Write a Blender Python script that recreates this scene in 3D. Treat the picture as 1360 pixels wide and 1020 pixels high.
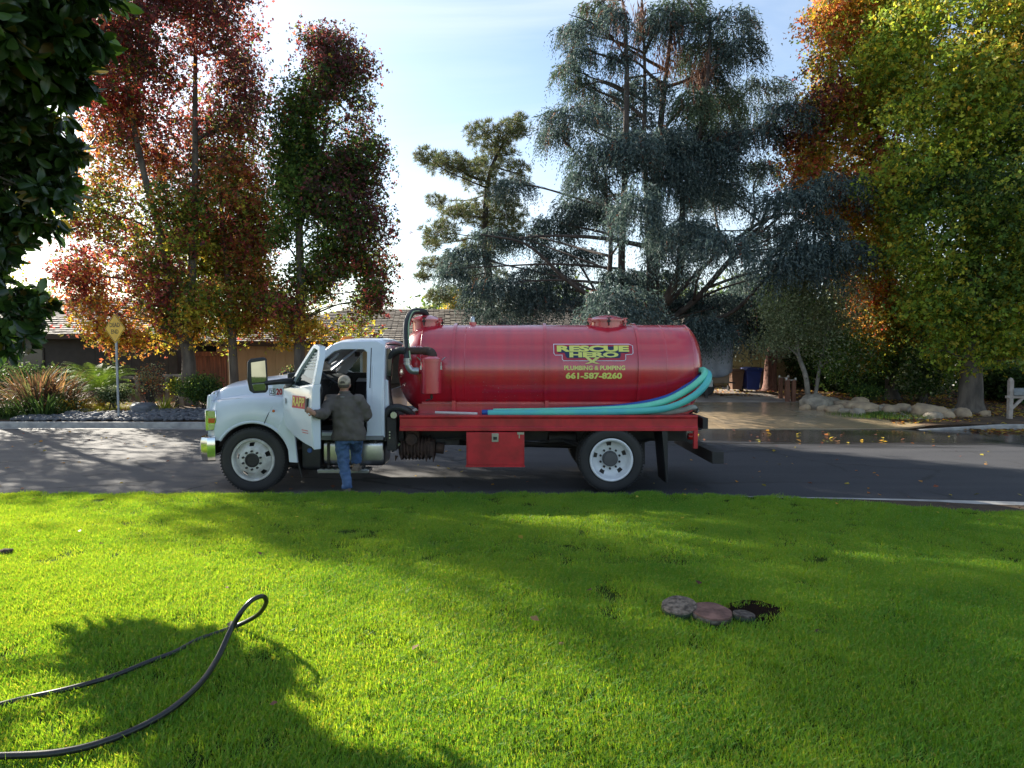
import bpy, bmesh, math, random
import numpy as np
from mathutils import Vector, Matrix, Euler
S = bpy.context.scene
for o in list(bpy.data.objects): bpy.data.objects.remove(o)
rnd = random.Random(7); RG = np.random.default_rng(11)
C = bpy.data.collections.new('scene_objects'); S.collection.children.link(C)
PI = math.pi; R = math.radians
# ---------------------------------------------------------------- camera
CZ = 2.13; F = 880.0; PITCH = math.atan(40/880)
cam = bpy.data.cameras.new('camera'); co = bpy.data.objects.new('camera', cam); C.objects.link(co)
co.location = (0, 0, CZ); co.rotation_euler = (R(90)-PITCH, 0, 0)
cam.sensor_fit = 'HORIZONTAL'; cam.sensor_width = 36; cam.lens = 36*F/1360; cam.clip_start = .05; cam.clip_end = 3000
S.camera = co
# ---------------------------------------------------------------- sky and sun
SUN_AZ = R(-48); SUN_EL = R(27)
SD = Vector((math.sin(SUN_AZ)*math.cos(SUN_EL), math.cos(SUN_AZ)*math.cos(SUN_EL), math.sin(SUN_EL)))
w = bpy.data.worlds.new('World'); S.world = w; w.use_nodes = True
nt = w.node_tree; nt.nodes.clear()
def N(nt, t, **k):
    n = nt.nodes.new(t)
    for a, b in k.items():
        if a in n.inputs: n.inputs[a].default_value = b
        else: setattr(n, a, b)
    return n
sky = N(nt, 'ShaderNodeTexSky'); sky.sky_type = 'NISHITA'; sky.sun_disc = False
sky.sun_elevation = SUN_EL; sky.sun_rotation = SUN_AZ; sky.air_density = 1.0; sky.dust_density = .7; sky.ozone_density = 1.0
tc = N(nt, 'ShaderNodeTexCoord'); mp = N(nt, 'ShaderNodeMapping'); mp.inputs['Scale'].default_value = (.7, .9, 4.2); mp.inputs['Rotation'].default_value = (0, .35, .5)
nz = N(nt, 'ShaderNodeTexNoise', Scale=1.6, Detail=7.0, Roughness=.55, Distortion=.8)
cr = N(nt, 'ShaderNodeMapRange'); cr.inputs[1].default_value = .42; cr.inputs[2].default_value = .68; cr.inputs[3].default_value = .0; cr.inputs[4].default_value = .6
mx = N(nt, 'ShaderNodeMix'); mx.data_type = 'RGBA'; mx.inputs[7].default_value = (4.5, 4.9, 5.2, 1)
bg = N(nt, 'ShaderNodeBackground', Strength=.077); out = N(nt, 'ShaderNodeOutputWorld')
L = nt.links.new
L(tc.outputs['Generated'], mp.inputs[0]); L(mp.outputs[0], nz.inputs[0]); L(nz.outputs['Fac'], cr.inputs[0])
L(cr.outputs[0], mx.inputs[0]); L(sky.outputs[0], mx.inputs[6]); L(mx.outputs[2], bg.inputs[0]); L(bg.outputs[0], out.inputs[0])
sl = bpy.data.lights.new('sun', 'SUN'); so = bpy.data.objects.new('sun', sl); C.objects.link(so)
sl.energy = 4.8; sl.angle = R(.53); sl.color = (1, .93, .80)
so.rotation_euler = (-SD).to_track_quat('-Z', 'Y').to_euler(); so.location = (0, 0, 40)
S.view_settings.view_transform = 'Standard'; S.view_settings.look = 'None'; S.view_settings.gamma = 1
S.view_settings.exposure = 1.66; S.view_settings.use_curve_mapping = False
S.cycles.max_bounces = 8; S.cycles.transparent_max_bounces = 6
# ---------------------------------------------------------------- helpers
def W(px, py, Y):
    dx = (px-680)/F; dy = (510-py)/F; c, s = math.cos(PITCH), math.sin(PITCH)
    d = Vector((dx, c+dy*s, -s+dy*c)); return Vector((0, 0, CZ)) + d*(Y/d.y)
def WX(px, Y, py=500): return W(px, py, Y).x
def WZ(py, Y): return W(680, py, Y).z
MATS = {}
def M(name, col, rough=.6, metal=0, col2=None, vs=4, bump=0, bs=60, coat=0, spec=.5, detail=4, lo=.35, hi=.65, emit=None, stretch=None, trans=0, rv=0):
    if name in MATS: return MATS[name]
    m = bpy.data.materials.new(name); m.use_nodes = True; t = m.node_tree; p = t.nodes['Principled BSDF']
    p.inputs['Base Color'].default_value = (*col, 1); p.inputs['Roughness'].default_value = rough; p.inputs['Metallic'].default_value = metal
    p.inputs['Coat Weight'].default_value = coat; p.inputs['Coat Roughness'].default_value = .08; p.inputs['Specular IOR Level'].default_value = spec
    p.inputs['Transmission Weight'].default_value = trans
    g = N(t, 'ShaderNodeNewGeometry'); src = g.outputs['Position']
    if stretch:
        mpn = N(t, 'ShaderNodeMapping'); mpn.inputs['Scale'].default_value = stretch; t.links.new(src, mpn.inputs[0]); src = mpn.outputs[0]
    if col2 is None: col2 = tuple(c*.8 for c in col)
    n = N(t, 'ShaderNodeTexNoise', Scale=vs, Detail=float(detail)); t.links.new(src, n.inputs[0])
    r = N(t, 'ShaderNodeMapRange'); r.inputs[1].default_value = lo; r.inputs[2].default_value = hi; t.links.new(n.outputs['Fac'], r.inputs[0])
    x = N(t, 'ShaderNodeMix'); x.data_type = 'RGBA'; x.inputs[6].default_value = (*col, 1); x.inputs[7].default_value = (*col2, 1)
    t.links.new(r.outputs[0], x.inputs[0]); t.links.new(x.outputs[2], p.inputs['Base Color'])
    if rv:
        rr = N(t, 'ShaderNodeMapRange'); rr.inputs[3].default_value = max(.03, rough-rv); rr.inputs[4].default_value = rough+rv
        t.links.new(n.outputs['Fac'], rr.inputs[0]); t.links.new(rr.outputs[0], p.inputs['Roughness'])
    if bump:
        n2 = N(t, 'ShaderNodeTexNoise', Scale=bs, Detail=5.0); t.links.new(src, n2.inputs[0])
        b = N(t, 'ShaderNodeBump', Strength=min(1, bump), Distance=.01*max(1, bump)); t.links.new(n2.outputs['Fac'], b.inputs['Height']); t.links.new(b.outputs[0], p.inputs['Normal'])
    MATS[name] = m; return m
def leafmat(name, trans=.45, rough=.5, spec=.25, tint=(1.2, 1.15, .8)):
    m = bpy.data.materials.new(name); m.use_nodes = True; t = m.node_tree; p = t.nodes['Principled BSDF']
    a = N(t, 'ShaderNodeAttribute', attribute_name='Col'); t.links.new(a.outputs['Color'], p.inputs['Base Color'])
    p.inputs['Roughness'].default_value = rough; p.inputs['Specular IOR Level'].default_value = spec
    tr = N(t, 'ShaderNodeBsdfTranslucent'); mu = N(t, 'ShaderNodeMix'); mu.data_type = 'RGBA'; mu.blend_type = 'MULTIPLY'; mu.inputs[0].default_value = 1; mu.inputs[7].default_value = (*tint, 1)
    t.links.new(a.outputs['Color'], mu.inputs[6]); t.links.new(mu.outputs[2], tr.inputs[0])
    ms = N(t, 'ShaderNodeMixShader'); ms.inputs[0].default_value = trans
    t.links.new(p.outputs[0], ms.inputs[1]); t.links.new(tr.outputs[0], ms.inputs[2]); t.links.new(ms.outputs[0], t.nodes['Material Output'].inputs[0])
    return m
WL = {}
def tag(o, label=None, cat=None, group=None, kind=None):
    if label: o['label'] = label
    if cat: o['category'] = cat
    if group: o['group'] = group
    if kind: o['kind'] = kind
    return o
def empty(name, loc, label=None, cat=None, group=None):
    o = bpy.data.objects.new(name, None); C.objects.link(o); o.location = loc; o.empty_display_size = .2
    WL[o.name] = Vector(loc); return tag(o, label, cat, group)
def link(name, me, mat, parent=None, loc=(0, 0, 0)):
    o = bpy.data.objects.new(name, me); C.objects.link(o)
    if mat and not me.materials: me.materials.append(mat)
    loc = Vector(loc)
    if parent: o.parent = parent; o.location = loc - WL[parent.name]
    else: o.location = loc
    WL[o.name] = loc; return o
class MB:
    def __init__(s): s.v = []; s.f = []
    def add(s, vs, fs):
        b = len(s.v); s.v += [tuple(v) for v in vs]; s.f += [tuple(i+b for i in f) for f in fs]; return s
    def box(s, c, d, rot=None):
        c = Vector(c); h = [x/2 for x in d]; vs = []
        for z in (-1, 1):
            for y in (-1, 1):
                for x in (-1, 1):
                    v = Vector((x*h[0], y*h[1], z*h[2]))
                    if rot: v = Euler(rot).to_matrix() @ v
                    vs.append(v+c)
        return s.add(vs, [(0, 2, 3, 1), (4, 5, 7, 6), (0, 1, 5, 4), (2, 6, 7, 3), (0, 4, 6, 2), (1, 3, 7, 5)])
    def bb(s, x0, x1, y0, y1, z0, z1): return s.box(((x0+x1)/2, (y0+y1)/2, (z0+z1)/2), (x1-x0, y1-y0, z1-z0))
    def tube(s, pts, r, n=8, caps=True):
        pts = [Vector(p) for p in pts]; m = len(pts); rs = r if isinstance(r, (list, tuple)) else [r]*m
        b = len(s.v); t0 = (pts[1]-pts[0]).normalized(); u = t0.orthogonal().normalized()
        for i, p in enumerate(pts):
            t = (pts[min(i+1, m-1)]-pts[max(i-1, 0)]).normalized()
            u = (u - t*u.dot(t)); u = u.normalized() if u.length > 1e-6 else t.orthogonal().normalized()
            v = t.cross(u)
            for k in range(n):
                a = 2*PI*k/n; s.v.append(tuple(p+(u*math.cos(a)+v*math.sin(a))*rs[i]))
        for i in range(m-1):
            for k in range(n):
                k2 = (k+1) % n; s.f.append((b+i*n+k, b+i*n+k2, b+(i+1)*n+k2, b+(i+1)*n+k))
        if caps:
            s.f.append(tuple(b+k for k in range(n))[::-1]); s.f.append(tuple(b+(m-1)*n+k for k in range(n)))
        return s
    def lathe(s, prof, c, axis='z', n=32, caps=True, sc=(1, 1)):
        c = Vector(c); b = len(s.v)
        for r, h in prof:
            for k in range(n):
                a = 2*PI*k/n; x, y = r*math.cos(a)*sc[0], r*math.sin(a)*sc[1]
                v = {'z': (x, y, h), 'x': (h, x, y), 'y': (x, h, y)}[axis]; s.v.append(tuple(Vector(v)+c))
        for i in range(len(prof)-1):
            for k in range(n):
                k2 = (k+1) % n; s.f.append((b+i*n+k, b+i*n+k2, b+(i+1)*n+k2, b+(i+1)*n+k))
        if caps:
            if prof[0][0] > 1e-5: s.f.append(tuple(b+k for k in range(n))[::-1])
            if prof[-1][0] > 1e-5: s.f.append(tuple(b+(len(prof)-1)*n+k for k in range(n)))
        return s
    def cyl(s, p0, p1, r, n=16): return s.tube([p0, p1], r, n)
    def prism(s, poly, y0, y1, f=None):
        """polygon in x,z extruded along y; f maps (x,y,z)"""
        n = len(poly); f = f or (lambda x, y, z: (x, y, z))
        vs = [f(x, y0, z) for x, z in poly]+[f(x, y1, z) for x, z in poly]
        return s.add(vs, [tuple(range(n)), tuple(range(2*n-1, n-1, -1))]+[(i, i+n, (i+1) % n+n, (i+1) % n) for i in range(n)])
    def ring(s, outer, inner, y0, y1, f=None):
        n = len(outer); f = f or (lambda x, y, z: (x, y, z))
        vs = [f(x, y, z) for y in (y0, y1) for P_ in (outer, inner) for x, z in P_]
        fs = []
        for i in range(n):
            j = (i+1) % n
            fs += [(i, j, n+j, n+i), (2*n+i, 3*n+i, 3*n+j, 2*n+j), (i, 2*n+i, 2*n+j, j), (n+i, n+j, 3*n+j, 3*n+i)]
        return s.add(vs, fs)
    def xf(s, fn, start=0):
        s.v = s.v[:start]+[tuple(fn(*v)) for v in s.v[start:]]; return s
    def obj(s, name, mat, parent=None, smooth=False, bevel=0, seg=2, loc=None, angle=35, doub=True):
        V = np.array(s.v, float)
        if loc is None:
            lo, hi = V.min(0), V.max(0); loc = (lo+hi)/2
            if parent is None: loc[2] = lo[2]
        V = V-np.array(loc)
        me = bpy.data.meshes.new(name); me.from_pydata(V.tolist(), [], s.f)
        bm = bmesh.new(); bm.from_mesh(me)
        if doub: bmesh.ops.remove_doubles(bm, verts=bm.verts, dist=1e-5)
        bmesh.ops.recalc_face_normals(bm, faces=bm.faces); bm.to_mesh(me); bm.free()
        if smooth:
            me.polygons.foreach_set('use_smooth', [True]*len(me.polygons))
            if angle and hasattr(me, 'set_sharp_from_angle'): me.set_sharp_from_angle(angle=R(angle))
        o = link(name, me, mat, parent, loc)
        if bevel:
            b = o.modifiers.new('bevel', 'BEVEL'); b.width = bevel; b.segments = seg; b.limit_method = 'ANGLE'; b.angle_limit = R(40)
            if not smooth:
                me.polygons.foreach_set('use_smooth', [True]*len(me.polygons)); me.set_sharp_from_angle(angle=R(50)); b.harden_normals = False
        return o
def npmesh(name, V, F4, mat, parent=None, col=None, loc=(0, 0, 0), mi=None, mats=None):
    """fast mesh from arrays: V (n,3), F4 (m,k)"""
    V = np.asarray(V, np.float32)-np.array(loc, np.float32); F4 = np.asarray(F4, np.int32); k = F4.shape[1]
    me = bpy.data.meshes.new(name); me.vertices.add(len(V)); me.vertices.foreach_set('co', V.ravel())
    me.loops.add(F4.size); me.loops.foreach_set('vertex_index', F4.ravel())
    me.polygons.add(len(F4)); me.polygons.foreach_set('loop_start', np.arange(0, F4.size, k, dtype=np.int32))
    if mats:
        for m_ in mats: me.materials.append(m_)
        me.polygons.foreach_set('material_index', mi)
    me.update(calc_edges=True)
    if col is not None:
        a = me.color_attributes.new('Col', 'FLOAT_COLOR', 'POINT')
        a.data.foreach_set('color', np.concatenate([col, np.ones((len(col), 1))], 1).astype(np.float32).ravel())
    return link(name, me, mat, parent, loc)
def bez(pts, n=16):
    """Catmull-Rom through points"""
    P_ = [Vector(p) for p in pts]; P_ = [P_[0]*2-P_[1]]+P_+[P_[-1]*2-P_[-2]]; o = []
    for i in range(1, len(P_)-2):
        for k in range(n):
            t = k/n; a, b, c, d = P_[i-1:i+3]
            o.append(.5*((2*b)+(c-a)*t+(2*a-5*b+4*c-d)*t*t+(3*b-a-3*c+d)*t**3))
    o.append(P_[-2]); return o
def text2d(s, w=None, h=None, x=0, y=0, bold=.0, size=1, sx=None):
    """text as flat mesh, fitted into w x h with its lower left corner at x,y"""
    cu = bpy.data.curves.new('t', 'FONT'); cu.body = s; cu.size = size; cu.offset = bold; cu.resolution_u = 3
    o = bpy.data.objects.new('t', cu); C.objects.link(o); me = bpy.data.meshes.new_from_object(o)
    vs = np.array([v.co[:] for v in me.vertices]); fs = [tuple(p.vertices) for p in me.polygons]
    bpy.data.objects.remove(o); bpy.data.curves.remove(cu); bpy.data.meshes.remove(me)
    lo, hi = vs.min(0), vs.max(0); vs = vs-lo
    if w: vs[:, 0] *= w/(hi[0]-lo[0])
    if h: vs[:, 1] *= h/(hi[1]-lo[1])
    vs[:, 0] += x; vs[:, 1] += y
    return vs, fs
def wig(P, seed, sc=1.0):
    """cheap smooth 3-D noise in -1..1 for arrays of points"""
    r = np.random.default_rng(seed); v = 0
    for k in range(6):
        d = r.normal(size=3); d /= np.linalg.norm(d); fr = sc*(.8+1.6*r.random()); v = v+np.sin(P @ d*fr+r.random()*6.28)
    return v/3.2
def sstep(a, b, x):
    t = np.clip((x-a)/(b-a), 0, 1); return t*t*(3-2*t)
# ---------------------------------------------------------------- ground
def ycurb(x): return 19.05-.025*(x+12.5)
def yfar(x, y):
    """height of the ground beyond the far kerb"""
    x = np.asarray(x, float); y = np.asarray(y, float); yc = ycurb(x)
    z = .15+np.clip(y-yc-1, 0, 12)*.037+np.clip(y-yc-13, 0, 60)*.01
    dr = sstep(4.2, 5.4, x)*(1-sstep(10.6, 12.3, x))
    ramp = .15*sstep(-.1, 2.0, y-yc)+np.clip(y-yc-1, 0, 12)*.037+np.clip(y-yc-13, 0, 60)*.01
    berm = .12*np.exp(-((y-yc-1.7)/1.0)**2)*(1-sstep(-7, -4, x))
    return z*(1-dr)+ramp*dr+berm
def gz(x, y): return float(yfar(x, y))
def lawnz(x, y):
    y = np.asarray(y, float); x = np.asarray(x, float)
    return .172+.22*sstep(9.3, 4.0, y)+.012*np.sin(x*.9+1)*np.cos(y*.8)*sstep(9, 7, y)-.03*sstep(3, 7, x)*sstep(6.5, 8.5, y)
def ynear(x):
    x = np.asarray(x, float); return 9.2-.035*np.clip(x-1.5, 0, 40)-.012*np.clip(x-2.5, 0, 40)**2
def grid(name, xs, ys, zf, mat, keep=None, parent=None):
    X, Y = np.meshgrid(xs, ys); Z = zf(X, Y); V = np.stack([X, Y, Z], -1).reshape(-1, 3); nx, ny = len(xs), len(ys)
    I = np.arange(nx*ny).reshape(ny, nx); Fq = np.stack([I[:-1, :-1], I[:-1, 1:], I[1:, 1:], I[1:, :-1]], -1).reshape(-1, 4)
    if keep is not None:
        c = V[Fq].mean(1); Fq = Fq[keep(c[:, 0], c[:, 1])]
    o = npmesh(name, V, Fq, mat, parent); o.data.polygons.foreach_set('use_smooth', [True]*len(Fq)); return o
# asphalt: sunlit left and shaded right painted into the grey, wet towards the driveway
def asphalt():
    m = bpy.data.materials.new('asphalt'); m.use_nodes = True; t = m.node_tree; p = t.nodes['Principled BSDF']; l = t.links.new
    g = N(t, 'ShaderNodeNewGeometry'); n1 = N(t, 'ShaderNodeTexNoise', Scale=.5, Detail=5.0, Roughness=.6); n2 = N(t, 'ShaderNodeTexNoise', Scale=90.0, Detail=3.0)
    st = N(t, 'ShaderNodeMapping'); st.inputs['Scale'].default_value = (.25, 1.6, 1); n3 = N(t, 'ShaderNodeTexNoise', Scale=1.2, Detail=6.0); l(g.outputs['Position'], st.inputs[0]); l(st.outputs[0], n3.inputs[0])
    for n in (n1, n2): l(g.outputs['Position'], n.inputs[0])
    sx = N(t, 'ShaderNodeSeparateXYZ'); l(g.outputs['Position'], sx.inputs[0])
    def mr(src, a, b, c=0, d=1):
        r = N(t, 'ShaderNodeMapRange'); r.interpolation_type = 'SMOOTHSTEP'
        for i, v in zip((1, 2, 3, 4), (a, b, c, d)): r.inputs[i].default_value = v
        l(src, r.inputs[0]); return r.outputs[0]
    def mt(op, a, b):
        r = N(t, 'ShaderNodeMath', operation=op)
        for i, v in enumerate((a, b)):
            if isinstance(v, (int, float)): r.inputs[i].default_value = v
            else: l(v, r.inputs[i])
        return r.outputs[0]
    right_shade = mr(mt('ADD', sx.outputs[0], mt('MULTIPLY', n1.outputs[0], 3.0)), -4.0, 3.5)          # shade of the right side painted in as a darker base
    wet = mt('MULTIPLY', mr(mt('ADD', sx.outputs[0], mt('MULTIPLY', n3.outputs[0], 4.0)), 4.0, 6.5), mr(mt('ADD', sx.outputs[1], mt('MULTIPLY', n3.outputs[0], 3.5)), 16.2, 18.0))
    def mc(f, a, b):
        x = N(t, 'ShaderNodeMix'); x.data_type = 'RGBA'; l(f, x.inputs[0])
        for i, v in ((6, a), (7, b)):
            if isinstance(v, tuple): x.inputs[i].default_value = (*v, 1)
            else: l(v, x.inputs[i])
        return x.outputs[2]
    base = mc(right_shade, (.095, .090, .088), (.034, .035, .042)); mott = mc(mr(n3.outputs[0], .3, .7), (1.12, 1.1, 1.08), (.82, .83, .86))
    mu = N(t, 'ShaderNodeMix'); mu.data_type = 'RGBA'; mu.blend_type = 'MULTIPLY'; mu.inputs[0].default_value = 1; l(base, mu.inputs[6]); l(mott, mu.inputs[7])
    sp = mc(mr(n2.outputs[0], .3, .7), (.65, .65, .65), (1.4, 1.38, 1.34)); m2 = N(t, 'ShaderNodeMix'); m2.data_type = 'RGBA'; m2.blend_type = 'MULTIPLY'; m2.inputs[0].default_value = 1
    l(mu.outputs[2], m2.inputs[6]); l(sp, m2.inputs[7]); dk = mc(wet, m2.outputs[2], (.018, .018, .02)); l(dk, p.inputs['Base Color'])
    l(mt('SUBTRACT', .82, mt('MULTIPLY', wet, .66)), p.inputs['Roughness'])
    vo = N(t, 'ShaderNodeTexVoronoi', Scale=.42); vo.feature = 'DISTANCE_TO_EDGE'; wn = N(t, 'ShaderNodeTexNoise', Scale=2.5, Detail=6.0); wv = N(t, 'ShaderNodeMix'); wv.data_type = 'VECTOR'; wv.inputs[0].default_value = .22
    l(g.outputs['Position'], wn.inputs[0]); l(g.outputs['Position'], wv.inputs[4]); l(wn.outputs['Color'], wv.inputs[5]); l(wv.outputs[1], vo.inputs[0])
    ck = mr(vo.outputs['Distance'], .004, .016, 1, 0); ck = mt('MULTIPLY', ck, mr(n1.outputs[0], .42, .56)); dk = mc(mt('MULTIPLY', ck, .75), dk, (.012, .012, .013)); pt = N(t, 'ShaderNodeTexNoise', Scale=1.7, Detail=2.0); l(g.outputs['Position'], pt.inputs[0]); dk = mc(mt('MULTIPLY', mr(pt.outputs[0], .66, .72), .45), dk, (.022, .021, .022)); l(dk, p.inputs['Base Color'])
    b = N(t, 'ShaderNodeBump', Distance=.006); l(n2.outputs[0], b.inputs['Height']); l(mt('SUBTRACT', .8, mt('MULTIPLY', wet, .72)), b.inputs['Strength']); l(b.outputs[0], p.inputs['Normal'])
    return m
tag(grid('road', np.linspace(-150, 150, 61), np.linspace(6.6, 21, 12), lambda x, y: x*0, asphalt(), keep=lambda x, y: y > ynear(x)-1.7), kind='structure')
soil = M('mulch_soil', (.15, .10, .065), .95, spec=.1, col2=(.07, .05, .036), vs=2.5, bump=1, bs=25)
xs = np.concatenate([np.linspace(-200, -24, 23), np.linspace(-23.5, 23.5, 105), np.linspace(24, 200, 23)])
ys_ = np.concatenate([np.linspace(0, 14, 36), np.linspace(15, 60, 12), np.linspace(80, 900, 8)])
X, D_ = np.meshgrid(xs, ys_); Yy = ycurb(X)+.14+D_; Z = yfar(X, Yy); V = np.stack([X, Yy, Z], -1).reshape(-1, 3); I = np.arange(X.size).reshape(X.shape)
tag(npmesh('far_ground', V, np.stack([I[:-1, :-1], I[:-1, 1:], I[1:, 1:], I[1:, :-1]], -1).reshape(-1, 4), soil), kind='structure')
# kerbs
conc = M('kerb_concrete', (.42, .40, .37), .85, col2=(.27, .26, .25), vs=5, bump=.6, bs=70)
def curb(name, xs_, yf, hf, w=.15, side=1):
    mb = MB(); b = 0; pr = lambda h: [(0, -.05), (0, h-.02), (.02, h), (w-.01, h), (w, h-.01), (w, -.05)]
    for x in xs_:
        h = hf(x)
        for dy, z in pr(h): mb.v.append((x, float(yf(x))+side*dy, z))
    n = 6
    for i in range(len(xs_)-1):
        for k in range(n-1): mb.f.append((i*n+k, i*n+k+1, (i+1)*n+k+1, (i+1)*n+k))
    return tag(mb.obj(name, conc, smooth=True), kind='structure')
curb('far_kerb', np.linspace(-150, 4.9, 80), ycurb, lambda x: .15*(1-float(sstep(3.7, 4.9, x)))+.012)
curb('far_kerb', np.linspace(11.4, 150, 60), ycurb, lambda x: .15*float(sstep(11.4, 12.6, x))+.012)
curb('near_kerb', np.concatenate([np.linspace(-150, 1, 30), np.linspace(1.4, 24, 50)]), ynear, lambda x: .155, side=-1, w=.24)
gut = M('gutter_concrete', (.40, .375, .34), .8, col2=(.26, .24, .22), vs=3, bump=.5, bs=60)
def strip(name, x0, x1, fa, fb, z, mat, n=80, kind='structure'):
    mb = MB(); xs_ = np.linspace(x0, x1, n)
    for x in xs_: mb.v += [(x, float(fa(x)), z), (x, float(fb(x)), z)]
    mb.f = [(2*i, 2*i+2, 2*i+3, 2*i+1) for i in range(n-1)]
    return tag(mb.obj(name, mat), kind=kind)
strip('gutter', -150, 4.6, lambda x: ycurb(x)-.42, lambda x: ycurb(x)-.002, .006, gut)
# driveway slabs (wet concrete, garage reflection painted in as brown)
drm = M('wet_reflection_driveway', (.44, .32, .19), .2, col2=(.24, .19, .13), vs=.8, bump=.15, bs=60, rv=.2, lo=.3, hi=.7)
drd = M('dry_driveway', (.44, .38, .32), .8, col2=(.25, .2, .17), vs=1.5, bump=.3, bs=60)
drv = empty('driveway', (8, 21, 0)); drv['kind'] = 'structure'
def xr(y): return 10.7+1.0*float(sstep(21.2, 18.6, y))
rows = [18.65, 19.6, 20.9, 22.6, 24.4, 26.4, 28.6, 31.0]
for i in range(len(rows)-1):
    y0, y1 = rows[i], rows[i+1]; nx = 4 if i else 5
    for k in range(nx):
        mb = MB(); q = []
        for yy in np.linspace(y0, y1-.02, 5):
            a, b_ = 4.6, xr(yy)
            for xx in np.linspace(a+(b_-a)*k/nx, a+(b_-a)*(k+1)/nx-.02, 4): q.append((xx, yy, gz(xx, yy)+.018))
        n0 = len(q); q += [(x, y, z-.05) for x, y, z in q]
        fs = [(r_*4+c_, r_*4+c_+1, (r_+1)*4+c_+1, (r_+1)*4+c_) for r_ in range(4) for c_ in range(3)]
        rim = [0, 1, 2, 3, 7, 11, 15, 19, 18, 17, 16, 12, 8, 4]
        fs += [(rim[j], rim[(j+1) % 14], rim[(j+1) % 14]+n0, rim[j]+n0) for j in range(14)]
        mb.add(q, fs).obj('slab', drm if i < 4 else drd, drv)
# leaf-littered gutter stain on the right and dirt strip by the near kerb
dirt = M('bare_dirt', (.09, .065, .045), .95, spec=.1, col2=(.055, .042, .033), vs=6, bump=1, bs=40)
PIT = (WX(1007, 4.45), 4.45)
lawn_m = M('lawn_soil', (.03, .055, .008), 1, col2=(.02, .035, .006), vs=6, bump=1, bs=50, spec=.05)
def lawn_edge(x): return ynear(x)-.0-.08*sstep(2, 3, x)-.9*sstep(2.7, 7, x)
lx = np.concatenate([np.linspace(-60, -11, 20), np.linspace(-10.6, 10.6, 160), np.linspace(11, 60, 20)]); 
tl = np.concatenate([np.linspace(0, 1, 100), np.linspace(1.05, 8, 30)])
X, T = np.meshgrid(lx, tl); Yy = (ynear(X)-.14+.06*sstep(3, 2, X))*(1-T)+2.0*T; Z = lawnz(X, Yy); V = np.stack([X, Yy, Z], -1).reshape(-1, 3); I = np.arange(X.size).reshape(X.shape)
Fq = np.stack([I[:-1, :-1], I[1:, :-1], I[1:, 1:], I[:-1, 1:]], -1).reshape(-1, 4); c = V[Fq].mean(1)
Fq = Fq[np.hypot(c[:, 0]-PIT[0], c[:, 1]-PIT[1]) > .13]
c = V[Fq].mean(1); mi = (c[:, 1] > lawn_edge(c[:, 0])+.03).astype(np.int32)
tag(npmesh('lawn', V, Fq, None, mi=mi, mats=[lawn_m, dirt]), kind='structure')
# pit lining
mb = MB(); zl = float(lawnz(*PIT))
mb.lathe([(.185, .003), (.155, .016), (.135, .010), (.128, -.03), (.14, -.3), (.13, -.75), (.0, -.76)], (*PIT, zl), 'z', 28)
mb.xf(lambda x, y, z: (x+.012*math.sin(7*math.atan2(y-PIT[1], x-PIT[0])), y+.01*math.sin(9*x+3), z))
tag(mb.obj('tank_access_hole', M('pit_soil', (.014, .009, .007), 1, spec=.02, col2=(.012, .008, .006), vs=20, bump=1), smooth=True), 'round dark open hole in the lawn beside the loose lids', 'hole')
# ---------------------------------------------------------------- truck
YN, YF, YC = 10.1, 12.5, 11.3
white = M('white_paint', (.70, .75, .82), .3, coat=.6, col2=(.62, .68, .76), vs=2)
red = M('red_paint', (.60, .014, .034), .36, coat=1, col2=(.43, .018, .040), vs=2.2, lo=.35, hi=.78, rv=.14, spec=.8, stretch=(3.5, 1, .45), bump=.12, bs=3)
red.node_tree.nodes['Principled BSDF'].inputs['Coat Roughness'].default_value = .13
red2 = M('red_rail_paint', (.54, .018, .030), .38, coat=.2, col2=(.33, .014, .02), vs=5)
blk = M('black_plastic', (.014, .014, .016), .45, col2=(.02, .02, .022), vs=8)
rub = M('tyre_rubber', (.022, .022, .023), .75, col2=(.035, .033, .031), vs=3, bump=.3, bs=80)
frm = M('frame_black', (.018, .018, .019), .6, col2=(.04, .034, .03), vs=6, bump=.2)
rust = M('rusty_iron', (.035, .022, .018), .8, col2=(.075, .04, .03), vs=9, bump=.8, bs=50)
chrome = M('chrome', (.75, .75, .74), .12, 1, col2=(.6, .6, .6), vs=5)
alu = M('aluminium', (.50, .50, .50), .32, 1, col2=(.36, .36, .37), vs=5, rv=.12)
rimm = M('rim_white', (.62, .62, .60), .42, col2=(.42, .41, .38), vs=9)
rimw = M('rim_clean_white', (.78, .80, .82), .35, col2=(.66, .68, .70), vs=9)
seatm = M('grey_seat', (.05, .05, .055), .9, col2=(.035, .035, .04))
yel = M('yellow_print', (.78, .76, .16), .45, col2=(.72, .72, .2)); ylp = M('pale_yellow_print', (.82, .76, .22), .45)
wpr = M('white_print', (.78, .72, .80), .4); rpr = M('red_print', (.50, .03, .06), .4); npr = M('navy_print', (.015, .03, .09), .4); rhp = M('red_bright_print', (.55, .03, .03), .4)
dgl = M('dark_glass', (.02, .03, .035), .04, spec=.8)
def clearglass():
    m = bpy.data.materials.new('clear_glass'); m.use_nodes = True; t = m.node_tree; t.nodes.remove(t.nodes['Principled BSDF'])
    tr = N(t, 'ShaderNodeBsdfTransparent'); tr.inputs[0].default_value = (.80, .86, .86, 1); gl = N(t, 'ShaderNodeBsdfGlossy', Roughness=.02); fr = N(t, 'ShaderNodeFresnel', IOR=1.5)
    ms = N(t, 'ShaderNodeMixShader'); t.links.new(fr.outputs[0], ms.inputs[0]); t.links.new(tr.outputs[0], ms.inputs[1]); t.links.new(gl.outputs[0], ms.inputs[2]); t.links.new(ms.outputs[0], t.nodes['Material Output'].inputs[0]); return m
cgl = clearglass()
truck = empty('tanker_truck', (-1, YC, 0), 'white cab truck with a long red septic tank, parked along the road', 'truck')
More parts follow.
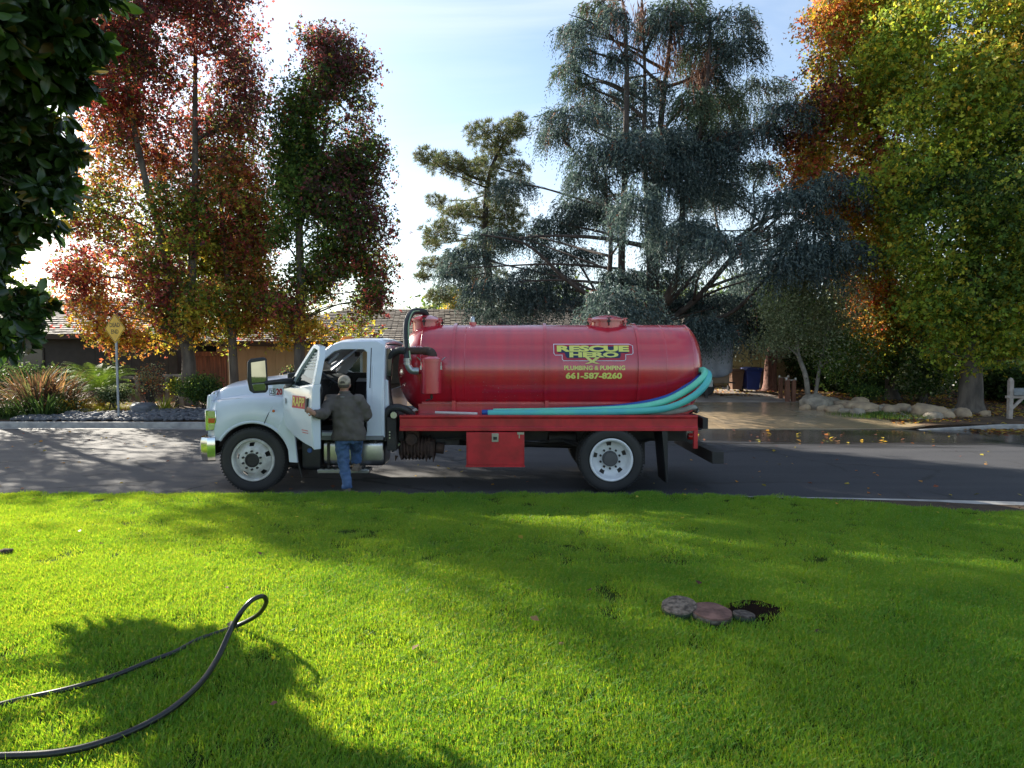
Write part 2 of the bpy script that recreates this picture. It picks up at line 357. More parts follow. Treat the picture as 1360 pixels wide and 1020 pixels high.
X_ = lambda px: WX(px, YN); Z_ = lambda py: WZ(py, YN)
FWX, RWX, WR = X_(333), X_(813), .50
# --- wheels
def wheel(x, y, out, dual, convex):
    w_ = empty('wheel', (x, y, WR)); w_.parent = truck; w_.location = Vector((x, y, WR))-WL[truck.name]
    c = (x, y, WR); s = -1 if out < 0 else 1
    tp = [(.335, -.10), (.36, -.125), (.42, -.135), (.465, -.13), (.487, -.115), (.497, -.095)]
    for gy in (-.06, 0, .06): tp += [(.5, gy-.012), (.486, gy-.010), (.486, gy+.010), (.5, gy+.012)]
    tp += [(.497, .095), (.487, .115), (.465, .13), (.42, .135), (.36, .125), (.335, .10)]
    mb = MB().lathe(tp, c, 'y', 64, caps=False)
    for k in range(64):                                  # shoulder lugs
        a = 2*PI*k/64
        for sy in (-1, 1): mb.box((x+.492*math.cos(a), y+sy*.108, WR+.492*math.sin(a)), (.018, .05, .022), (0, -a, 0))
    mb.lathe([(.43, s*-.1365), (.445, s*-.139), (.455, s*-.136)], c, 'y', 64, caps=False)
    mb.obj('tyre', rub, w_, smooth=True)
    mt = rimm if convex else rimw
    if convex: pr = [(.335, .10), (.325, .118), (.30, .112), (.292, .09), (.287, .05), (.268, .06), (.245, .083), (.215, .112), (.19, .135), (.165, .14), (.11, .14)]
    else: pr = [(.335, .12), (.32, .135), (.30, .125), (.292, .08), (.28, .0), (.262, -.03), (.235, -.04), (.205, -.045), (.18, -.047), (.12, -.047)]
    if out > 0: pr = [(r, -h) for r, h in pr]
    mb = MB(); n = 80; b = 0
    for r, h in pr:
        for k in range(n): a = 2*PI*k/n; mb.v.append((x+r*math.cos(a), y-h, WR+r*math.sin(a)))
    hole = (4, 5) if convex else (4, 5)
    for i in range(len(pr)-1):
        for k in range(n):
            if i in (5, 6) and (k % 16) in (3, 4, 5, 6): continue
            mb.f.append((i*n+k, i*n+(k+1) % n, (i+1)*n+(k+1) % n, (i+1)*n+k))
    mb.obj('rim', mt, w_, smooth=True, angle=50)
    sg = -1 if out < 0 else 1
    dd = -sg*(.05 if not convex else -.0); MB().lathe([(.28, dd-.06), (.275, dd+.06), (.0, dd+.06)] if out > 0 else [(.28, dd+.10), (.275, dd+.01), (.0, dd+.01)], (x, y, WR), 'y', 32).obj('brake_drum', frm, w_, smooth=True)
    hf = (-.14 if convex else .045)*(-sg)
    if convex: hp = [(.11, .138), (.108, .15), (.09, .155), (.085, .13), (0, .13)]
    else: hp = [(.115, -.045), (.115, .03), (.10, .05), (.03, .055), (0, .055)]
    hp = [(r, sg*h) for r, h in hp]
    MB().lathe(hp, c, 'y', 24).obj('hub', frm if convex else M('grey_hub', (.09, .09, .095), .55), w_, smooth=True)
    for k in range(10):
        a = 2*PI*(k+.5)/10; r = .14 if convex else .155; h0 = .138 if convex else -.048
        MB().cyl((x+r*math.cos(a), y+sg*h0, WR+r*math.sin(a)), (x+r*math.cos(a), y+sg*(h0+.03), WR+r*math.sin(a)), .0175, 8).obj('wheel_nut', frm, w_)
    return w_
wheel(FWX, YN+.135, -1, 0, True); wheel(RWX, YN+.135, -1, 0, False); wheel(RWX, YN+.46, -1, 0, True)
wheel(FWX, YF-.135, 1, 0, True); wheel(RWX, YF-.135, 1, 0, False); wheel(RWX, YF-.46, 1, 0, True)
for wx in (FWX, RWX): MB().cyl((wx, YN+.2, WR), (wx, YF-.2, WR), .07).obj('axle', frm, truck, smooth=True)
# --- chassis
for y in (YC-.43, YC+.43): MB().bb(X_(285), X_(930), y-.04, y+.04, .70, .95).obj('frame_rail', frm, truck, bevel=.01)
for xx in (-4.2, -3, -1.2, .2, 1.0, 2.4): MB().bb(xx-.05, xx+.05, YC-.39, YC+.39, .74, .90).obj('cross_member', frm, truck)
MB().cyl((-2.6, YC, .66), (RWX, YC, .55), .05).obj('driveshaft', frm, truck, smooth=True)
MB().lathe([(0, -.2), (.12, -.18), (.2, 0), (.12, .18), (0, .2)], (RWX, YC, WR), 'y', 20).obj('differential', frm, truck, smooth=True)
for y in (YN+.55, YF-.55):
    mb = MB()
    for k in range(4): mb.tube([(RWX+t*(.75-.1*k), y, .76-.03*k-.12*(1-t*t)*(1)) for t in np.linspace(-1, 1, 9)], .022, 6)
    mb.obj('leaf_spring', frm, truck)
# --- front end: lofted hood and fenders
AR = .585
gx0 = X_(272)
def loft(side):
    """half hood: ring stations along x; side -1 near, +1 far"""
    mb = MB(); st = np.concatenate([[gx0-.03, gx0+.0, gx0+.05, gx0+.12], np.linspace(gx0+.2, X_(390), 26)])
    J = 15
    for x in st:
        t = (x-gx0)/(X_(390)-gx0); t = min(max(t, 0), 1)
        front = float(sstep(.12, 0, x-gx0))             # round the nose corner
        d = abs(x-FWX)
        zl = WR+math.sqrt(max(0, AR**2-d*d)) if d < AR else (.80 if x < FWX else max(.46, .5))
        if x < FWX and d < AR: zl = max(zl, .80)
        zl = max(zl, .80) if x < FWX else zl
        zc = 1.40+.07*float(sstep(0, .5, t))            # crease height
        ztop = 1.60+.19*t**.7-.03*front; zedge = ztop-.05-.03*t
        yb = YN+.02+.12*front
        bul = [(yb+.015, zl), (yb, zl+.04*(zc-zl)/.5), (yb-.005, zl+(zc-zl)*.25), (yb+.0, zl+(zc-zl)*.5), (yb+.025, zl+(zc-zl)*.75), (yb+.07, zc-.03), (yb+.12, zc), (yb+.15, zc+.012)]
        hood = [(YN+.31+.04*front, zc+.03), (YN+.345+.04*front, (zc+zedge)/2), (YN+.39+.04*front, zedge-.02), (YN+.46, zedge+.02), (YN+.6, ztop), (YN+.9, ztop+.035-.03*front), (YC, ztop+.045-.03*front)]
        for y, z in bul+hood:
            yy = y if side < 0 else 2*YC-y; mb.v.append((x, yy, max(z, zl)))
    for i in range(len(st)-1):
        for j in range(J-1): mb.f.append((i*J+j, i*J+j+1, (i+1)*J+j+1, (i+1)*J+j))
    mb.f.append(tuple(range(J)))
    return mb
a = loft(-1); b = loft(1); a.add(b.v, b.f); hood = a.obj('hood', white, truck, smooth=True, angle=38)
for sd in (-1, 1):
    yy = YN+.03 if sd < 0 else YF-.03
    arc = [(FWX+AR*math.cos(t), yy, WR+AR*math.sin(t)) for t in np.linspace(R(0), R(149), 26)]
    mb = MB().tube([(FWX+AR-.005, yy, .47)]+arc, .022, 8); mb.obj('fender_lip', white, hood, smooth=True)
    # rear lower fender skirt and wheel well liner
    mb = MB().prism([(FWX+AR-.02, .47), (FWX+AR+.11, .46), (FWX+AR+.07, .9), (FWX+AR-.1, 1.2), (FWX+AR-.19, .95), (FWX+AR-.04, .75)], yy-.012*sd*-1-.02, yy+.02)
    mb.obj('fender_skirt', white, hood, bevel=.008)
    liner = MB(); pts = [(FWX+(AR-.01)*math.cos(t), WR+(AR-.01)*math.sin(t)) for t in np.linspace(R(-5), R(160), 20)]
    y0, y1 = (YN+.04, YN+.62) if sd < 0 else (YF-.62, YF-.04)
    for (x, z) in pts: liner.v += [(x, y0, z), (x, y1, z)]
    liner.f = [(2*i, 2*i+1, 2*i+3, 2*i+2) for i in range(len(pts)-1)]
    yb_ = y1 if sd < 0 else y0
    liner.add([(x, yb_, z) for x, z in pts]+[(FWX-.5, yb_, .75), (FWX+.5, yb_, .75)], [tuple(range(len(pts)))])
    liner.obj('wheel_well', blk, truck)
# engine block behind the wheels, firewall
MB().bb(gx0+.15, -3.35, YC-.42, YC+.42, .62, 1.35).obj('engine', frm, truck, bevel=.03)
# panel seams and marks on the fender (thin recessed-looking strips)
def onfender(poly_px, y=YN+.004):
    return [(X_(a), y, Z_(b)) for a, b in poly_px]
seam = M('panel_gap', (.02, .025, .035), .8)
MB().tube([(X_(349), YN+.016, Z_(563)), (X_(354), YN+.012, Z_(552)), (X_(360), YN+.045, Z_(540)), (X_(363), YN+.085, Z_(535))], .006, 6).obj('panel_seam', seam, hood)
MB().tube([(X_(363), YN+.10, Z_(535)), (X_(366), YN+.14, Z_(531)), (X_(372), YN+.15, Z_(529)), (X_(378), YN+.15, Z_(529))], .006, 6).obj('panel_seam', seam, hood)
MB().lathe([(.0, -.02), (.018, -.016), (.022, 0)], (X_(362), YN+.018, Z_(546)), 'y', 12).obj('marker_light', M('amber_lens', (.6, .12, .02), .25), hood, smooth=True)
# headlight, grille, bumper
hl = MB().prism([(X_(272)-.02, Z_(544)), (X_(285), Z_(545)), (X_(285.5), Z_(560)), (X_(281), Z_(572)), (X_(272)-.02, Z_(573))], YN+.015, YN+.3).obj('headlight', chrome, truck, bevel=.012)
for k, (z0, z1, mm) in enumerate(((546.5, 554, 'head_lens'), (555.5, 562, 'amber_lens'), (563.5, 571, 'head_lens'))):
    m_ = M('head_lens', (.52, .58, .25), .12, col2=(.40, .50, .12), vs=12) if mm == 'head_lens' else MATS['amber_lens']
    MB().prism([(X_(275), Z_(z0)), (X_(284), Z_(z0)), (X_(284-k), Z_(z1)), (X_(275), Z_(z1))], YN+.004, YN+.02).obj('lens', m_, hl, bevel=.004)
hl2 = MB().bb(X_(272)-.02, X_(285), YF-.3, YF-.015, Z_(573), Z_(544)).obj('headlight', chrome, truck, bevel=.012)
gr = MB().prism([(gx0-.09, .93), (gx0-.11, 1.25), (gx0-.07, 1.52), (gx0+.02, 1.56), (gx0+.04, .93)], YN+.34, YF-.34).obj('grille', chrome, truck, bevel=.03)
for k in range(5): MB().bb(gx0-.125, gx0-.09, YN+.45, YF-.45, 1.0+.1*k, 1.05+.1*k).obj('grille_bar', blk, gr)
MB().prism([(gx0-.05, .93), (gx0-.075, 1.25), (gx0-.05, 1.5), (gx0+.03, 1.5), (gx0+.03, .93)], YN+.16, YN+.34).obj('nose_corner', white, truck, bevel=.03)
MB().prism([(gx0-.05, .93), (gx0-.075, 1.25), (gx0-.05, 1.5), (gx0+.03, 1.5), (gx0+.03, .93)], YF-.34, YF-.16).obj('nose_corner', white, truck, bevel=.03)
mb = MB(); path = [(X_(283), YN+.03), (X_(275), YN-.0), (X_(268), YN+.03), (X_(263), YN+.14), (X_(260), YN+.4), (X_(258), YC)]
path += [(x, 2*YC-y) for x, y in path[-2::-1]]
sec = [(.0, Z_(580)), (.035, Z_(581)-.0), (.05, Z_(586)), (.045, Z_(604)), (.03, Z_(611)), (0, Z_(613))]
P2 = [Vector(p) for p in path]
for i, p in enumerate(P2):
    t = (P2[min(i+1, len(P2)-1)]-P2[max(i-1, 0)]).normalized(); nn = Vector((-t.y, t.x)) if True else t
    if nn.dot(p-Vector((X_(333), YC))) < 0: nn = -nn
    for d, z in sec: q = p+nn*d; mb.v.append((q.x, q.y, z))
    for d, z in reversed(sec): q = p+nn*(d-.03); mb.v.append((q.x, q.y, z))
n = 12
for i in range(len(P2)-1):
    for k in range(n): mb.f.append((i*n+k, i*n+(k+1) % n, (i+1)*n+(k+1) % n, (i+1)*n+k))
mb.f += [tuple(range(n)), tuple(range((len(P2)-1)*n, len(P2)*n))]
mb.obj('front_bumper', chrome, truck, smooth=True, angle=30)
MB().bb(X_(272), X_(292), YN+.35, YN+.45, .72, .84).obj('tow_bracket', frm, truck, bevel=.01)
# --- cab
for px in (386,): MB().tube([(X_(px), YN+.187, Z_(528)), (X_(px-1), YN+.187, Z_(512))], .008, 5).obj('panel_seam', seam, hood)
MB().tube([(X_(275), YN+.13, Z_(532.5)), (X_(300), YN+.115, Z_(530.5)), (X_(330), YN+.12, Z_(529))], .004, 5).obj('panel_seam', M('crease_line', (.45, .5, .56), .4), hood)
MB().tube([(X_(392), YN+.35, Z_(493)), (X_(400), YN+.7, Z_(487)), (X_(402), YN+1.0, Z_(486))], .008, 5).obj('wiper', blk, truck)
MB().tube([(X_(368), YN+.26, Z_(497)), (X_(372), YN+.28, Z_(495)), (X_(376), YN+.3, Z_(496))], .016, 6).obj('hood_latch', blk, hood)
def tum(x, y, z):
    k = max(0, z-1.62)/.75*.17
    return (x, y+k if y < YC else y-k, z)
cx = lambda px: WX(px, 10.25); cz = lambda py: WZ(py, 10.25)
outer = [(cx(401), .84), (cx(390), 1.15), (cx(388), cz(513)), (cx(408), cz(490)), (cx(438), cz(459)), (cx(452), cz(454)), (cx(500), cz(452.5)), (cx(511), cz(458)), (cx(510), cz(515)), (cx(508), .84)]
inner = [(cx(413), .92), (cx(404), 1.15), (cx(404), cz(513)), (cx(416), cz(490)), (cx(443), cz(467)), (cx(453), cz(464)), (cx(482), cz(464)), (cx(487), cz(468)), (cx(488), cz(515)), (cx(488), .92)]
cab = MB().ring(outer, inner, YN+.06, YN+.16, tum).obj('cab', white, truck, bevel=.014, seg=3)
winner = [(cx(432), cz(500)), (cx(424), cz(499)), (cx(418), cz(496)), (cx(424), cz(490)), (cx(443), cz(467)), (cx(453), cz(464)), (cx(482), cz(464)), (cx(487), cz(468)), (cx(487), cz(496)), (cx(486), cz(500))]
MB().ring(outer, winner, YF-.16, YF-.06, tum).obj('far_side', white, cab, bevel=.01)
inn2 = [(x, z) for x, z in winner]
MB().prism(inn2, YF-.12, YF-.11, tum).obj('side_window', cgl, cab)
# dark door trim on the far door
MB().ring([(cx(415), 1.0), (cx(412), cz(505)), (cx(420), cz(499)), (cx(486), cz(501)), (cx(486), .95)], [(cx(430), 1.15), (cx(430), cz(515)), (cx(435), cz(508)), (cx(475), cz(509)), (cx(475), 1.15)], YF-.24, YF-.165).obj('door_trim', blk, cab, bevel=.01)
MB().bb(cx(415), cx(486), YF-.19, YF-.165, .95, cz(503)).obj('far_door_lining', seatm, cab)
# roof, floor, back
rf = MB(); st = [(cx(436), cz(461), .10), (cx(441), cz(456.5), .05), (cx(452), cz(452.8), .02), (cx(475), cz(451.2), 0), (cx(500), cz(451.6), .01), (cx(509), cz(454.5), .05), (cx(511), cz(458), .09)]
for x, z, d in st:
    for y, dz in ((YN+.235, -.06), (YN+.26, -.015), (YN+.33, .015), (YN+.6, .04), (YC, .05), (YF-.6, .04), (YF-.33, .015), (YF-.26, -.015), (YF-.235, -.06)): rf.v.append((x, y, z+dz*(1-d*3)))
for i in range(len(st)-1):
    for j in range(8): rf.f.append((i*9+j, i*9+j+1, (i+1)*9+j+1, (i+1)*9+j))
ro = rf.obj('roof', white, cab, smooth=True, angle=70); sm = ro.modifiers.new('thick', 'SOLIDIFY'); sm.thickness = .02; sm.offset = -1
for y in (YC-.45, YC-.15, YC+.15): 
    MB().lathe([(.0, .05), (.04, .045), (.075, .02), (.08, 0)], (cx(446), y, cz(452.5)+.02), 'z', 14, sc=(1, .6)).obj('roof_light', M('amber_lamp', (.75, .22, .02), .2), cab, smooth=True)
MB().bb(cx(448)-.05, cx(448)+.1, YC-.55, YC-.3, cz(453)+.03, cz(449)+.04).obj('beacon', M('amber_lamp', (.75, .22, .02), .2), cab, bevel=.02)
MB().bb(cx(390), cx(510), YN+.07, YF-.07, .80, .86).obj('cab_floor', blk, cab)
bo = [(YN+.08, .84), (YN+.08, 1.62), (YN+.24, cz(458)), (YF-.24, cz(458)), (YF-.08, 1.62), (YF-.08, .84)]
bi = [(YN+.5, 1.55), (YN+.27, 1.60), (YN+.34, cz(465)), (YF-.34, cz(465)), (YF-.27, 1.60), (YF-.5, 1.55)]
bk = MB(); nb = 6; x0, x1 = cx(507), cx(511)
bk.v = [(x, y, z) for x in (x0, x1) for P_ in (bo, bi) for y, z in P_]
for i in range(nb):
    j = (i+1) % nb; bk.f += [(i, j, nb+j, nb+i), (2*nb+i, 3*nb+i, 3*nb+j, 2*nb+j), (i, 2*nb+i, 2*nb+j, j), (nb+i, nb+j, 3*nb+j, 3*nb+i)]
bk.obj('cab_back', white, cab, bevel=.01)
MB().add([(x1-.02, y, z) for y, z in bi], [tuple(range(6))]).obj('rear_window', cgl, cab)
# black corner of the back of the cab seen behind the pillar
MB().prism([(cx(509), cz(463)), (cx(517), cz(462)), (cx(519), cz(475)), (cx(517), cz(500)), (cx(509), cz(500))], YN+.3, YN+.34).obj('corner_glass', dgl, cab, bevel=.008)
MB().prism([(cx(509), cz(503)), (cx(514), cz(506)), (cx(515), cz(540)), (cx(509), cz(560))], YN+.22, YN+.30).obj('corner_panel', white, cab, bevel=.01)
# windscreen, cowl, A pillars
wsb, wst = (cx(389), cz(497)), (cx(439), cz(460))
MB().add([(wsb[0], YN+.2, wsb[1]), (wsb[0]-.12, YC, wsb[1]+.02), (wsb[0], YF-.2, wsb[1]), (wst[0], YF-.28, wst[1]), (wst[0]-.04, YC, wst[1]+.03), (wst[0], YN+.28, wst[1])], [(0, 1, 4, 5), (1, 2, 3, 4)]).obj('windscreen', cgl, cab)
MB().bb(cx(381), cx(400), YN+.16, YF-.16, cz(503), cz(495)).obj('cowl', blk, cab, bevel=.02)
for y in (YN+.2, YF-.2): MB().tube([(wsb[0], y, wsb[1]-.05), (wst[0], y+(.08 if y < YC else -.08), wst[1])], .035, 8).obj('pillar', white, cab, smooth=True)
MB().bb(cx(388), cx(392), YN+.1, YF-.1, .8, 1.75).obj('firewall', blk, cab)
# interior
da = MB().prism([(cx(392), 1.0), (cx(392), cz(503)), (cx(412), cz(500)), (cx(424), cz(505)), (cx(427), cz(520)), (cx(420), 1.2), (cx(410), 1.0)], YN+.22, YF-.2).obj('dashboard', blk, cab, bevel=.02)
swc = Vector((cx(434), YN+.6, cz(505))); ax = Vector((.55, 0, .83)).normalized(); u = Vector((0, 1, 0)); v = ax.cross(u)
sw = MB().tube([swc+(u*math.cos(t)+v*math.sin(t))*.21 for t in np.linspace(0, 2*PI, 29)], .016, 8)
for t in (0, PI, -PI/2): sw.tube([swc-ax*.03, swc+(u*math.cos(t)+v*math.sin(t))*.2], .014, 6)
sw.tube([swc-ax*.3, swc-ax*.02], .03, 8); sw.lathe([(0, -.02), (.07, -.01), (.07, .02), (0, .03)], swc, 'z', 14); sw.obj('steering_wheel', blk, cab, smooth=True)
for y0 in (YN+.3, YN+1.15):
    st_ = MB().bb(cx(446), cx(486), y0, y0+.55, 1.12, 1.28).obj('seat', seatm, cab, bevel=.05, seg=3)
    MB().box((cx(487), y0+.275, 1.55), (.13, .5, .62), (0, .12, 0)).obj('seat_back', seatm, cab, bevel=.05, seg=3)
    MB().bb(cx(450), cx(482), y0+.05, y0+.5, .86, 1.12).obj('seat_base', blk, cab)
MB().bb(cx(410), cx(488), YN+.10, YN+.26, .845, .93).obj('door_sill', M('grey_trim', (.22, .23, .24), .5), cab, bevel=.015)
MB().bb(cx(424), cx(470), YN+.16, YN+.9, .865, .88).obj('floor_mat', M('grey_trim', (.22, .23, .24), .5), cab)
MB().tube([(cx(428), YN+.24, cz(478)), (cx(436), YN+.24, cz(469)), (cx(446), YN+.26, cz(465.5)), (cx(447), YN+.28, cz(470)), (cx(434), YN+.26, cz(483))], .022, 6).obj('grab_handle', M('grey_trim', (.22, .23, .24), .5), cab, smooth=True)
MB().bb(cx(452), cx(456), YC-.1, YC+.1, cz(474), cz(467)).obj('rear_view_mirror', blk, cab, bevel=.01)
# B pillar channels
MB().bb(cx(492.3), cx(493.3), YN+.148, YN+.166, cz(515), cz(462)).xf(lambda x, y, z: (x, y-.09+max(0, z-1.62)/.75*.17-.002, z)).obj('pillar_channel', seam, cab)
MB().tube([(cx(496), YN+.065, cz(535)), (cx(496), YN+.06, cz(512)), (cx(497), YN+.11, cz(485))], .01, 6).obj('grab_rail', white, cab, smooth=True)
# --- the open door
H0 = Vector((cx(379)+.02, 10.14)); E0 = Vector((WX(415.5, 9.36), 9.36)); du = (E0-H0); DL = du.length; du.normalize(); dn = Vector((-du.y, du.x)); 
if dn.y < 0: dn = -dn                                     # inward normal (away from the camera)
def dw(u_, t, z):
    bul = .03*math.sin(PI*min(1, max(0, (z-.8)/.9)))*(1 if t < .05 else 0); tm = max(0, z-1.62)/.75*.16
    q = H0+du*u_+dn*(t+tm-bul); return (q.x, q.y, z)
dz = lambda py, u_: WZ(py, H0.y+du.y*u_)
door_out = [(0.0, 1.10), (.10, 1.0), (.35, .91), (.7, .83), (1.0, .79), (DL-.04, .76), (DL, .86), (DL, 1.3), (DL, 1.70), (DL-.0, 2.12), (DL-.05, 2.235), (DL-.25, 2.27), (DL-.4, 2.21), (.42, 1.95), (.2, 1.73), (.12, 1.66), (.02, 1.66)]
win = [(.24, 1.68), (.45, 1.915), (.74, 2.19), (DL-.24, 2.225), (DL-.09, 2.19), (DL-.06, 2.1), (DL-.07, 1.72), (.5, 1.64)]
door = MB()
low = [(0.0, 1.10), (.10, 1.0), (.35, .91), (.7, .83), (1.0, .79), (DL-.04, .76), (DL, .86), (DL, 1.3), (DL, 1.68), (.5, 1.64), (.24, 1.66), (.12, 1.66), (.02, 1.66)]
# lower skin as a grid so it can bulge
def span(u_):
    lo = np.interp(u_, [0, .1, .35, .7, 1.0, DL], [1.10, 1.0, .91, .83, .79, .765]); return lo, np.interp(u_, [0, .12, .3, .5, DL], [1.66, 1.66, 1.63, 1.64, 1.70])
nu, nz_ = 14, 12
for t in (0, .11):
    b0 = len(door.v)
    for i in range(nu+1):
        u_ = DL*i/nu; lo, hi = span(u_)
        for k in range(nz_+1): door.v.append(dw(u_, t if 0 < k < nz_ or True else t, lo+(hi-lo)*k/nz_))
    for i in range(nu):
        for k in range(nz_): a_ = b0+i*(nz_+1)+k; door.f.append((a_, a_+1, a_+nz_+2, a_+nz_+1))
b1 = (nu+1)*(nz_+1)
rimi = [i*(nz_+1) for i in range(nu+1)]+[nu*(nz_+1)+k for k in range(1, nz_+1)]+[i*(nz_+1)+nz_ for i in range(nu-1, -1, -1)]+[k for k in range(nz_-1, 0, -1)]
for i in range(len(rimi)): a_, c_ = rimi[i], rimi[(i+1) % len(rimi)]; door.f.append((a_, c_, c_+b1, a_+b1))
dr = door.obj('door', white, truck, smooth=True, angle=40, bevel=.012)
wo = [(.16, 1.655), (.40, 1.93), (.70, 2.22), (DL-.25, 2.27), (DL-.05, 2.235), (DL, 2.12), (DL, 1.70), (.5, 1.64)]
wi = [(.25, 1.67), (.47, 1.92), (.75, 2.175), (DL-.24, 2.215), (DL-.10, 2.185), (DL-.075, 2.09), (DL-.075, 1.705), (.5, 1.65)]
MB().ring([(x, z) for x, z in wo], [(x, z) for x, z in wi], .0, .09, lambda u_, t, z: dw(u_, t if t > .05 else t+.06, z) if False else (lambda q: (q.x, q.y, z))(H0+du*u_+dn*(t+max(0, z-1.62)/.75*.16))).obj('window_frame', white, dr, bevel=.01)
def dpl(u_, t, z): q = H0+du*u_+dn*(t+max(0, z-1.62)/.75*.16); return (q.x, q.y, z)
def winglass():
    m = bpy.data.materials.new('door_glass'); m.use_nodes = True; t = m.node_tree; p = t.nodes['Principled BSDF']; p.inputs['Base Color'].default_value = (.10, .13, .14, 1)
    p.inputs['Roughness'].default_value = .03; p.inputs['Specular IOR Level'].default_value = 1; p.inputs['Metallic'].default_value = .35; return m
MB().prism(wi, .045, .052, lambda u_, t, z: dpl(u_, t, z)).obj('window', winglass(), dr)
MB().prism([(.28, 1.67), (.44, 1.84), (.66, 1.79), (DL-.09, 1.76), (DL-.09, 1.70), (.5, 1.65)], .040, .044, dpl).obj('window_tint', MATS['dark_glass'], dr)
# inner trim panel, handle, seal
MB().prism([(.12, 1.12), (.3, 1.0), (DL-.1, .88), (DL-.05, .95), (DL-.05, 1.6), (.15, 1.6)], .112, .15, dpl).obj('door_lining', blk, dr, bevel=.012)
def dskin(u_, z, off=.006):
    q = dw(u_, 0, z); return (q[0]-dn.x*off, q[1]-dn.y*off, z)
MB().add([dskin(DL-.17, 1.50, .03), dskin(DL-.10, 1.50, .03), dskin(DL-.10, 1.30, .03), dskin(DL-.17, 1.30, .03)]+[dskin(DL-.17, 1.50, -.01), dskin(DL-.10, 1.50, -.01), dskin(DL-.10, 1.30, -.01), dskin(DL-.17, 1.30, -.01)],
    [(0, 1, 2, 3), (4, 7, 6, 5), (0, 4, 5, 1), (1, 5, 6, 2), (2, 6, 7, 3), (3, 7, 4, 0)]).obj('door_handle', blk, dr, bevel=.01)
MB().add([dskin(.10, 1.46, .01), dskin(.14, 1.46, .01), dskin(.14, 1.38, .01), dskin(.10, 1.38, .01)], [(0, 1, 2, 3)]).obj('door_badge', M('grey_badge', (.2, .22, .24), .3), dr)
def decal(vs, fs, fn, name, mat, parent):
    mb = MB(); mb.v = [fn(x, y) for x, y in vs[:, :2]]; mb.f = fs; return mb.obj(name, mat, parent)
s0, s1, zt, zb = .36, .82, 1.515, 1.335
def quad2(name, mat, par, fn, x0, x1, y0, y1, nx=4):
    xs_ = np.linspace(x0, x1, nx+1); vs = np.array([(x, y) for y in (y0, y1) for x in xs_]); fs = [(i, i+1, nx+2+i, nx+1+i) for i in range(nx)]
    return decal(vs, fs, fn, name, mat, par)
quad2('sticker', rhp, dr, lambda x, y: dskin(x, y, .006), s0, s1, zb, zt)
vs, fs = text2d('RAPP', s1-s0-.05, zt-zb-.05, s0+.03, zb+.03, .03); decal(vs, fs, lambda x, y: dskin(x, y, .010), 'sticker_lettering', M('sticker_yellow', (.75, .62, .08), .4), dr)
quad2('small_sticker', M('pink_print', (.55, .2, .2), .5), dr, lambda x, y: dskin(x, y, .006), DL-.35, DL-.13, 1.02, 1.035); quad2('small_sticker', MATS['pink_print'], dr, lambda x, y: dskin(x, y, .006), DL-.33, DL-.13, .985, 1.0)
# pale bars painting in the lettering reflected in the window
refl = M('window_reflection', (.62, .64, .62), .4)
for k in range(6):
    z = 1.90+.045*k; u0 = .50+.05*k; quad2('reflection_bar', refl, dr, lambda x, y: dpl(x, .036, y), u0, DL-.13-.02*(k % 2)*2, z, z+.024)
# mirror on its arm
ma = MB().tube([Vector(dpl(.16, .02, 1.66))+Vector((0, 0, .02)), W(385, 506, 9.86), W(371, 507, 9.72), W(352, 509, 9.66)], [.075, .05, .04, .035], 10).obj('mirror_arm', blk, dr, smooth=True)
MB().prism([(.0, 1.60), (.24, 1.63), (.34, 1.80), (.22, 1.74), (.08, 1.68)], -.03, .04, dpl).obj('mirror_base', blk, dr, bevel=.01)
mc = W(342.5, 499, 9.62); ang = math.atan2(.42, 1)
def mf(x, y, z):
    v_ = Matrix.Rotation(R(24), 3, 'Z') @ Vector((x, y, z)); return tuple(v_+mc)
mp_ = [(-.135, .20), (-.10, .245), (.08, .27), (.125, .25), (.14, -.20), (.11, -.25), (-.06, -.255), (-.115, -.22), (-.145, -.05)]
mir = MB().prism(mp_, 0, .11, mf).obj('mirror', blk, dr, bevel=.02, seg=3)
mgl = M('mirror_glass', (.55, .58, .56), .02, 1)
mi2 = [(-.09, .19), (.10, .22), (.115, -.09), (-.085, -.10)]
# child of the door as well: glass halves of the mirror
MB().prism(mi2, -.006, .004, mf).obj('mirror_glass', mgl, dr); MB().prism([(-.08, -.12), (.11, -.11), (.10, -.215), (-.05, -.225)], -.008, .004, mf).obj('spot_mirror', mgl, dr, bevel=.004)
# "25 20" plate on the cowl side
def cowl(x, y): return (WX(x, YN+.185), YN+.185, WZ(y, YN+.185))
MB().bb(X_(355), X_(384), YN+.19, YN+.3, Z_(527), Z_(511)).obj('cowl_side', white, truck, bevel=.01)
vs, fs = text2d('20', 8.2, 8.6, 366.5, 0, .04); decal(vs, fs, lambda x, y: cowl(x, 524.5-y), 'number', M('number_red', (.45, .01, .03), .4), truck)
vs, fs = text2d('25', 6.2, 6.4, 358.2, 0, .02); decal(vs, fs, lambda x, y: cowl(x, 523.5-y), 'number', M('number_grey', (.10, .12, .14), .4), truck)
qx = lambda a, b: (cowl(a, b)[0], cowl(a, b)[2])
mb = MB().ring([qx(357.2, 525), qx(365.4, 525), qx(365.4, 515.8), qx(357.2, 515.8)], [qx(357.7, 524.5), qx(364.9, 524.5), qx(364.9, 516.3), qx(357.7, 516.3)], YN+.183, YN+.189); mb.obj('number_box', MATS['number_grey'], truck)
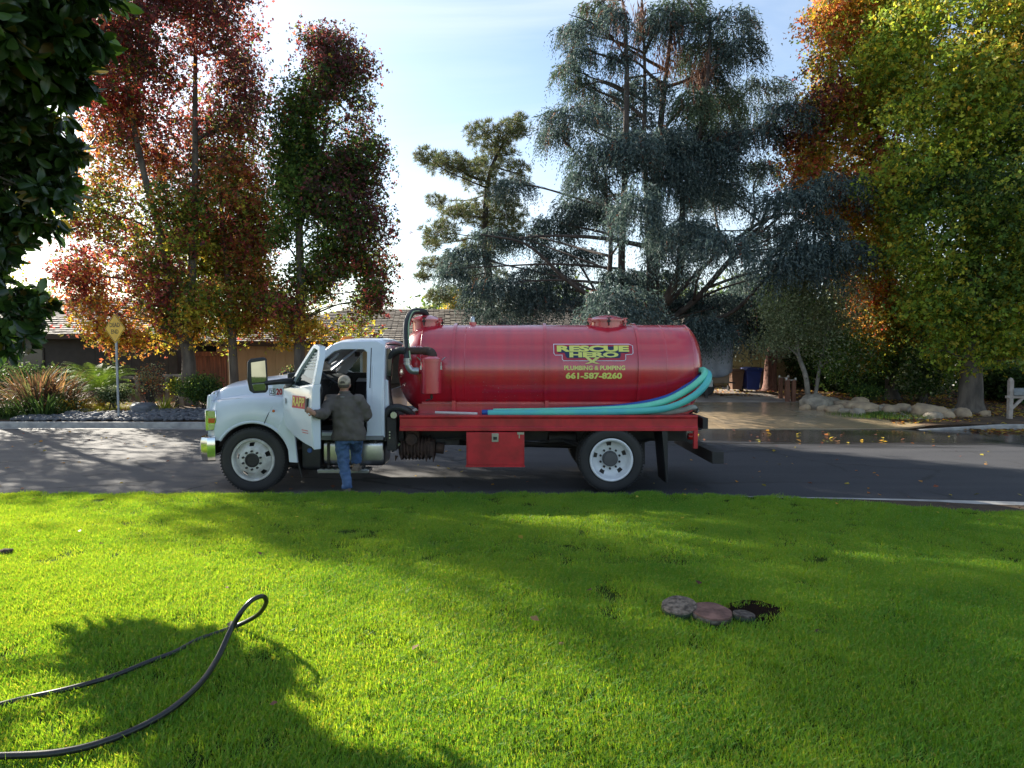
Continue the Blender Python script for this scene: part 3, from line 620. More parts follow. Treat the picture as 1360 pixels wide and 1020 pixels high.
# --- fuel tank, step, battery box
ft = []; r_ = .11; x0, x1 = X_(423), X_(507); z0, z1 = Z_(622), Z_(585)
def rrect(y0, y1, z0, z1, r, n=6):
    o = []
    for (cy_, cz_, a0) in ((y1-r, z1-r, 0), (y0+r, z1-r, 90), (y0+r, z0+r, 180), (y1-r, z0+r, 270)):
        for k in range(n+1): a = R(a0+90*k/n); o.append((cy_+r*math.cos(a), cz_+r*math.sin(a)))
    return o
def xloft(secs):
    """secs: (x, [(y,z)...])"""
    mb = MB(); n = len(secs[0][1])
    for x, p in secs: mb.v += [(x, y, z) for y, z in p]
    for i in range(len(secs)-1):
        for k in range(n): mb.f.append((i*n+k, i*n+(k+1) % n, (i+1)*n+(k+1) % n, (i+1)*n+k))
    mb.f += [tuple(range(n)), tuple(range((len(secs)-1)*n, len(secs)*n))]; return mb
rr = lambda d: rrect(YN+.16+d, YN+.72-d, z0+d, z1-d, .11-d*.5)
fuel = xloft([(x0, rr(.05)), (x0+.01, rr(.015)), (x0+.03, rr(0)), (x1-.05, rr(0)), (x1-.015, rr(.02)), (x1, rr(.06))]).obj('fuel_tank', alu, truck, smooth=True, angle=50)
for px in (431, 468.5, 474): 
    p = rrect(YN+.152, YN+.73, z0-.008, z1+.008, .115); xloft([(X_(px)-.02, p), (X_(px)+.02, p)]).obj('tank_strap', frm if px != 474 else chrome, fuel)
MB().cyl((X_(492), YN+.22, Z_(588)), (X_(492), YN+.14, Z_(584)), .055, 14).obj('fuel_cap', blk, fuel, bevel=.008)
MB().bb(X_(420), X_(507), YN+.04, YN+.16, Z_(583)-.02, Z_(581)+.02).obj('side_rail', M('grey_trim', (.22, .23, .24), .5), truck)
stp = MB().bb(X_(419), X_(488), YN+.02, YN+.30, Z_(629), Z_(624)).obj('step', alu, truck, bevel=.008)
for k in range(9): MB().bb(X_(422)+.085*k, X_(422)+.085*k+.05, YN+.03, YN+.28, Z_(624), Z_(624)+.008).obj('step_tread', alu, stp)
for px in (430, 478): MB().bb(X_(px)-.02, X_(px)+.02, YN+.2, YN+.24, Z_(626), Z_(600)).obj('step_bracket', frm, stp)
bbx = xloft([(X_(395), rrect(YN+.18, YN+.7, Z_(625), Z_(588), .05)), (X_(396), rrect(YN+.15, YN+.7, Z_(627), Z_(586), .07)), (X_(420), rrect(YN+.15, YN+.7, Z_(627), Z_(586), .07)), (X_(421), rrect(YN+.18, YN+.7, Z_(625), Z_(588), .05))]).obj('battery_box', blk, truck, smooth=True, angle=50)
MB().lathe([(0, -.012), (.035, -.012), (.04, 0)], (X_(406), YN+.15, Z_(600)), 'y', 18).obj('blue_emblem', M('blue_emblem', (.05, .13, .4), .4), bbx)
MB().box((X_(392), YN+.25, .42), (.02, .3, .42), (0, -.25, 0)).obj('mudflap', blk, truck)
# black exhaust / mounting column behind the cab
mb = MB().bb(X_(509), X_(531), YN+.35, YF-.35, .75, 1.18); mb.obj('mounting_frame', frm, truck, bevel=.01)
mb = MB().bb(X_(511), X_(524), YN+.12, YN+.35, Z_(600), Z_(555)); mb.obj('valve_bracket', frm, truck, bevel=.01)
for k in range(3): MB().lathe([(0, -.006), (.012, -.006), (.014, 0)], (X_(515), YN+.119, Z_(575+4*k)), 'y', 10).obj('bolt', alu, truck)
MB().lathe([(0, -.06), (.05, -.06), (.06, -.03), (.06, .04)], (X_(521.5), YN+.12, Z_(552)), 'y', 18).obj('air_fitting', alu, truck, smooth=True)
# --- bed
br = MB().prism([(YN+.0, 0), (YN, 0)], 0, 1) if False else None
zr0, zr1 = Z_(572.5), Z_(551.5)
def rail(y, s, x0=X_(530), x1=X_(928)):
    p = [(0, zr0), (0, zr0+.055), (.025, zr0+.07), (.025, zr1-.05), (0, zr1-.035), (0, zr1), (.09, zr1), (.09, zr1-.02), (.05, zr1-.03), (.05, zr0+.02), (.09, zr0+.01), (.09, zr0)]
    return xloft([(x0, [(y+s*a_, b_) for a_, b_ in p]), (x1, [(y+s*a_, b_) for a_, b_ in p])])
rail(YN, 1).obj('bed_rail', red2, truck, bevel=.006); rail(YF, -1).obj('bed_rail', red2, truck)
MB().bb(X_(530), X_(928), YN+.09, YF-.09, zr1-.05, zr1-.02).obj('deck', red2, truck)
MB().bb(X_(530), X_(530)+.06, YN+.09, YF-.09, zr0, zr1-.05).obj('deck_end', red2, truck)
MB().bb(X_(928)-.06, X_(928), YN+.09, YF-.09, zr0, zr1-.05).obj('deck_end', red2, truck)
for k in range(10): MB().bb(X_(545)+.5*k, X_(545)+.5*k+.08, YN+.1, YF-.1, zr0+.02, zr1-.055).obj('cross_beam', frm, truck)
MB().bb(X_(922.5), X_(928), YN, YN+.06, Z_(596), zr0).obj('corner_post', red2, truck, bevel=.004)
# mudflaps rear
for yb in (YN+.02, YF-.62): MB().prism([(X_(876)+.05, Z_(572)), (X_(888), Z_(572)), (X_(889), Z_(642)), (X_(887.5), Z_(643)), (X_(887)-.0, Z_(640))], yb, yb+.6).obj('mudflap', blk, truck)
# rear bumper bar sticking out behind the bed
MB().bb(X_(950)-.03, X_(963)+.0, YN-.0, YF, Z_(616), Z_(600)).obj('rear_bumper', frm, truck, bevel=.006)
for y in (YC-.43, YC+.43): MB().tube([(X_(905), y, .84), (X_(957), y, .60)], .05, 4).obj('bumper_bracket', frm, truck)
for y in (YN+.5, YF-.5): MB().lathe([(.05, -.05), (.055, .02), (.04, .05), (0, .05)], (X_(928)+.03, y, Z_(585)), 'x', 14).obj('tail_light', M('red_lens', (.4, .01, .01), .2), truck, smooth=True)
v_ = MB().lathe([(.055, 0), (.055, .08), (.085, .09), (.085, .12), (.065, .13), (.065, .22), (.05, .24), (0, .24)], (X_(926), YN+.55, Z_(571)), 'x', 16).obj('outlet_valve', alu, truck, smooth=True, angle=30)
MB().tube([(X_(934), YN+.5, Z_(571)), (X_(934), YN+.45, Z_(555))], .01, 6).obj('valve_lever', blk, v_)
MB().tube([(X_(938), YN+.5, Z_(573)), (X_(950), YN+.42, Z_(572))], .008, 6).obj('valve_lever', alu, v_)
# tool box under the bed
tb = MB().bb(X_(619), X_(696.5), YN+.02, YN+.62, Z_(619), Z_(574)).obj('toolbox', red2, truck, bevel=.006)
MB().bb(X_(620.5), X_(695), YN+.004, YN+.019, Z_(617.5), Z_(575)).obj('toolbox_door', red2, tb, bevel=.004)
MB().bb(X_(653), X_(662), YN-.006, YN+.004, Z_(587), Z_(575.5)).obj('latch_plate', alu, tb, bevel=.003); MB().bb(X_(655), X_(660), YN-.016, YN-.006, Z_(584), Z_(580)).obj('latch', frm, tb, bevel=.003)
MB().bb(X_(687), X_(696), YN-.006, YN+.004, Z_(577), Z_(574)).obj('hinge', alu, tb); MB().bb(X_(689), X_(690.5), YN-.012, YN+.004, Z_(582), Z_(574)).obj('hinge', alu, tb)
MB().bb(X_(618.2), X_(697.3), YN+.006, YN+.03, Z_(620.5), Z_(618)).obj('toolbox_edge', red2, tb)
# vacuum pump / gearbox hanging under the bed
pu = MB()
pu.lathe([(.0, -.30), (.13, -.29), (.155, -.25), (.165, .2), (.13, .28), (0, .29)], (X_(549), YN+.45, Z_(600)), 'x', 20)
for k in range(9): pu.lathe([(.15, -.011), (.192, -.009), (.192, .009), (.15, .011)], (X_(528)+.054*k, YN+.45, Z_(600)), 'x', 20)
pu.bb(X_(534), X_(552), YN+.3, YN+.6, Z_(592), Z_(574)); pu.lathe([(0, -.1), (.09, -.08), (.09, .08), (0, .1)], (X_(543), YN+.28, Z_(586)), 'y', 14)
pu.bb(X_(560), X_(572), YN+.3, YN+.65, Z_(610), Z_(590)); pu.tube([(X_(575), YN+.45, Z_(600)), (X_(585), YN+.45, Z_(601))], .09, 12)
po = pu.obj('vacuum_pump', rust, truck, smooth=True, angle=35)
for k in range(7): a = 522+k*8.3+rnd.uniform(-3, 3); MB().tube([(X_(a), YN+.3, Z_(609)), (X_(a+rnd.uniform(-2, 2)), YN+.28, Z_(613+rnd.uniform(0, 5)))], [.03, .004], 5).obj('drain_plug', rust, po)
MB().tube([(X_(515), YN+.3, Z_(603)), (X_(521), YN+.28, Z_(597)), (X_(526), YN+.3, Z_(592))], .025, 8).obj('pump_linkage', alu, po)
MB().bb(X_(572), X_(606), YN+.5, YN+.56, Z_(597), Z_(588)).obj('bracket_arm', frm, truck)
MB().tube([(X_(585), YN+.4, Z_(588)), (X_(620), YN+.42, Z_(585)), (X_(700), YN+.45, Z_(594)), (X_(750), YN+.45, Z_(590)), (X_(775), YN+.5, Z_(600))], .02, 6).obj('air_line', frm, truck, smooth=True)
MB().lathe([(0, -.25), (.11, -.22), (.12, 0), (.11, .22), (0, .25)], (X_(752), YN+.75, Z_(590)), 'x', 16).obj('air_tank', frm, truck, smooth=True)
# --- the big tank
TR = .75; TZ = WZ(432, YC)-TR+.005; TX0, TX1 = WX(566, YC), WX(906, YC)
tp = [(0, -.36), (.2, -.35), (.4, -.31), (.56, -.235), (.66, -.15), (.72, -.07), (TR, 0)]; K0 = 1.27
prof = [(r, TX0+h*K0) for r, h in tp]+[(TR, x) for x in np.linspace(TX0+.1, TX1, 14)]+[(r, TX1-h*.72) for r, h in tp[::-1][1:]]
tank = MB().lathe([(r, h) for r, h in prof], (0, YC, TZ), 'x', 72).obj('tank', red, truck, smooth=True, angle=50)
def ry(z, off=0): return YC-math.sqrt(max(.01, (TR+off)**2-(z-TZ)**2))
TY = YC-TR
def rib(x, w=.05, h=.03):
    MB().lathe([(TR-.01, -w/2), (TR+h, -w/2), (TR+h, w/2), (TR-.01, w/2)], (x, YC, TZ), 'x', 72, caps=False).obj('rib', red, tank, smooth=True, angle=30)
for px in (602, 725, 849): rib(WX(px, TY+.05))
for px in (617, 886, 912):
    if px < 900: MB().lathe([(TR-.002, -.01), (TR+.004, 0), (TR-.002, .01)], (WX(px, TY), YC, TZ), 'x', 72, caps=False).obj('weld_seam', red, tank, smooth=True)
MB().lathe([(TR-.002, -.008), (TR+.004, 0), (TR-.002, .008)], (TX0, YC, TZ), 'x', 72, caps=False).obj('weld_seam', red, tank, smooth=True)
MB().lathe([(TR-.002, -.008), (TR+.004, 0), (TR-.002, .008)], (TX1, YC, TZ), 'x', 72, caps=False).obj('weld_seam', red, tank, smooth=True)
# saddle skirts along the tank's belly
for s in (-1, 1):
    y = YC+s*.60; MB().bb(TX0-.05, TX1+.02, y-.012, y+.012, zr1-.03, WZ(537, y)).obj('tank_skirt', red, tank, bevel=.003)
    MB().bb(TX0-.05, TX1+.02, y-.05, y+.03, WZ(537, y), WZ(537, y)+.012).obj('skirt_flange', red, tank)
MB().bb(TX0, TX1, YC-.55, YC+.55, zr1-.03, zr1+.16).obj('saddle', red, tank)
for px in (603, 726, 850): MB().bb(WX(px, YN+.6)-.03, WX(px, YN+.6)+.03, YN+.52, YN+.585, zr1-.02, WZ(532, YN+.55)).obj('gusset', red, tank)
# manways
def manway(cx_, cy_, r, zt, tilt=0):
    z0 = TZ+math.sqrt(max(0, TR**2-(cy_-YC)**2))-.10
    m_ = MB().lathe([(r, 0), (r, zt-z0), (r+.03, zt-z0), (r+.03, zt-z0+.015)], (cx_, cy_, z0), 'z', 32, caps=False).obj('manway', red, tank, smooth=True, angle=30)
    MB().lathe([(r+.045, 0), (r+.045, .02), (r+.01, .035), (r*.7, .075), (r*.35, .095), (0, .1)], (cx_, cy_, zt+.018), 'z', 32).obj('lid', red, tank, smooth=True, angle=30)
    for k in range(6):
        a = 2*PI*k/6+.5; q = Vector((cx_+(r+.055)*math.cos(a), cy_+(r+.055)*math.sin(a), zt))
        MB().tube([q-Vector((0, 0, .07)), q+Vector((0, 0, .06))], .012, 6).box(q+Vector((0, 0, -.0)), (.05, .05, .03)).box(q+Vector((0, 0, .055)), (.07, .016, .016)).obj('lid_clamp', red if k % 2 else frm, tank)
manway(WX(567, YC), YC, .235, WZ(432, YC)+.055); manway(WX(805, YC), YC, .285, WZ(431, YC)+.04)
vx = WX(628, YC); MB().lathe([(.05, 0), (.05, .05), (.04, .06), (.04, .13), (.03, .15), (0, .16)], (vx, YC, TZ+TR-.01), 'z', 16).obj('relief_valve', alu, tank, smooth=True, angle=30)
MB().cyl((WX(628, YC), YC, TZ+TR-.03), (WX(628, YC), YC, TZ+TR+.045), .06, 16).obj('vent_collar', red, tank)
# canister on the front side of the tank
CY = YN+.22; kx, kr = WX(573, CY), .155
can = MB().lathe([(0, 0), (kr-.02, .0), (kr, .012), (kr, .50), (kr+.012, .50), (kr+.012, .545), (kr-.03, .575), (0, .60)], (kx, CY, WZ(523, CY)), 'z', 28).obj('moisture_trap', red, truck, smooth=True, angle=35)
MB().cyl((kx, CY, WZ(523, CY)-.07), (kx, CY, WZ(523, CY)), .02, 8).tube([(kx-.09, CY, WZ(532, CY)), (kx, CY, WZ(530, CY)), (kx+.02, CY, WZ(527, CY))], .012, 6).obj('drain_tap', frm, can)
MB().bb(kx-.05, kx+.05, CY+.12, TY+.45, WZ(500, CY)-.05, WZ(500, CY)+.05).obj('mounting_bracket', red, can)
for s_ in (-1, 1):
    q = Vector((kx+s_*.15-.0, CY-.03, WZ(478, CY))); mb = MB().tube([q+Vector((0, 0, -.1)), q], .012, 6)
    for d in (-1, 1): mb.tube([q-Vector((0, 0, .02)), q+Vector((d*.07, 0, .045))], .008, 5)
    mb.box(q-Vector((0, 0, .12)), (.04, .04, .06)); mb.obj('wing_clamp', alu, can)
pip = MB().tube([(WX(535, CY+.1), CY+.08, WZ(466, CY)), (WX(566, CY), CY+.08, WZ(466, CY))], .058, 14).obj('iron_pipe', rust, truck, smooth=True)
MB().tube(bez([(WX(562, CY), CY+.08, WZ(466, CY)), (WX(569, CY), CY+.07, WZ(466.5, CY)), (WX(574, CY), CY+.02, WZ(470, CY)), (WX(575, CY), CY, WZ(478, CY))], 5), .068, 14).obj('pipe_elbow', rust, truck, smooth=True)
def hose(name, pts, r, mat, parent, n=10, k=10, label=None): return MB().tube(bez(pts, k), r, n).obj(name, mat, parent, smooth=True, angle=80)
hb = M('black_hose', (.018, .018, .02), .5, col2=(.03, .03, .03), vs=30)
hose('vacuum_hose', [(WX(566, YC), YC-.02, WZ(424, YC)), (WX(566, YC), YC-.03, WZ(417, YC)), (WX(560, 11.2), 11.15, WZ(413.5, 11.15)), (WX(549, 11), 10.95, WZ(415, 10.95)), (WX(542, 10.8), 10.7, WZ(428, 10.7)), (WX(540, 10.5), 10.5, WZ(455, 10.5)), (WX(541.5, 10.3), 10.3, WZ(478, 10.3))], .055, hb, truck)
MB().tube(bez([(WX(558, 11.1), 11.04, WZ(412.5, 11.0)), (WX(549, 10.9), 10.87, WZ(415, 10.9)), (WX(544.5, 10.7), 10.62, WZ(430, 10.62)), (WX(544.5, 10.5), 10.42, WZ(458, 10.42)), (WX(546, 10.3), 10.24, WZ(478, 10.24))], 8), .012, 6).obj('green_stripe', M('pale_green_stripe', (.3, .42, .25), .6), truck)
MB().lathe([(.066, 0), (.066, .05)], (WX(541.5, 10.3), 10.3, WZ(480, 10.3)), 'z', 14).lathe([(.066, -.08), (.066, -.05)], (WX(541.5, 10.3), 10.3, WZ(480, 10.3)+.03), 'z', 14).obj('hose_clamp', alu, truck)
MB().tube(bez([(WX(541.5, 10.3), 10.3, WZ(480, 10.3)), (WX(542.5, 10.3), 10.3, WZ(486, 10.3)), (WX(547, 10.3), 10.31, WZ(492, 10.3)), (WX(556, 10.3), 10.32, WZ(493, 10.3))], 6), .056, 14).obj('elbow_fitting', M('galvanised', (.42, .46, .48), .4, .8, col2=(.3, .33, .35), vs=14), truck, smooth=True)
MB().tube([(WX(554, CY), CY+.06, WZ(493, CY)), (WX(562, CY), CY+.03, WZ(493, CY))], .045, 12).obj('inlet_stub', red, can)
hose('suction_line', [(WX(540, 10.35), 10.35, WZ(466, 10.35)), (WX(529, 10.4), 10.4, WZ(466, 10.4)), (WX(519, 10.45), 10.45, WZ(474, 10.45)), (WX(513.5, 10.5), 10.5, WZ(492, 10.5)), (WX(515, 10.55), 10.5, WZ(520, 10.5)), (WX(520, 10.6), 10.5, WZ(545, 10.5)), (WX(523, 10.6), 10.55, WZ(575, 10.6))], .062, hb, truck)
hose('suction_line', [(WX(512, 10.3), 10.3, WZ(585, 10.3)), (WX(510, 10.3), 10.28, WZ(560, 10.3)), (WX(516, 10.3), 10.28, WZ(545, 10.3)), (WX(528, 10.3), 10.28, WZ(541, 10.3)), (WX(540, 10.3), 10.3, WZ(545, 10.3)), (WX(546, 10.3), 10.4, WZ(553, 10.3))], .06, hb, truck)
hose('suction_line', [(WX(518, 10.8), 10.8, WZ(470, 10.8)), (WX(516, 10.8), 10.75, WZ(510, 10.8)), (WX(520, 10.8), 10.75, WZ(570, 10.8))], .05, hb, truck)
# lettering on the tank
def tk(off):
    def f(px, py):
        z = WZ(py, TY+.05); return (WX(px, TY+.05), ry(z, off), z)
    return f
def tile(poly, name, mat, off, n=1):
    """polygon in pixels, cut in bands so that it follows the curve"""
    ys = [p[1] for p in poly]; bm = bmesh.new(); f = bm.faces.new([bm.verts.new((p[0], p[1], 0)) for p in poly]); 
    for c_ in np.arange(min(ys)+1.5, max(ys), 1.5): bmesh.ops.bisect_plane(bm, geom=bm.verts[:]+bm.edges[:]+bm.faces[:], plane_co=(0, c_, 0), plane_no=(0, 1, 0))
    bmesh.ops.triangulate(bm, faces=bm.faces[:]); bm.verts.index_update()
    vs = np.array([v.co[:2] for v in bm.verts]); fs = [tuple(v.index for v in f.verts) for f in bm.faces]; bm.free()
    return decal(vs, fs, tk(off), name, mat, tank)
sh = lambda d: [(735+d, 456.5+d), (836-0, 456.5+d), (841-d, 459), (841-d, 469-d), (839, 471-d), (831-d, 471.5-d), (831-d, 477-d), (829, 479.5-d), (748, 479.5-d), (746+d, 477-d), (746+d, 472-d), (737, 472-d), (735+d, 469-d)]
tile(sh(0), 'logo_outline', wpr, .003); tile(sh(1.0), 'logo_field', rpr, .006)
tile([(749.5, 468), (824, 468), (824, 473), (822, 475.5), (753, 475.5), (751, 473)], 'logo_shadow', npr, .009); tile([(740.5, 460), (832, 460), (834, 468.6), (741, 468.6)], 'logo_shadow', npr, .009)
def tktext(s_, x0, x1, y0, y1, mat, off, bold=.03, name='lettering'):
    vs, fs = text2d(s_, x1-x0, y1-y0, x0, 0, bold); bm = bmesh.new(); V_ = [bm.verts.new(v) for v in vs]
    for f in fs:
        try: bm.faces.new([V_[i] for i in f])
        except ValueError: pass
    for c_ in np.arange(1.5, y1-y0, 1.5): bmesh.ops.bisect_plane(bm, geom=bm.verts[:]+bm.edges[:]+bm.faces[:], plane_co=(0, c_, 0), plane_no=(0, 1, 0))
    bmesh.ops.triangulate(bm, faces=bm.faces[:]); bm.verts.index_update()
    vs = np.array([v.co[:2] for v in bm.verts]); fs = [tuple(v.index for v in f.verts) for f in bm.faces]; bm.free()
    g = tk(off); return decal(vs, fs, lambda x, y: g(x, y1-y), name, mat, tank)
tktext('RESCUE', 739.5, 835.5, 458.8, 467.2, yel, .012, .055); tktext('HERO', 756, 821, 467.6, 474.6, yel, .013, .055)
tktext('PLUMBING & PUMPING', 749, 829.5, 485.5, 491.5, ylp, .004, .035); tktext('661-587-8260', 751, 825.5, 494.6, 503.2, yel, .004, .045)
tile([(776, 474), (781, 474), (786, 478.5), (791, 474), (797, 474), (789, 480.5), (796, 483), (792, 483.2), (786, 481.6), (779, 483.2), (776, 483), (783, 480.5)], 'crossed_wrench_emblem', ylp, .016)
tktext('2000 GAL', 544.5, 561, 459.5, 462.6, wpr, .004, .02)
# stone chips and dried splashes
mb = MB(); g = tk(.003)
for k in range(120):
    px = rnd.gauss(665, 35); py = 546-abs(rnd.gauss(0, 20)); 
    if not 608 < px < 720: continue
    s_ = rnd.uniform(.15, .5); q = [g(px+s_*math.cos(a), py+s_*math.sin(a)) for a in (0, 1.3, 2.6, 3.9, 5.2)]; mb.add(q, [tuple(range(5))])
o = mb.obj('paint_splashes', M('splash', (.55, .45, .45), .6), tank); o['kind'] = 'stuff'
# ---------------------------------------------------------------- hoses and pipe lying on the bed
def corr(name, pts, r, mat, label, cat='hose', group=None):
    P_ = bez([W(a, b, y) for a, b, y in pts], 40); D = [0]
    for i in range(1, len(P_)): D.append(D[-1]+(P_[i]-P_[i-1]).length)
    n = int(D[-1]/.013); Q = []; Rr = []; D = np.array(D); A = np.array([p[:] for p in P_])
    for i in range(n): d = D[-1]*i/(n-1); Q.append(tuple(np.interp(d, D, A[:, k]) for k in range(3))); Rr.append(r*(1 if i % 2 else .90))
    o = MB().tube(Q, Rr, 10).obj(name, mat, smooth=True, angle=180); return tag(o, label, cat, group)
grn = M('green_hose', (.13, .62, .42), .38, col2=(.18, .68, .50), vs=4, coat=.2); teal = M('teal_hose', (.03, .30, .36), .4, col2=(.05, .38, .42), vs=4); blu = M('blue_hose', (.015, .10, .42), .4)
corr('suction_hose', [(655, 547, 10.32), (760, 545.5, 10.32), (835, 542, 10.3), (880, 534, 10.28), (913, 518, 10.28), (933, 502, 10.3), (936, 494, 10.45), (931, 492, 10.65), (923, 498, 11.0), (919, 512, 11.3)], .056, grn, 'green corrugated hose looping highest round the rear end of the red tank')
corr('suction_hose', [(648, 549, 10.2), (760, 548, 10.18), (850, 546, 10.17), (890, 541, 10.16), (920, 527, 10.16), (937, 511, 10.2), (941, 500, 10.35), (938, 494.5, 10.6), (930, 496, 11.0), (926, 515, 11.4)], .056, M('aqua_hose', (.11, .55, .44), .38, col2=(.08, .46, .50), vs=3), 'blue green hose lying along the outer edge of the truck bed')
corr('suction_hose', [(640, 548.2, 10.45), (740, 545, 10.45), (820, 541, 10.42), (880, 530, 10.42), (914, 513, 10.45), (928, 502, 10.6), (925, 498, 10.8), (917, 505, 11.2)], .05, blu, 'blue hose tucked between the green hoses and the red tank')
corr('suction_hose', [(830, 549.5, 10.3), (880, 548, 10.3), (905, 545, 10.3), (920, 541, 10.3), (925, 546, 10.5)], .045, M('grey_hose', (.35, .36, .33), .6), 'pale grey hose under the green hoses at the rear of the bed')
tag(MB().tube([W(578, 547.8, 10.25), W(634, 549.5, 10.2)], .022, 10).obj('white_pipe', M('pvc', (.6, .55, .55), .5), smooth=True), 'thin pinkish white pipe lying on the front of the red truck bed', 'pipe')
tag(MB().tube(bez([W(916, 549, 10.5), W(922, 546, 10.4), W(927, 543, 10.3), W(925, 547, 10.2)], 6), .012, 6).obj('wire_hook', frm), 'short black wire loop at the rear corner of the truck bed', 'hook')
# ---------------------------------------------------------------- the man
skin = M('skin', (.42, .23, .16), .55, col2=(.36, .18, .13), vs=20); jk = M('brown_jacket', (.115, .098, .086), .85, col2=(.080, .068, .062), vs=5, bump=.6, bs=12)
jn = M('blue_jeans', (.040, .085, .19), .85, col2=(.09, .15, .28), vs=6, bump=.5, bs=40, lo=.4, hi=.7); capm = M('tan_cap', (.48, .41, .32), .85, col2=(.25, .2, .15), vs=15); bt = M('boot_leather', (.22, .17, .13), .8)
MY = 9.66
def mp(px, py, Y=MY): return W(px, py, Y)
man = empty('person', (mp(463, 600).x, MY, 0), 'person in a tan cap, brown jacket and jeans climbing into the open cab', 'person')
def rem(o, vox, sm=6, fac=.6):
    m_ = o.modifiers.new('r', 'REMESH'); m_.mode = 'VOXEL'; m_.voxel_size = vox; m_.use_smooth_shade = True
    s_ = o.modifiers.new('s', 'SMOOTH'); s_.iterations = sm; s_.factor = fac
def folds(o, st=.012, sc=.09, seed=0):
    t = bpy.data.textures.new('folds', 'CLOUDS'); t.noise_scale = sc; t.noise_depth = 1
    d = o.modifiers.new('d', 'DISPLACE'); d.texture = t; d.strength = st*2; d.mid_level = .5; d.texture_coords = 'GLOBAL'
def ell(mb, rings, n=20):
    """rings: (centre, rx, ry, tilt dir) horizontal-ish ellipses"""
    b = len(mb.v)
    for c_, rx, ry in rings:
        for k in range(n):
            a = 2*PI*k/n; mb.v.append((c_[0]+rx*math.cos(a), c_[1]+ry*math.sin(a), c_[2]))
    for i in range(len(rings)-1):
        for k in range(n): mb.f.append((b+i*n+k, b+i*n+(k+1) % n, b+(i+1)*n+(k+1) % n, b+(i+1)*n+k))
    mb.f += [tuple(b+k for k in range(n))[::-1], tuple(b+(len(rings)-1)*n+k for k in range(n))]; return mb
def ball(mb, c_, rx, ry, rz, n=16, m=10):
    c_ = Vector(c_); return ell(mb, [((c_.x, c_.y, c_.z+rz*math.sin(t)), max(.001, rx*math.cos(t)), max(.001, ry*math.cos(t))) for t in np.linspace(-PI/2, PI/2, m)], n)
shL, shR = mp(440, 531), mp(476, 531); neck = mp(457, 519, MY+.02)
hip = mp(461, 582); head = mp(457.3, 511, MY+.03)
elL, wrL = mp(430, 550, 9.42), mp(416, 549, 9.20); elR, wrR = mp(487, 552, 9.74), mp(484, 556, 10.0)
hdL = Vector((E0.x-.005, E0.y-.03, WZ(546, E0.y)))
# body: head, neck, torso core, arms, legs in one mesh
bd = MB()
ball(bd, (head.x, head.y, head.z+.01), .076, .096, .118, 20, 14); ball(bd, (head.x-.01, head.y+.075, head.z-.06), .045, .04, .05)
bd.tube([neck+Vector((0, 0, -.12)), neck+Vector((0, .01, .03)), head+Vector((0, 0, -.04))], [.07, .06, .06], 14)
for s_ in (-1, 1): ball(bd, (head.x+s_*.08, head.y+.01, head.z-.01), .014, .024, .034, 10, 7)
ball(bd, (head.x, head.y+.1, head.z-.005), .014, .022, .025, 8, 6)
ell(bd, [((hip.x, MY, hip.z-.02), .13, .09), ((hip.x, MY, hip.z+.15), .13, .09), ((neck.x, MY, hip.z+.42), .15, .1), ((neck.x, MY, shL.z+.0), .14, .08), ((neck.x, MY, neck.z-.02), .06, .06)])
bd.tube([shL, elL, wrL], [.05, .04, .03], 12); bd.tube([shR, elR, wrR], [.05, .04, .03], 12)
legs = {}
hL, kL, aL = Vector((mp(455, 585).x, MY, .92)), mp(456, 610, MY+.02), mp(461, 645, MY-.02); hR, kR, aR = Vector((mp(472, 585).x, MY+.03, .92)), mp(473, 597, MY+.36), mp(473, 615, 10.02)
bd.tube([hL, kL, aL, Vector((aL.x, aL.y, .07))], [.08, .055, .045, .04], 12); bd.tube([hR, kR, aR], [.08, .055, .04], 12)
bo_ = bd.obj('body', skin, man); rem(bo_, .012, 3)
# gripping hand: palm behind the door edge with fingers wrapped around it
def hand(root, tip_dir, up, side, curl, name, thumb=1):
    """root: wrist; tip_dir forward, up: knuckle side, side: across the palm"""
    hb_ = MB(); f_, u_, s_ = Vector(tip_dir).normalized(), Vector(up).normalized(), Vector(side).normalized()
    hb_.tube([root-f_*.03, root+f_*.02, root+f_*.05, root+f_*.095], [.028, .034, .036, .028], 12)
    b = len(hb_.v)-48; hb_.xf(lambda x, y, z: tuple(root+(lambda d: f_*d.dot(f_)+s_*d.dot(s_)*1.2+u_*d.dot(u_)*.55)(Vector((x, y, z))-root)), b)
    for k, ln in enumerate((.072, .080, .075, .060)):
        p = root+f_*.085+s_*(-.030+.020*k); q = [p]; a = 0; rr_ = [.0095]
        for j in range(3): a += curl; d = f_*math.cos(a)-u_*math.sin(a); p = p+d*ln/3*1.05; q.append(p); rr_.append(.0092-.001*j)
        hb_.tube(q, rr_, 8); ball(hb_, q[-1], .0075, .0075, .0075, 8, 6)
    p = root+f_*.03-s_*.03*thumb; q = [p, p-s_*.02*thumb+f_*.02-u_*.01, p-s_*.03*thumb+f_*.04-u_*.025, p-s_*.022*thumb+f_*.055-u_*.04]; hb_.tube(q, [.014, .012, .0105, .008], 8)
    return hb_.obj(name, skin, man, smooth=True, angle=180)
fdir = (Vector(hdL)-wrL).normalized()
hand(wrL+Vector((-.0, 0, .01)), Vector((-.85, .15, .25)), Vector((-.2, -.95, .1)), Vector((.1, 0, 1)), .6, 'hand')
hand(wrR, Vector((-.1, 1, .05)), Vector((0, -.1, 1)), Vector((1, 0, 0)), .45, 'hand')
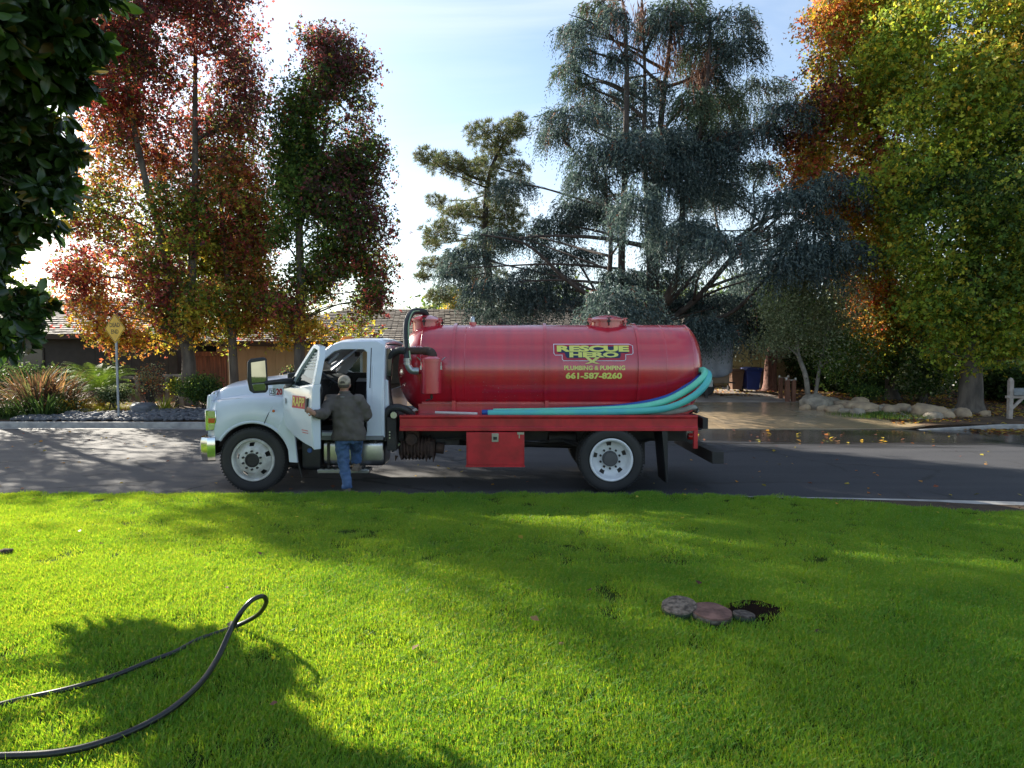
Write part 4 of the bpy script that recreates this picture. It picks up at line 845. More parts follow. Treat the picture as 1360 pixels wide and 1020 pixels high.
# jacket
jb = MB(); tx = (shL.x+shR.x)/2; bot = WZ(584, MY)
ell(jb, [((mp(463.5, 584).x, MY, bot), .245, .155), ((mp(463.5, 580).x, MY, bot+.05), .25, .16), ((mp(463, 570).x, MY, bot+.16), .235, .155), ((mp(461, 555).x, MY, bot+.33), .225, .15), ((mp(459.5, 542).x, MY, bot+.47), .23, .145), ((mp(458, 533).x, MY, bot+.57), .222, .13), ((mp(457.5, 527).x, MY, bot+.635), .165, .10), ((mp(457.3, 523.5).x, MY+.01, bot+.68), .085, .085)], 28)
jb.tube([shL+Vector((.05, 0, 0)), shL, (shL+elL)/2+Vector((-.012, 0, -.01)), elL, (elL+wrL)/2, wrL+(elL-wrL)*.08], [.09, .098, .087, .082, .070, .058], 16)
jb.tube([shR+Vector((-.05, 0, 0)), shR, (shR+elR)/2+Vector((.01, 0, 0)), elR, (elR+wrR)/2, wrR], [.09, .10, .09, .082, .07, .058], 16)
ja = jb.obj('jacket', jk, man); rem(ja, .013, 5); folds(ja, .022, .11)
jl = MB().lathe([(.088, -.04), (.083, .0), (.076, .03), (.068, .03), (.07, -.03)], (mp(457.3, 520).x, MY+.015, WZ(522, MY)), 'z', 24, caps=False).obj('jacket_collar', jk, man, smooth=True)
MB().bb(mp(455, 526).x, mp(460, 526).x, MY-.118, MY-.113, WZ(527, MY), WZ(526, MY)).obj('collar_mark', M('pale_print', (.3, .3, .3), .6), man)
# jeans
je = MB(); ell(je, [((hip.x+.02, MY+.0, .97), .16, .115), ((hip.x+.02, MY, .9), .175, .125), ((hip.x+.01, MY+.0, .82), .165, .12)], 24)
je.tube([hL+Vector((0, 0, .02)), hL+Vector((-.005, 0, -.14)), kL+Vector((0, 0, .06)), kL, (kL+aL)/2, aL+Vector((0, 0, .05)), aL+Vector((0, .01, -.03))], [.10, .105, .092, .086, .078, .074, .080], 16)
je.tube([hR, (hR+kR)/2+Vector((0, 0, .01)), kR, (kR+aR)/2, aR], [.10, .10, .088, .078, .075], 16)
jj = je.obj('jeans', jn, man); rem(jj, .013, 5); folds(jj, .022, .07)
def boot(a, gz_, yaw, nm='boot'):
    b_ = MB(); c_, s_ = math.cos(yaw), math.sin(yaw)
    prof = [(-.09, .045, .07), (-.05, .05, .10), (0, .047, .11), (.06, .048, .085), (.12, .052, .06), (.17, .048, .045), (.2, .02, .03)]
    for d, hw, h in prof:
        for k in range(12):
            t = 2*PI*k/12; x, z = hw*math.cos(t), h/2+h/2*math.sin(t); b_.v.append((a.x+x*c_-d*s_*1, a.y+d*c_+x*s_, gz_+z))
    for i in range(len(prof)-1):
        for k in range(12): b_.f.append((i*12+k, i*12+(k+1) % 12, (i+1)*12+(k+1) % 12, (i+1)*12+k))
    b_.f += [tuple(range(12)), tuple(range(72, 84))]; b_.tube([(a.x, a.y, gz_+.06), (a.x, a.y, gz_+.17)], .052, 12)
    b_.bb(a.x-.05, a.x+.05, a.y-.09, a.y+.15, gz_, gz_+.02); b_.obj(nm, bt, man, smooth=True)
boot(aL+Vector((0, 0, 0)), .0, .25); boot(aR, WZ(624, YN)+.01, 0)
# cap, hair
cc = Vector((head.x, head.y, head.z+.035)); cb = MB()
ell(cb, [((cc.x, cc.y, cc.z-.03), .088, .107), ((cc.x, cc.y, cc.z+.01), .090, .108), ((cc.x, cc.y, cc.z+.05), .085, .10), ((cc.x, cc.y+.0, cc.z+.085), .062, .075), ((cc.x, cc.y, cc.z+.102), .03, .035), ((cc.x, cc.y, cc.z+.106), .004, .004)], 28)
cp = cb.obj('cap', capm, man, smooth=True, angle=180); cp2 = MB().prism([(-.075, 0), (-.06, .07), (0, .10), (.06, .07), (.075, 0)], 0, .008, lambda x, t, z: (cc.x+x, cc.y+.09+z, cc.z-.03+t-z*.25)).obj('cap_peak', capm, cp, bevel=.003)
MB().ring([(cc.x-.04, cc.z-.03), (cc.x-.042, cc.z+.0), (cc.x-.02, cc.z+.028), (cc.x+.02, cc.z+.028), (cc.x+.042, cc.z), (cc.x+.04, cc.z-.03)], [(cc.x-.036, cc.z-.025), (cc.x-.037, cc.z), (cc.x-.017, cc.z+.022), (cc.x+.017, cc.z+.022), (cc.x+.037, cc.z), (cc.x+.036, cc.z-.025)], cc.y-.112, cc.y-.096).obj('strap_opening', capm, cp)
MB().prism([(cc.x-.036, cc.z-.012), (cc.x-.036, cc.z), (cc.x-.016, cc.z+.021), (cc.x+.016, cc.z+.021), (cc.x+.036, cc.z), (cc.x+.036, cc.z-.012)], cc.y-.108, cc.y-.09).obj('hair', M('grey_hair', (.10, .08, .065), .9), man)
hr = ball(MB(), (head.x, head.y-.012, head.z-.005), .083, .094, .06, 18, 8).obj('hair', M('grey_hair', (.10, .08, .065), .9), man, smooth=True)
# ---------------------------------------------------------------- things on the lawn
def gp(px, py, up=0.0):
    """point on the lawn seen at px,py"""
    Y = 4.0
    for _ in range(12):
        z = float(lawnz(0, Y))+up; d = W(px, py, 1.0)-Vector((0, 0, CZ)); Y = d.y*(z-CZ)/d.z
    return Vector((W(px, py, Y).x, Y, z))
hm = M('hose_rubber', (.012, .012, .013), .34, col2=(.02, .02, .02), vs=40)
P_ = []
pts = [(-60, 1006, .03), (0, 1004, .03), (80, 999, .03), (150, 981, .03), (215, 950, .03), (262, 912, .04), (288, 876, .07), (306, 838, .16)]
P_ = [gp(a, b, u+.022) for a, b, u in pts]
Yb = P_[-1].y
lp = [W(321, 812, Yb+.03), W(335, 797, Yb+.08), W(349, 792, Yb+.14), W(353.5, 800, Yb+.2), W(345, 814, Yb+.3), W(330, 824, Yb+.36)]
back = [gp(312, 832, .05), gp(285, 842, .036), gp(262, 850, .034), gp(232, 866, .044), gp(200, 878, .05), gp(150, 898, .05), gp(90, 915, .044), gp(40, 926, .034), gp(0, 936, .040), gp(-70, 955, .03)]
tag(MB().tube(bez(P_+lp+back, 12), [.0155]*(len(P_)*12)+[.0135]*((len(lp)+len(back)-1)*12+1), 12).obj('garden_hose', hm, smooth=True, angle=180), 'long black hose on the lawn with a raised loop at its end', 'hose')
l1 = gp(902, 806, .05); l2 = gp(945, 814, .035); l3 = gp(988, 818, .03)
cm = M('old_concrete', (.22, .18, .145), .95, spec=.1, col2=(.07, .058, .048), vs=30, bump=1, bs=60); pk = M('reddish_lid', (.24, .135, .11), .85, spec=.1, col2=(.10, .06, .05), vs=12, bump=.5, bs=60); gs = M('green_edge', (.03, .05, .025), .7)
def disc_up(v): return v+Vector((0, 0, .012))
def disc(name, c_, r, th, rot, mat, mat2, label, cat):
    c_ = disc_up(c_); e_ = empty(name, c_, label, cat); rm = Euler(rot).to_matrix()
    tr_ = lambda x, y, z: tuple(rm @ Vector((x, y, z))+c_)
    MB().lathe([(r*.97, -th), (r, -th*.8), (r, -.012), (r*.985, -.006), (0, -.004)], (0, 0, 0), 'z', 32).xf(tr_).obj('lid_body', mat2, e_, smooth=True, angle=30)
    a_ = MB().lathe([(r*.985, -.004), (r*.96, .006), (r*.6, .009), (0, .007)], (0, 0, 0), 'z', 32)
    a_.xf(lambda x, y, z: (x, y, z+.003*math.sin(40*x+3)*math.cos(33*y))).xf(tr_).obj('top_face', mat, e_, smooth=True, angle=30); return e_
disc('access_lid', l1, .118, .045, (.12, -.12, .3), cm, gs, 'round speckled concrete lid tilted up, leftmost of the three lids', 'lid')
e2 = disc('access_lid', l2, .135, .035, (.06, .05, 0), pk, cm, 'flat reddish brown round lid lying in the middle of the three', 'lid')
MB().lathe([(.013, 0), (.013, .012), (0, .014)], l2+Vector((-.10, -.04, .004)), 'z', 10).obj('bolt', M('pale_bolt', (.4, .3, .27), .6), e2)
disc('access_lid', l3, .072, .03, (-.05, .08, 0), M('grey_lid', (.13, .11, .095), .9, spec=.1, col2=(.05, .042, .036), vs=40, bump=.6), gs, 'small dark grey round lid right beside the open hole', 'lid')
def clod(px, py, s_, label, mat, name='soil_clod', cat='clod', sq=.5):
    c_ = gp(px, py, s_*sq*.5+.012); bm = bmesh.new(); bmesh.ops.create_icosphere(bm, subdivisions=2, radius=s_)
    for v in bm.verts: v.co *= 1+.25*math.sin(v.co.x*9/s_*.1+px)+.15*rnd.uniform(-1, 1)
    vs = [tuple((v.co.x, v.co.y, v.co.z*sq)) for v in bm.verts]; fs = [tuple(v.index for v in f.verts) for f in bm.faces]; bm.free()
    return tag(MB().add([tuple(Vector(v)+c_) for v in vs], fs).obj(name, mat, smooth=True, angle=180), label, cat)
clod(1086, 839, .03, 'small brown clod of earth on the grass right of the hole', dirt); clod(8, 733, .05, 'dark clod at the far left edge of the lawn', dirt); clod(746, 855, .022, 'tiny brown clod on the grass left of the lids', M('red_brown', (.2, .08, .05), .8))
clod(118, 768, .028, 'pale curled dry leaf on the sunlit left lawn', M('dry_leaf', (.5, .42, .3), .8), 'fallen_leaf', 'leaf', .35)
# ---------------------------------------------------------------- foliage helpers
LM = leafmat('autumn_leaf', .54, tint=(1.2, 1.1, .95)); LMC = leafmat('needle_leaf', .3, .6, .15, (1, 1.1, .9)); LMG = leafmat('glossy_leaf', .22, .3, .5, (1.2, 1.3, .5)); LMP = leafmat('blade_leaf', .35, .6, .12)
bark = M('grey_bark', (.15, .125, .10), .95, col2=(.07, .058, .048), vs=6, bump=1.5, bs=18, stretch=(1, 1, .25)); barkd = M('dark_bark', (.07, .055, .048), .95, col2=(.035, .028, .024), vs=6, bump=1.5, bs=16, stretch=(1, 1, .3))
bark_c = M('cedar_bark', (.11, .085, .075), .95, col2=(.05, .04, .037), vs=6, bump=1.5, bs=16, stretch=(1, 1, .3))
PAL = {
 'purple': [(.085, .034, .040), (.11, .036, .038), (.06, .030, .034), (.14, .04, .04), (.045, .032, .022), (.055, .055, .025)],
 'red': [(.24, .042, .046), (.29, .06, .055), (.14, .032, .036), (.33, .10, .06), (.09, .03, .03), (.09, .08, .03)],
 'orange': [(.38, .14, .045), (.33, .09, .045), (.40, .21, .055), (.22, .07, .04), (.17, .13, .035), (.10, .10, .03)],
 'gold': [(.42, .27, .03), (.36, .26, .03), (.46, .22, .03), (.24, .20, .03), (.40, .33, .06)],
 'yg': [(.22, .24, .03), (.15, .19, .028), (.30, .28, .035), (.10, .15, .025), (.26, .22, .03)],
 'flame': [(.46, .13, .05), (.50, .20, .05), (.40, .08, .05), (.48, .27, .06), (.22, .06, .04), (.20, .17, .04)],
 'lime': [(.24, .31, .035), (.18, .26, .03), (.31, .33, .04), (.12, .20, .03), (.33, .27, .03), (.09, .15, .025)],
 'green': [(.065, .12, .022), (.045, .09, .02), (.09, .14, .025), (.035, .07, .018), (.12, .15, .03)],
 'dgreen': [(.028, .055, .018), (.038, .07, .02), (.022, .042, .016), (.05, .08, .022)],
 'olive': [(.13, .16, .09), (.17, .20, .12), (.09, .12, .065), (.21, .23, .14)],
 'cedar': [(.060, .085, .088), (.078, .105, .106), (.038, .058, .060), (.115, .145, .140), (.025, .040, .042)],
 'cedart': [(.075, .105, .070), (.10, .13, .085), (.055, .08, .055)],
 'dead': [(.17, .075, .05), (.12, .055, .045), (.21, .10, .07)],
 'pine': [(.10, .125, .055), (.13, .14, .06), (.065, .09, .045), (.16, .14, .07), (.10, .075, .05)],
 'mag': [(.022, .045, .014), (.03, .06, .016), (.045, .085, .02), (.018, .035, .013), (.11, .075, .02)],
 'bronze': [(.17, .08, .06), (.12, .07, .045), (.22, .13, .07), (.10, .11, .05), (.06, .05, .035)],
}
PA = {k: np.array(v)*{'cedar': 1.55, 'cedart': 1.4, 'pine': 1.5, 'purple': 1.7, 'red': 1.5, 'orange': 1.45, 'gold': 1.5, 'yg': 1.65, 'green': 1.7, 'dgreen': 1.6, 'olive': 1.8, 'mag': 1.2, 'dead': 1.2, 'bronze': 1.5, 'flame': 1.35, 'lime': 1.35}.get(k, 1.2) for k, v in PAL.items()}
def runit(n, rg): v = rg.normal(size=(n, 3)); return v/np.linalg.norm(v, axis=1, keepdims=True)
def leaves(cen, size, cols, rg, wid=.8, down=0.0, u=None, fold=.18):
    """kite-shaped folded leaves"""
    n = len(cen); s_ = size*(.65+.7*rg.random((n, 1)))
    if u is None: u = runit(n, rg); u[:, 2] -= down; u /= np.linalg.norm(u, axis=1, keepdims=True)
    v = np.cross(u, runit(n, rg)); v /= np.maximum(1e-6, np.linalg.norm(v, axis=1, keepdims=True)); w_ = np.cross(u, v)
    V = np.stack([cen-u*s_*.5, cen+v*s_*wid*.5+w_*s_*fold-u*s_*.05, cen+u*s_*.5, cen-v*s_*wid*.5+w_*s_*fold-u*s_*.05], 1).reshape(-1, 3)
    I = np.arange(n)*4; Fq = np.stack([np.concatenate([I, I]), np.concatenate([I+1, I+2]), np.concatenate([I+2, I+3])], 1)
    return V, Fq, np.repeat(cols, 4, 0)
def star(cen, size, cols, rg):
    """five-pointed leaves of three kites' worth of triangles"""
    n = len(cen); s_ = size*(.7+.6*rg.random((n, 1))); nn = runit(n, rg); v = np.cross(nn, runit(n, rg)); v /= np.linalg.norm(v, axis=1, keepdims=True); u = np.cross(nn, v)
    A = [(-.1, 0)]+[(math.cos(a)*.55, math.sin(a)*.55) for a in (0, 1.15, 2.2, -2.2, -1.15)]
    V = np.stack([cen+u*(a*s_)+v*(b*s_)+nn*(abs(b)*.25*s_) for a, b in A], 1).reshape(-1, 3); I = np.arange(n)*6
    T = [(0, 1, 2), (0, 2, 3), (0, 4, 5)]
    Fq = np.concatenate([np.stack([I+a, I+b, I+c_], 1) for a, b, c_ in T]); return V, Fq, np.repeat(cols, 6, 0)
def pick(pal_idx, names, rg):
    """colour of each leaf from its palette index"""
    out_ = np.zeros((len(pal_idx), 3))
    for i, nme in enumerate(names):
        m_ = pal_idx == i; p = PA[nme]; out_[m_] = p[rg.integers(0, len(p), m_.sum())]
    return out_*(.75+.5*rg.random((len(pal_idx), 1)))
def toX(px, Y): return (px-680)/F*Y
def toZ(py, Y): return CZ-(py-470)/F*Y
def limbs(root, starts, ends, r0, mat, rg, name='limb', sag=0.0, twigs=None):
    for i, (a, b_) in enumerate(zip(starts, ends)):
        a, b_ = Vector(a), Vector(b_); d = (b_-a).length; m1 = a.lerp(b_, .35)+Vector((rg.normal()*.1*d*.4, rg.normal()*.1*d*.4, -sag*d)); m2 = a.lerp(b_, .7)+Vector((rg.normal()*.04*d, rg.normal()*.04*d, -sag*d*.6))
        P_ = bez([a, m1, m2, b_], 5); r_ = r0*(.6+.6*rg.random()); mb = MB().tube(P_, list(np.linspace(r_, r_*.25, len(P_))), 6)
        if twigs is not None and len(twigs[i]):
            for q in twigs[i]:
                q = Vector(q); s_ = P_[rg.integers(len(P_)//2, len(P_))]; mb.tube([s_, s_.lerp(q, .5)+Vector((0, 0, .06*(q-s_).length)), q], [r_*.22, r_*.14, .006], 4, caps=False)
        mb.obj(name, mat, root, smooth=True, angle=180, doub=False)
def tree(name, label, Y, stems, blobs, anchors, n, size, seed, group=None, mat=None, bk=None, wid=.8, clump=.25, nfrac=.0, cat='tree', st=False, lr=.07, ydepth=None, thin=.25, sag=-.08, stemlist=None):
    """stems: lists of (px, py, radius); blobs: (px, py, rx, ry[, dY]) in photo pixels at depth Y, turned into metres; anchors: (px, py, palette)"""
    rg = np.random.default_rng(seed); k = Y/F; mat = mat or LM; bk = bk or bark
    s0 = stems[0][0]; root = empty(name, (toX(s0[0], Y), Y, gz(toX(s0[0], Y), Y)), label, cat, group)
    SP = []
    for st_ in stems:
        P_ = [Vector((toX(a, Y)+0, Y+rg.normal()*.12*(i > 0), toZ(b, Y))) for i, (a, b, r) in enumerate(st_)]
        if st_ is stems[0] or st_[0][1] > 480: P_[0].z = gz(P_[0].x, Y)-.1
        Q = bez(P_, 6); rr_ = np.interp(np.linspace(0, len(st_)-1, len(Q)), range(len(st_)), [r for _, _, r in st_]).tolist()
        if P_[0].z < 1.0: rr_[0] *= 1.5; rr_[1] *= 1.15
        MB().tube(Q, rr_, 12).obj('trunk', bk, root, smooth=True, angle=180); SP += Q
    B = []
    for b in blobs:
        dy = b[4] if len(b) > 4 else rg.normal()*1.0*(b[2]+b[3])/2*k*.5
        B.append((toX(b[0], Y), Y+dy, toZ(b[1], Y), b[2]*k, b[3]*k))
    vol = np.array([b[3]*b[4]*math.sqrt(b[3]*b[4]) for b in B]); area = np.array([b[3]*b[4] for b in B]); share = area/area.sum()
    cl = []; ends = []; twg = []
    per = 14 if size < .2 else 8
    for b, sh_ in zip(B, share):
        m_ = max(6, int(n*sh_/per)); d = runit(m_, rg); rad = rg.random(m_)**.42*1.17; rad *= 1+.28*wig(d*2, seed+3, 1.8)
        ry_ = ydepth or (b[3]+b[4])/2; q = d*rad[:, None]*np.array([b[3], min(ry_, 2.6), b[4]])+np.array(b[:3])
        q = q[wig(q, seed+5, 1.6) > -1+thin*2-.55*0]; cl.append(q)
        o = np.argsort(rg.random(len(q)))[:6]; ends.append(np.array(b[:3])); twg.append(q[o])
    # limbs start lower on the nearest stem
    ends2 = []; starts = []
    for e in ends:
        low = [p for p in SP if p.z < e[2]-.2*abs(e[0]-p.x)-.2] or SP; p = min(low, key=lambda p: (p-Vector(e)).length+.0); starts.append(p)
    limbs(root, starts, ends, lr, bk, rg, sag=sag, twigs=twg)
    Q = np.concatenate(cl); Q = Q[wig(Q, seed+77, 2.4) > -.85]; ax_, az_ = np.array([a[0] for a in anchors]), np.array([a[1] for a in anchors]); names = sorted({a[2] for a in anchors}); ai = np.array([names.index(a[2]) for a in anchors])
    px = 680+Q[:, 0]/Y*F; py = 470+(CZ-Q[:, 2])/Y*F; px = px+35*wig(Q, seed+9, 1.3)+rg.normal(size=len(Q))*26; py = py+35*wig(Q, seed+10, 1.3)+rg.normal(size=len(Q))*26
    own = ai[np.argmin((px[:, None]-ax_)**2+(py[:, None]-az_)**2, axis=1)]
    br_ = (.8+.4*rg.random(len(Q)))
    cen = np.repeat(Q, per, 0)+rg.normal(size=(len(Q)*per, 3))*clump*np.array([1, 1, .75]); oi = np.repeat(own, per); sw = rg.random(len(oi)) < .14; oi[sw] = oi[rg.permutation(len(oi))[:sw.sum()]]
    cols = pick(oi, names, rg)*np.repeat(br_, per)[:, None]
    V, Fq, c_ = (star(cen, size, cols, rg) if st else leaves(cen, size, cols, rg, wid, .35))
    cr_ = npmesh('crown', V, Fq, mat, root, c_, loc=tuple(WL[root.name])); return root
# ---------------------------------------------------------------- street trees on the left
tree('sweetgum_tree', 'tall tree with maroon and red leaves left of the yellow sign, two leaning trunks', 24,
  [[(248, 525, .30), (247, 470, .22), (236, 410, .17), (218, 330, .14), (197, 230, .11), (180, 120, .07), (175, 20, .04)], [(250, 455, .15), (257, 380, .15), (262, 260, .12), (266, 120, .08), (270, 0, .05)]],
  [(265, 40, 75, 75), (205, 80, 75, 80), (308, 150, 36, 70), (315, 60, 28, 60), (245, 190, 75, 70), (155, 190, 55, 60), (120, 285, 48, 45), (295, 262, 55, 60), (200, 320, 75, 55), (115, 365, 40, 28), (165, 420, 55, 30), (220, 390, 50, 45), (240, -60, 100, 80), (150, 110, 50, 60), (170, 445, 40, 22), (110, 400, 22, 15), (250, 300, 40, 50)],
  [(310, 60, 'purple'), (325, 160, 'purple'), (260, 40, 'red'), (220, 60, 'red'), (180, 130, 'red'), (250, 190, 'purple'), (200, 230, 'orange'), (290, 120, 'purple'), (240, 100, 'purple'), (150, 200, 'orange'), (120, 290, 'yg'), (180, 260, 'green'), (290, 250, 'orange'), (240, 130, 'red'), (200, 330, 'red'), (130, 350, 'red'), (160, 400, 'flame'), (210, 280, 'green'), (265, 270, 'green'), (170, 320, 'yg'), (230, 330, 'red'), (250, 400, 'green'), (180, 430, 'gold'), (120, 380, 'red'), (280, 320, 'yg'), (150, 440, 'orange'), (200, 400, 'red'), (220, 440, 'gold'), (270, 180, 'green')],
  100000, .142, 21, 'sweetgum trees beyond the road on the left', st=True, lr=.06, thin=.32)
tree('sweetgum_tree', 'slim tree with low yellow green and orange foliage right behind the yellow sign', 25,
  [[(312, 520, .17), (311, 450, .15), (308, 380, .12), (300, 300, .09), (295, 220, .05)]],
  [(285, 405, 42, 40), (325, 390, 35, 42), (300, 330, 50, 50), (340, 330, 24, 40), (250, 435, 40, 22), (315, 440, 38, 22), (330, 270, 30, 50), (265, 350, 35, 40), (345, 400, 22, 26)],
  [(280, 420, 'yg'), (320, 400, 'yg'), (300, 340, 'orange'), (340, 330, 'red'), (260, 440, 'gold'), (310, 450, 'gold'), (250, 400, 'green'), (350, 370, 'orange'), (290, 370, 'green'), (330, 280, 'red'), (330, 440, 'orange'), (275, 330, 'yg')],
  34000, .128, 22, 'sweetgum trees beyond the road on the left', st=True, lr=.05, thin=.3)
tree('sweetgum_tree', 'tall narrow dark green tree standing alone against the open sky', 24,
  [[(398, 520, .22), (398, 450, .18), (401, 380, .15), (404, 290, .12), (412, 200, .09), (425, 110, .05)], [(403, 300, .07), (420, 240, .06), (440, 160, .04)]],
  [(408, 72, 20, 28), (437, 68, 26, 22), (466, 105, 28, 30), (400, 330, 26, 34), (418, 375, 28, 26), (398, 365, 20, 22), (445, 370, 30, 22), (425, 130, 45, 38), (474, 165, 22, 36), (400, 180, 30, 45), (440, 210, 50, 45), (475, 240, 35, 40), (405, 260, 30, 45), (450, 290, 48, 42), (500, 200, 14, 12), (490, 310, 28, 28), (430, 340, 42, 28), (480, 355, 38, 24), (382, 325, 14, 28), (392, 225, 16, 30), (455, 400, 40, 20), (420, 420, 35, 22), (395, 405, 25, 18), (480, 400, 28, 22), (365, 405, 18, 12), (440, 435, 45, 14), (500, 385, 18, 14), (386, 440, 22, 16)],
  [(450, 75, 'purple'), (480, 130, 'purple'), (405, 70, 'red'), (430, 110, 'green'), (440, 180, 'green'), (420, 240, 'green'), (450, 150, 'green'), (470, 280, 'green'), (420, 160, 'dgreen'), (450, 200, 'dgreen'), (495, 240, 'purple'), (410, 220, 'green'), (400, 280, 'green'), (450, 280, 'dgreen'), (500, 310, 'purple'), (430, 350, 'dgreen'), (420, 410, 'yg'), (455, 410, 'purple'), (480, 395, 'red'), (390, 400, 'yg'), (440, 440, 'yg'), (360, 405, 'red'), (395, 160, 'dgreen'), (460, 340, 'green'), (490, 170, 'purple'), (400, 440, 'gold'), (415, 120, 'green'), (400, 330, 'green'), (425, 375, 'green'), (440, 250, 'green'), (470, 350, 'green')],
  66000, .135, 23, 'sweetgum trees beyond the road on the left', st=True, lr=.05, thin=.30, clump=.26)
tree('sweetgum_tree', 'reddish tree added mostly beyond the left edge to shade the lawn', 24, [[(-62, 525, .3), (-60, 400, .2), (-58, 250, .12), (-55, 120, .06)]],  # mostly unseen tree, added and shaped to dapple the lawn with shade
  [(-60, 90, 60, 34), (-90, 150, 50, 40), (-25, 160, 50, 40), (-60, 230, 80, 50), (-10, 260, 36, 40), (-80, 300, 70, 40), (-40, 350, 60, 24), (-80, 20, 50, 34), (-20, 30, 40, 30), (-60, -40, 50, 36), (-10, -50, 36, 40), (-95, -90, 36, 30)], [(-60, 120, 'red'), (-60, 250, 'yg')], 34000, .15, 24, 'sweetgum trees beyond the road on the left', st=True, thin=.36)
# ---------------------------------------------------------------- trees on the right
tree('sweetgum_tree', 'broad tree with yellow green leaves and thick grey trunk beside the mailbox', 21.5,
  [[(1290, 545, .40), (1291, 500, .32), (1290, 430, .27), (1284, 330, .20), (1275, 200, .14), (1270, 60, .07)], [(1290, 400, .14), (1325, 300, .12), (1345, 180, .07)]],
  [(1300, 20, 85, 75), (1220, 60, 55, 65), (1360, 90, 60, 80), (1255, 150, 70, 65), (1330, 200, 70, 70), (1220, 240, 60, 55), (1290, 290, 70, 55), (1370, 300, 60, 70), (1225, 330, 50, 45), (1300, 390, 70, 45), (1370, 400, 50, 50), (1240, 410, 45, 38), (1330, 455, 60, 26), (1275, 468, 45, 26), (1420, 200, 50, 120), (1250, 465, 22, 18), (1365, 470, 30, 18), (1300, -70, 100, 70)],
  [(1220, 60, 'lime'), (1260, 130, 'yg'), (1300, 50, 'yg'), (1340, 40, 'green'), (1330, 150, 'green'), (1240, 220, 'lime'), (1280, 200, 'yg'), (1310, 250, 'green'), (1340, 220, 'lime'), (1200, 300, 'lime'), (1260, 320, 'green'), (1320, 330, 'yg'), (1350, 370, 'lime'), (1260, 400, 'lime'), (1300, 440, 'lime'), (1340, 460, 'lime'), (1290, 110, 'gold'), (1360, 300, 'green'), (1250, 270, 'dgreen'), (1230, 150, 'lime'), (1230, 440, 'lime'), (1310, 380, 'green')],
  96000, .145, 31, 'sweetgum trees along the driveway on the right', st=True, lr=.08, thin=.12)
tree('sweetgum_tree', 'tree with red and orange leaves on its left side overhanging the driveway', 25.5,
  [[(1186, 530, .24), (1184, 480, .2), (1180, 420, .17), (1172, 320, .14), (1160, 200, .10), (1150, 60, .06)], [(1182, 430, .08), (1205, 370, .06), (1225, 320, .04)]],
  [(1130, 30, 60, 55), (1090, 60, 36, 45), (1180, 60, 50, 60), (1075, 190, 34, 38), (1110, 140, 50, 50), (1160, 150, 50, 55), (1075, 245, 35, 30), (1120, 240, 55, 50), (1180, 250, 55, 55), (1100, 280, 45, 25), (1140, 330, 50, 35), (1190, 340, 40, 45), (1150, 385, 36, 30), (1170, 440, 45, 30), (1150, 465, 22, 22), (1200, 420, 30, 30), (1055, 165, 14, 16), (1150, -30, 60, 50), (1093, 15, 20, 20), (1110, 350, 22, 22)],
  [(1090, 40, 'orange'), (1120, 15, 'gold'), (1075, 20, 'orange'), (1130, 50, 'lime'), (1110, 90, 'yg'), (1180, 70, 'lime'), (1150, 100, 'yg'), (1140, 200, 'gold'), (1170, 200, 'lime'), (1160, 290, 'lime'), (1065, 175, 'purple'), (1060, 240, 'flame'), (1100, 150, 'red'), (1100, 210, 'flame'), (1150, 150, 'yg'), (1130, 110, 'yg'), (1080, 270, 'flame'), (1130, 260, 'gold'), (1110, 230, 'flame'), (1180, 250, 'lime'), (1130, 320, 'gold'), (1160, 350, 'lime'), (1150, 390, 'flame'), (1170, 440, 'flame'), (1150, 460, 'gold'), (1200, 400, 'yg'), (1085, 210, 'orange'), (1125, 180, 'orange'), (1190, 450, 'gold')],
  80000, .145, 32, 'sweetgum trees along the driveway on the right', st=True, lr=.06, thin=.15)
tree('sweetgum_tree', 'small green leaved tree between the two larger autumn trees on the right', 24.5,
  [[(1225, 535, .17), (1226, 480, .15), (1228, 420, .12), (1230, 350, .08)]],
  [(1225, 470, 40, 25), (1200, 482, 28, 20), (1245, 440, 35, 35), (1215, 420, 35, 35), (1260, 490, 25, 20)], [(1220, 460, 'green'), (1250, 430, 'yg'), (1200, 480, 'dgreen')], 14000, .12, 33, None, st=True, lr=.04)
tree('olive_tree', 'grey green small tree with a pale twin trunk beside the rock bank', 24,
  [[(1075, 528, .10), (1068, 500, .085), (1063, 460, .07), (1070, 400, .05)], [(1082, 525, .08), (1088, 490, .06), (1100, 430, .05)]],
  [(1110, 395, 38, 30), (1060, 400, 36, 32), (1038, 420, 28, 26), (1080, 440, 50, 28), (1120, 440, 35, 35), (1040, 460, 34, 20), (1095, 478, 40, 20), (1135, 470, 24, 28), (1060, 360, 30, 26)],
  [(1110, 400, 'olive'), (1060, 440, 'olive'), (1100, 480, 'green'), (1030, 430, 'olive')], 30000, .095, 34, None, wid=.5, lr=.04, bk=M('pale_bark', (.28, .25, .21), .9, col2=(.16, .14, .12)), thin=.2)
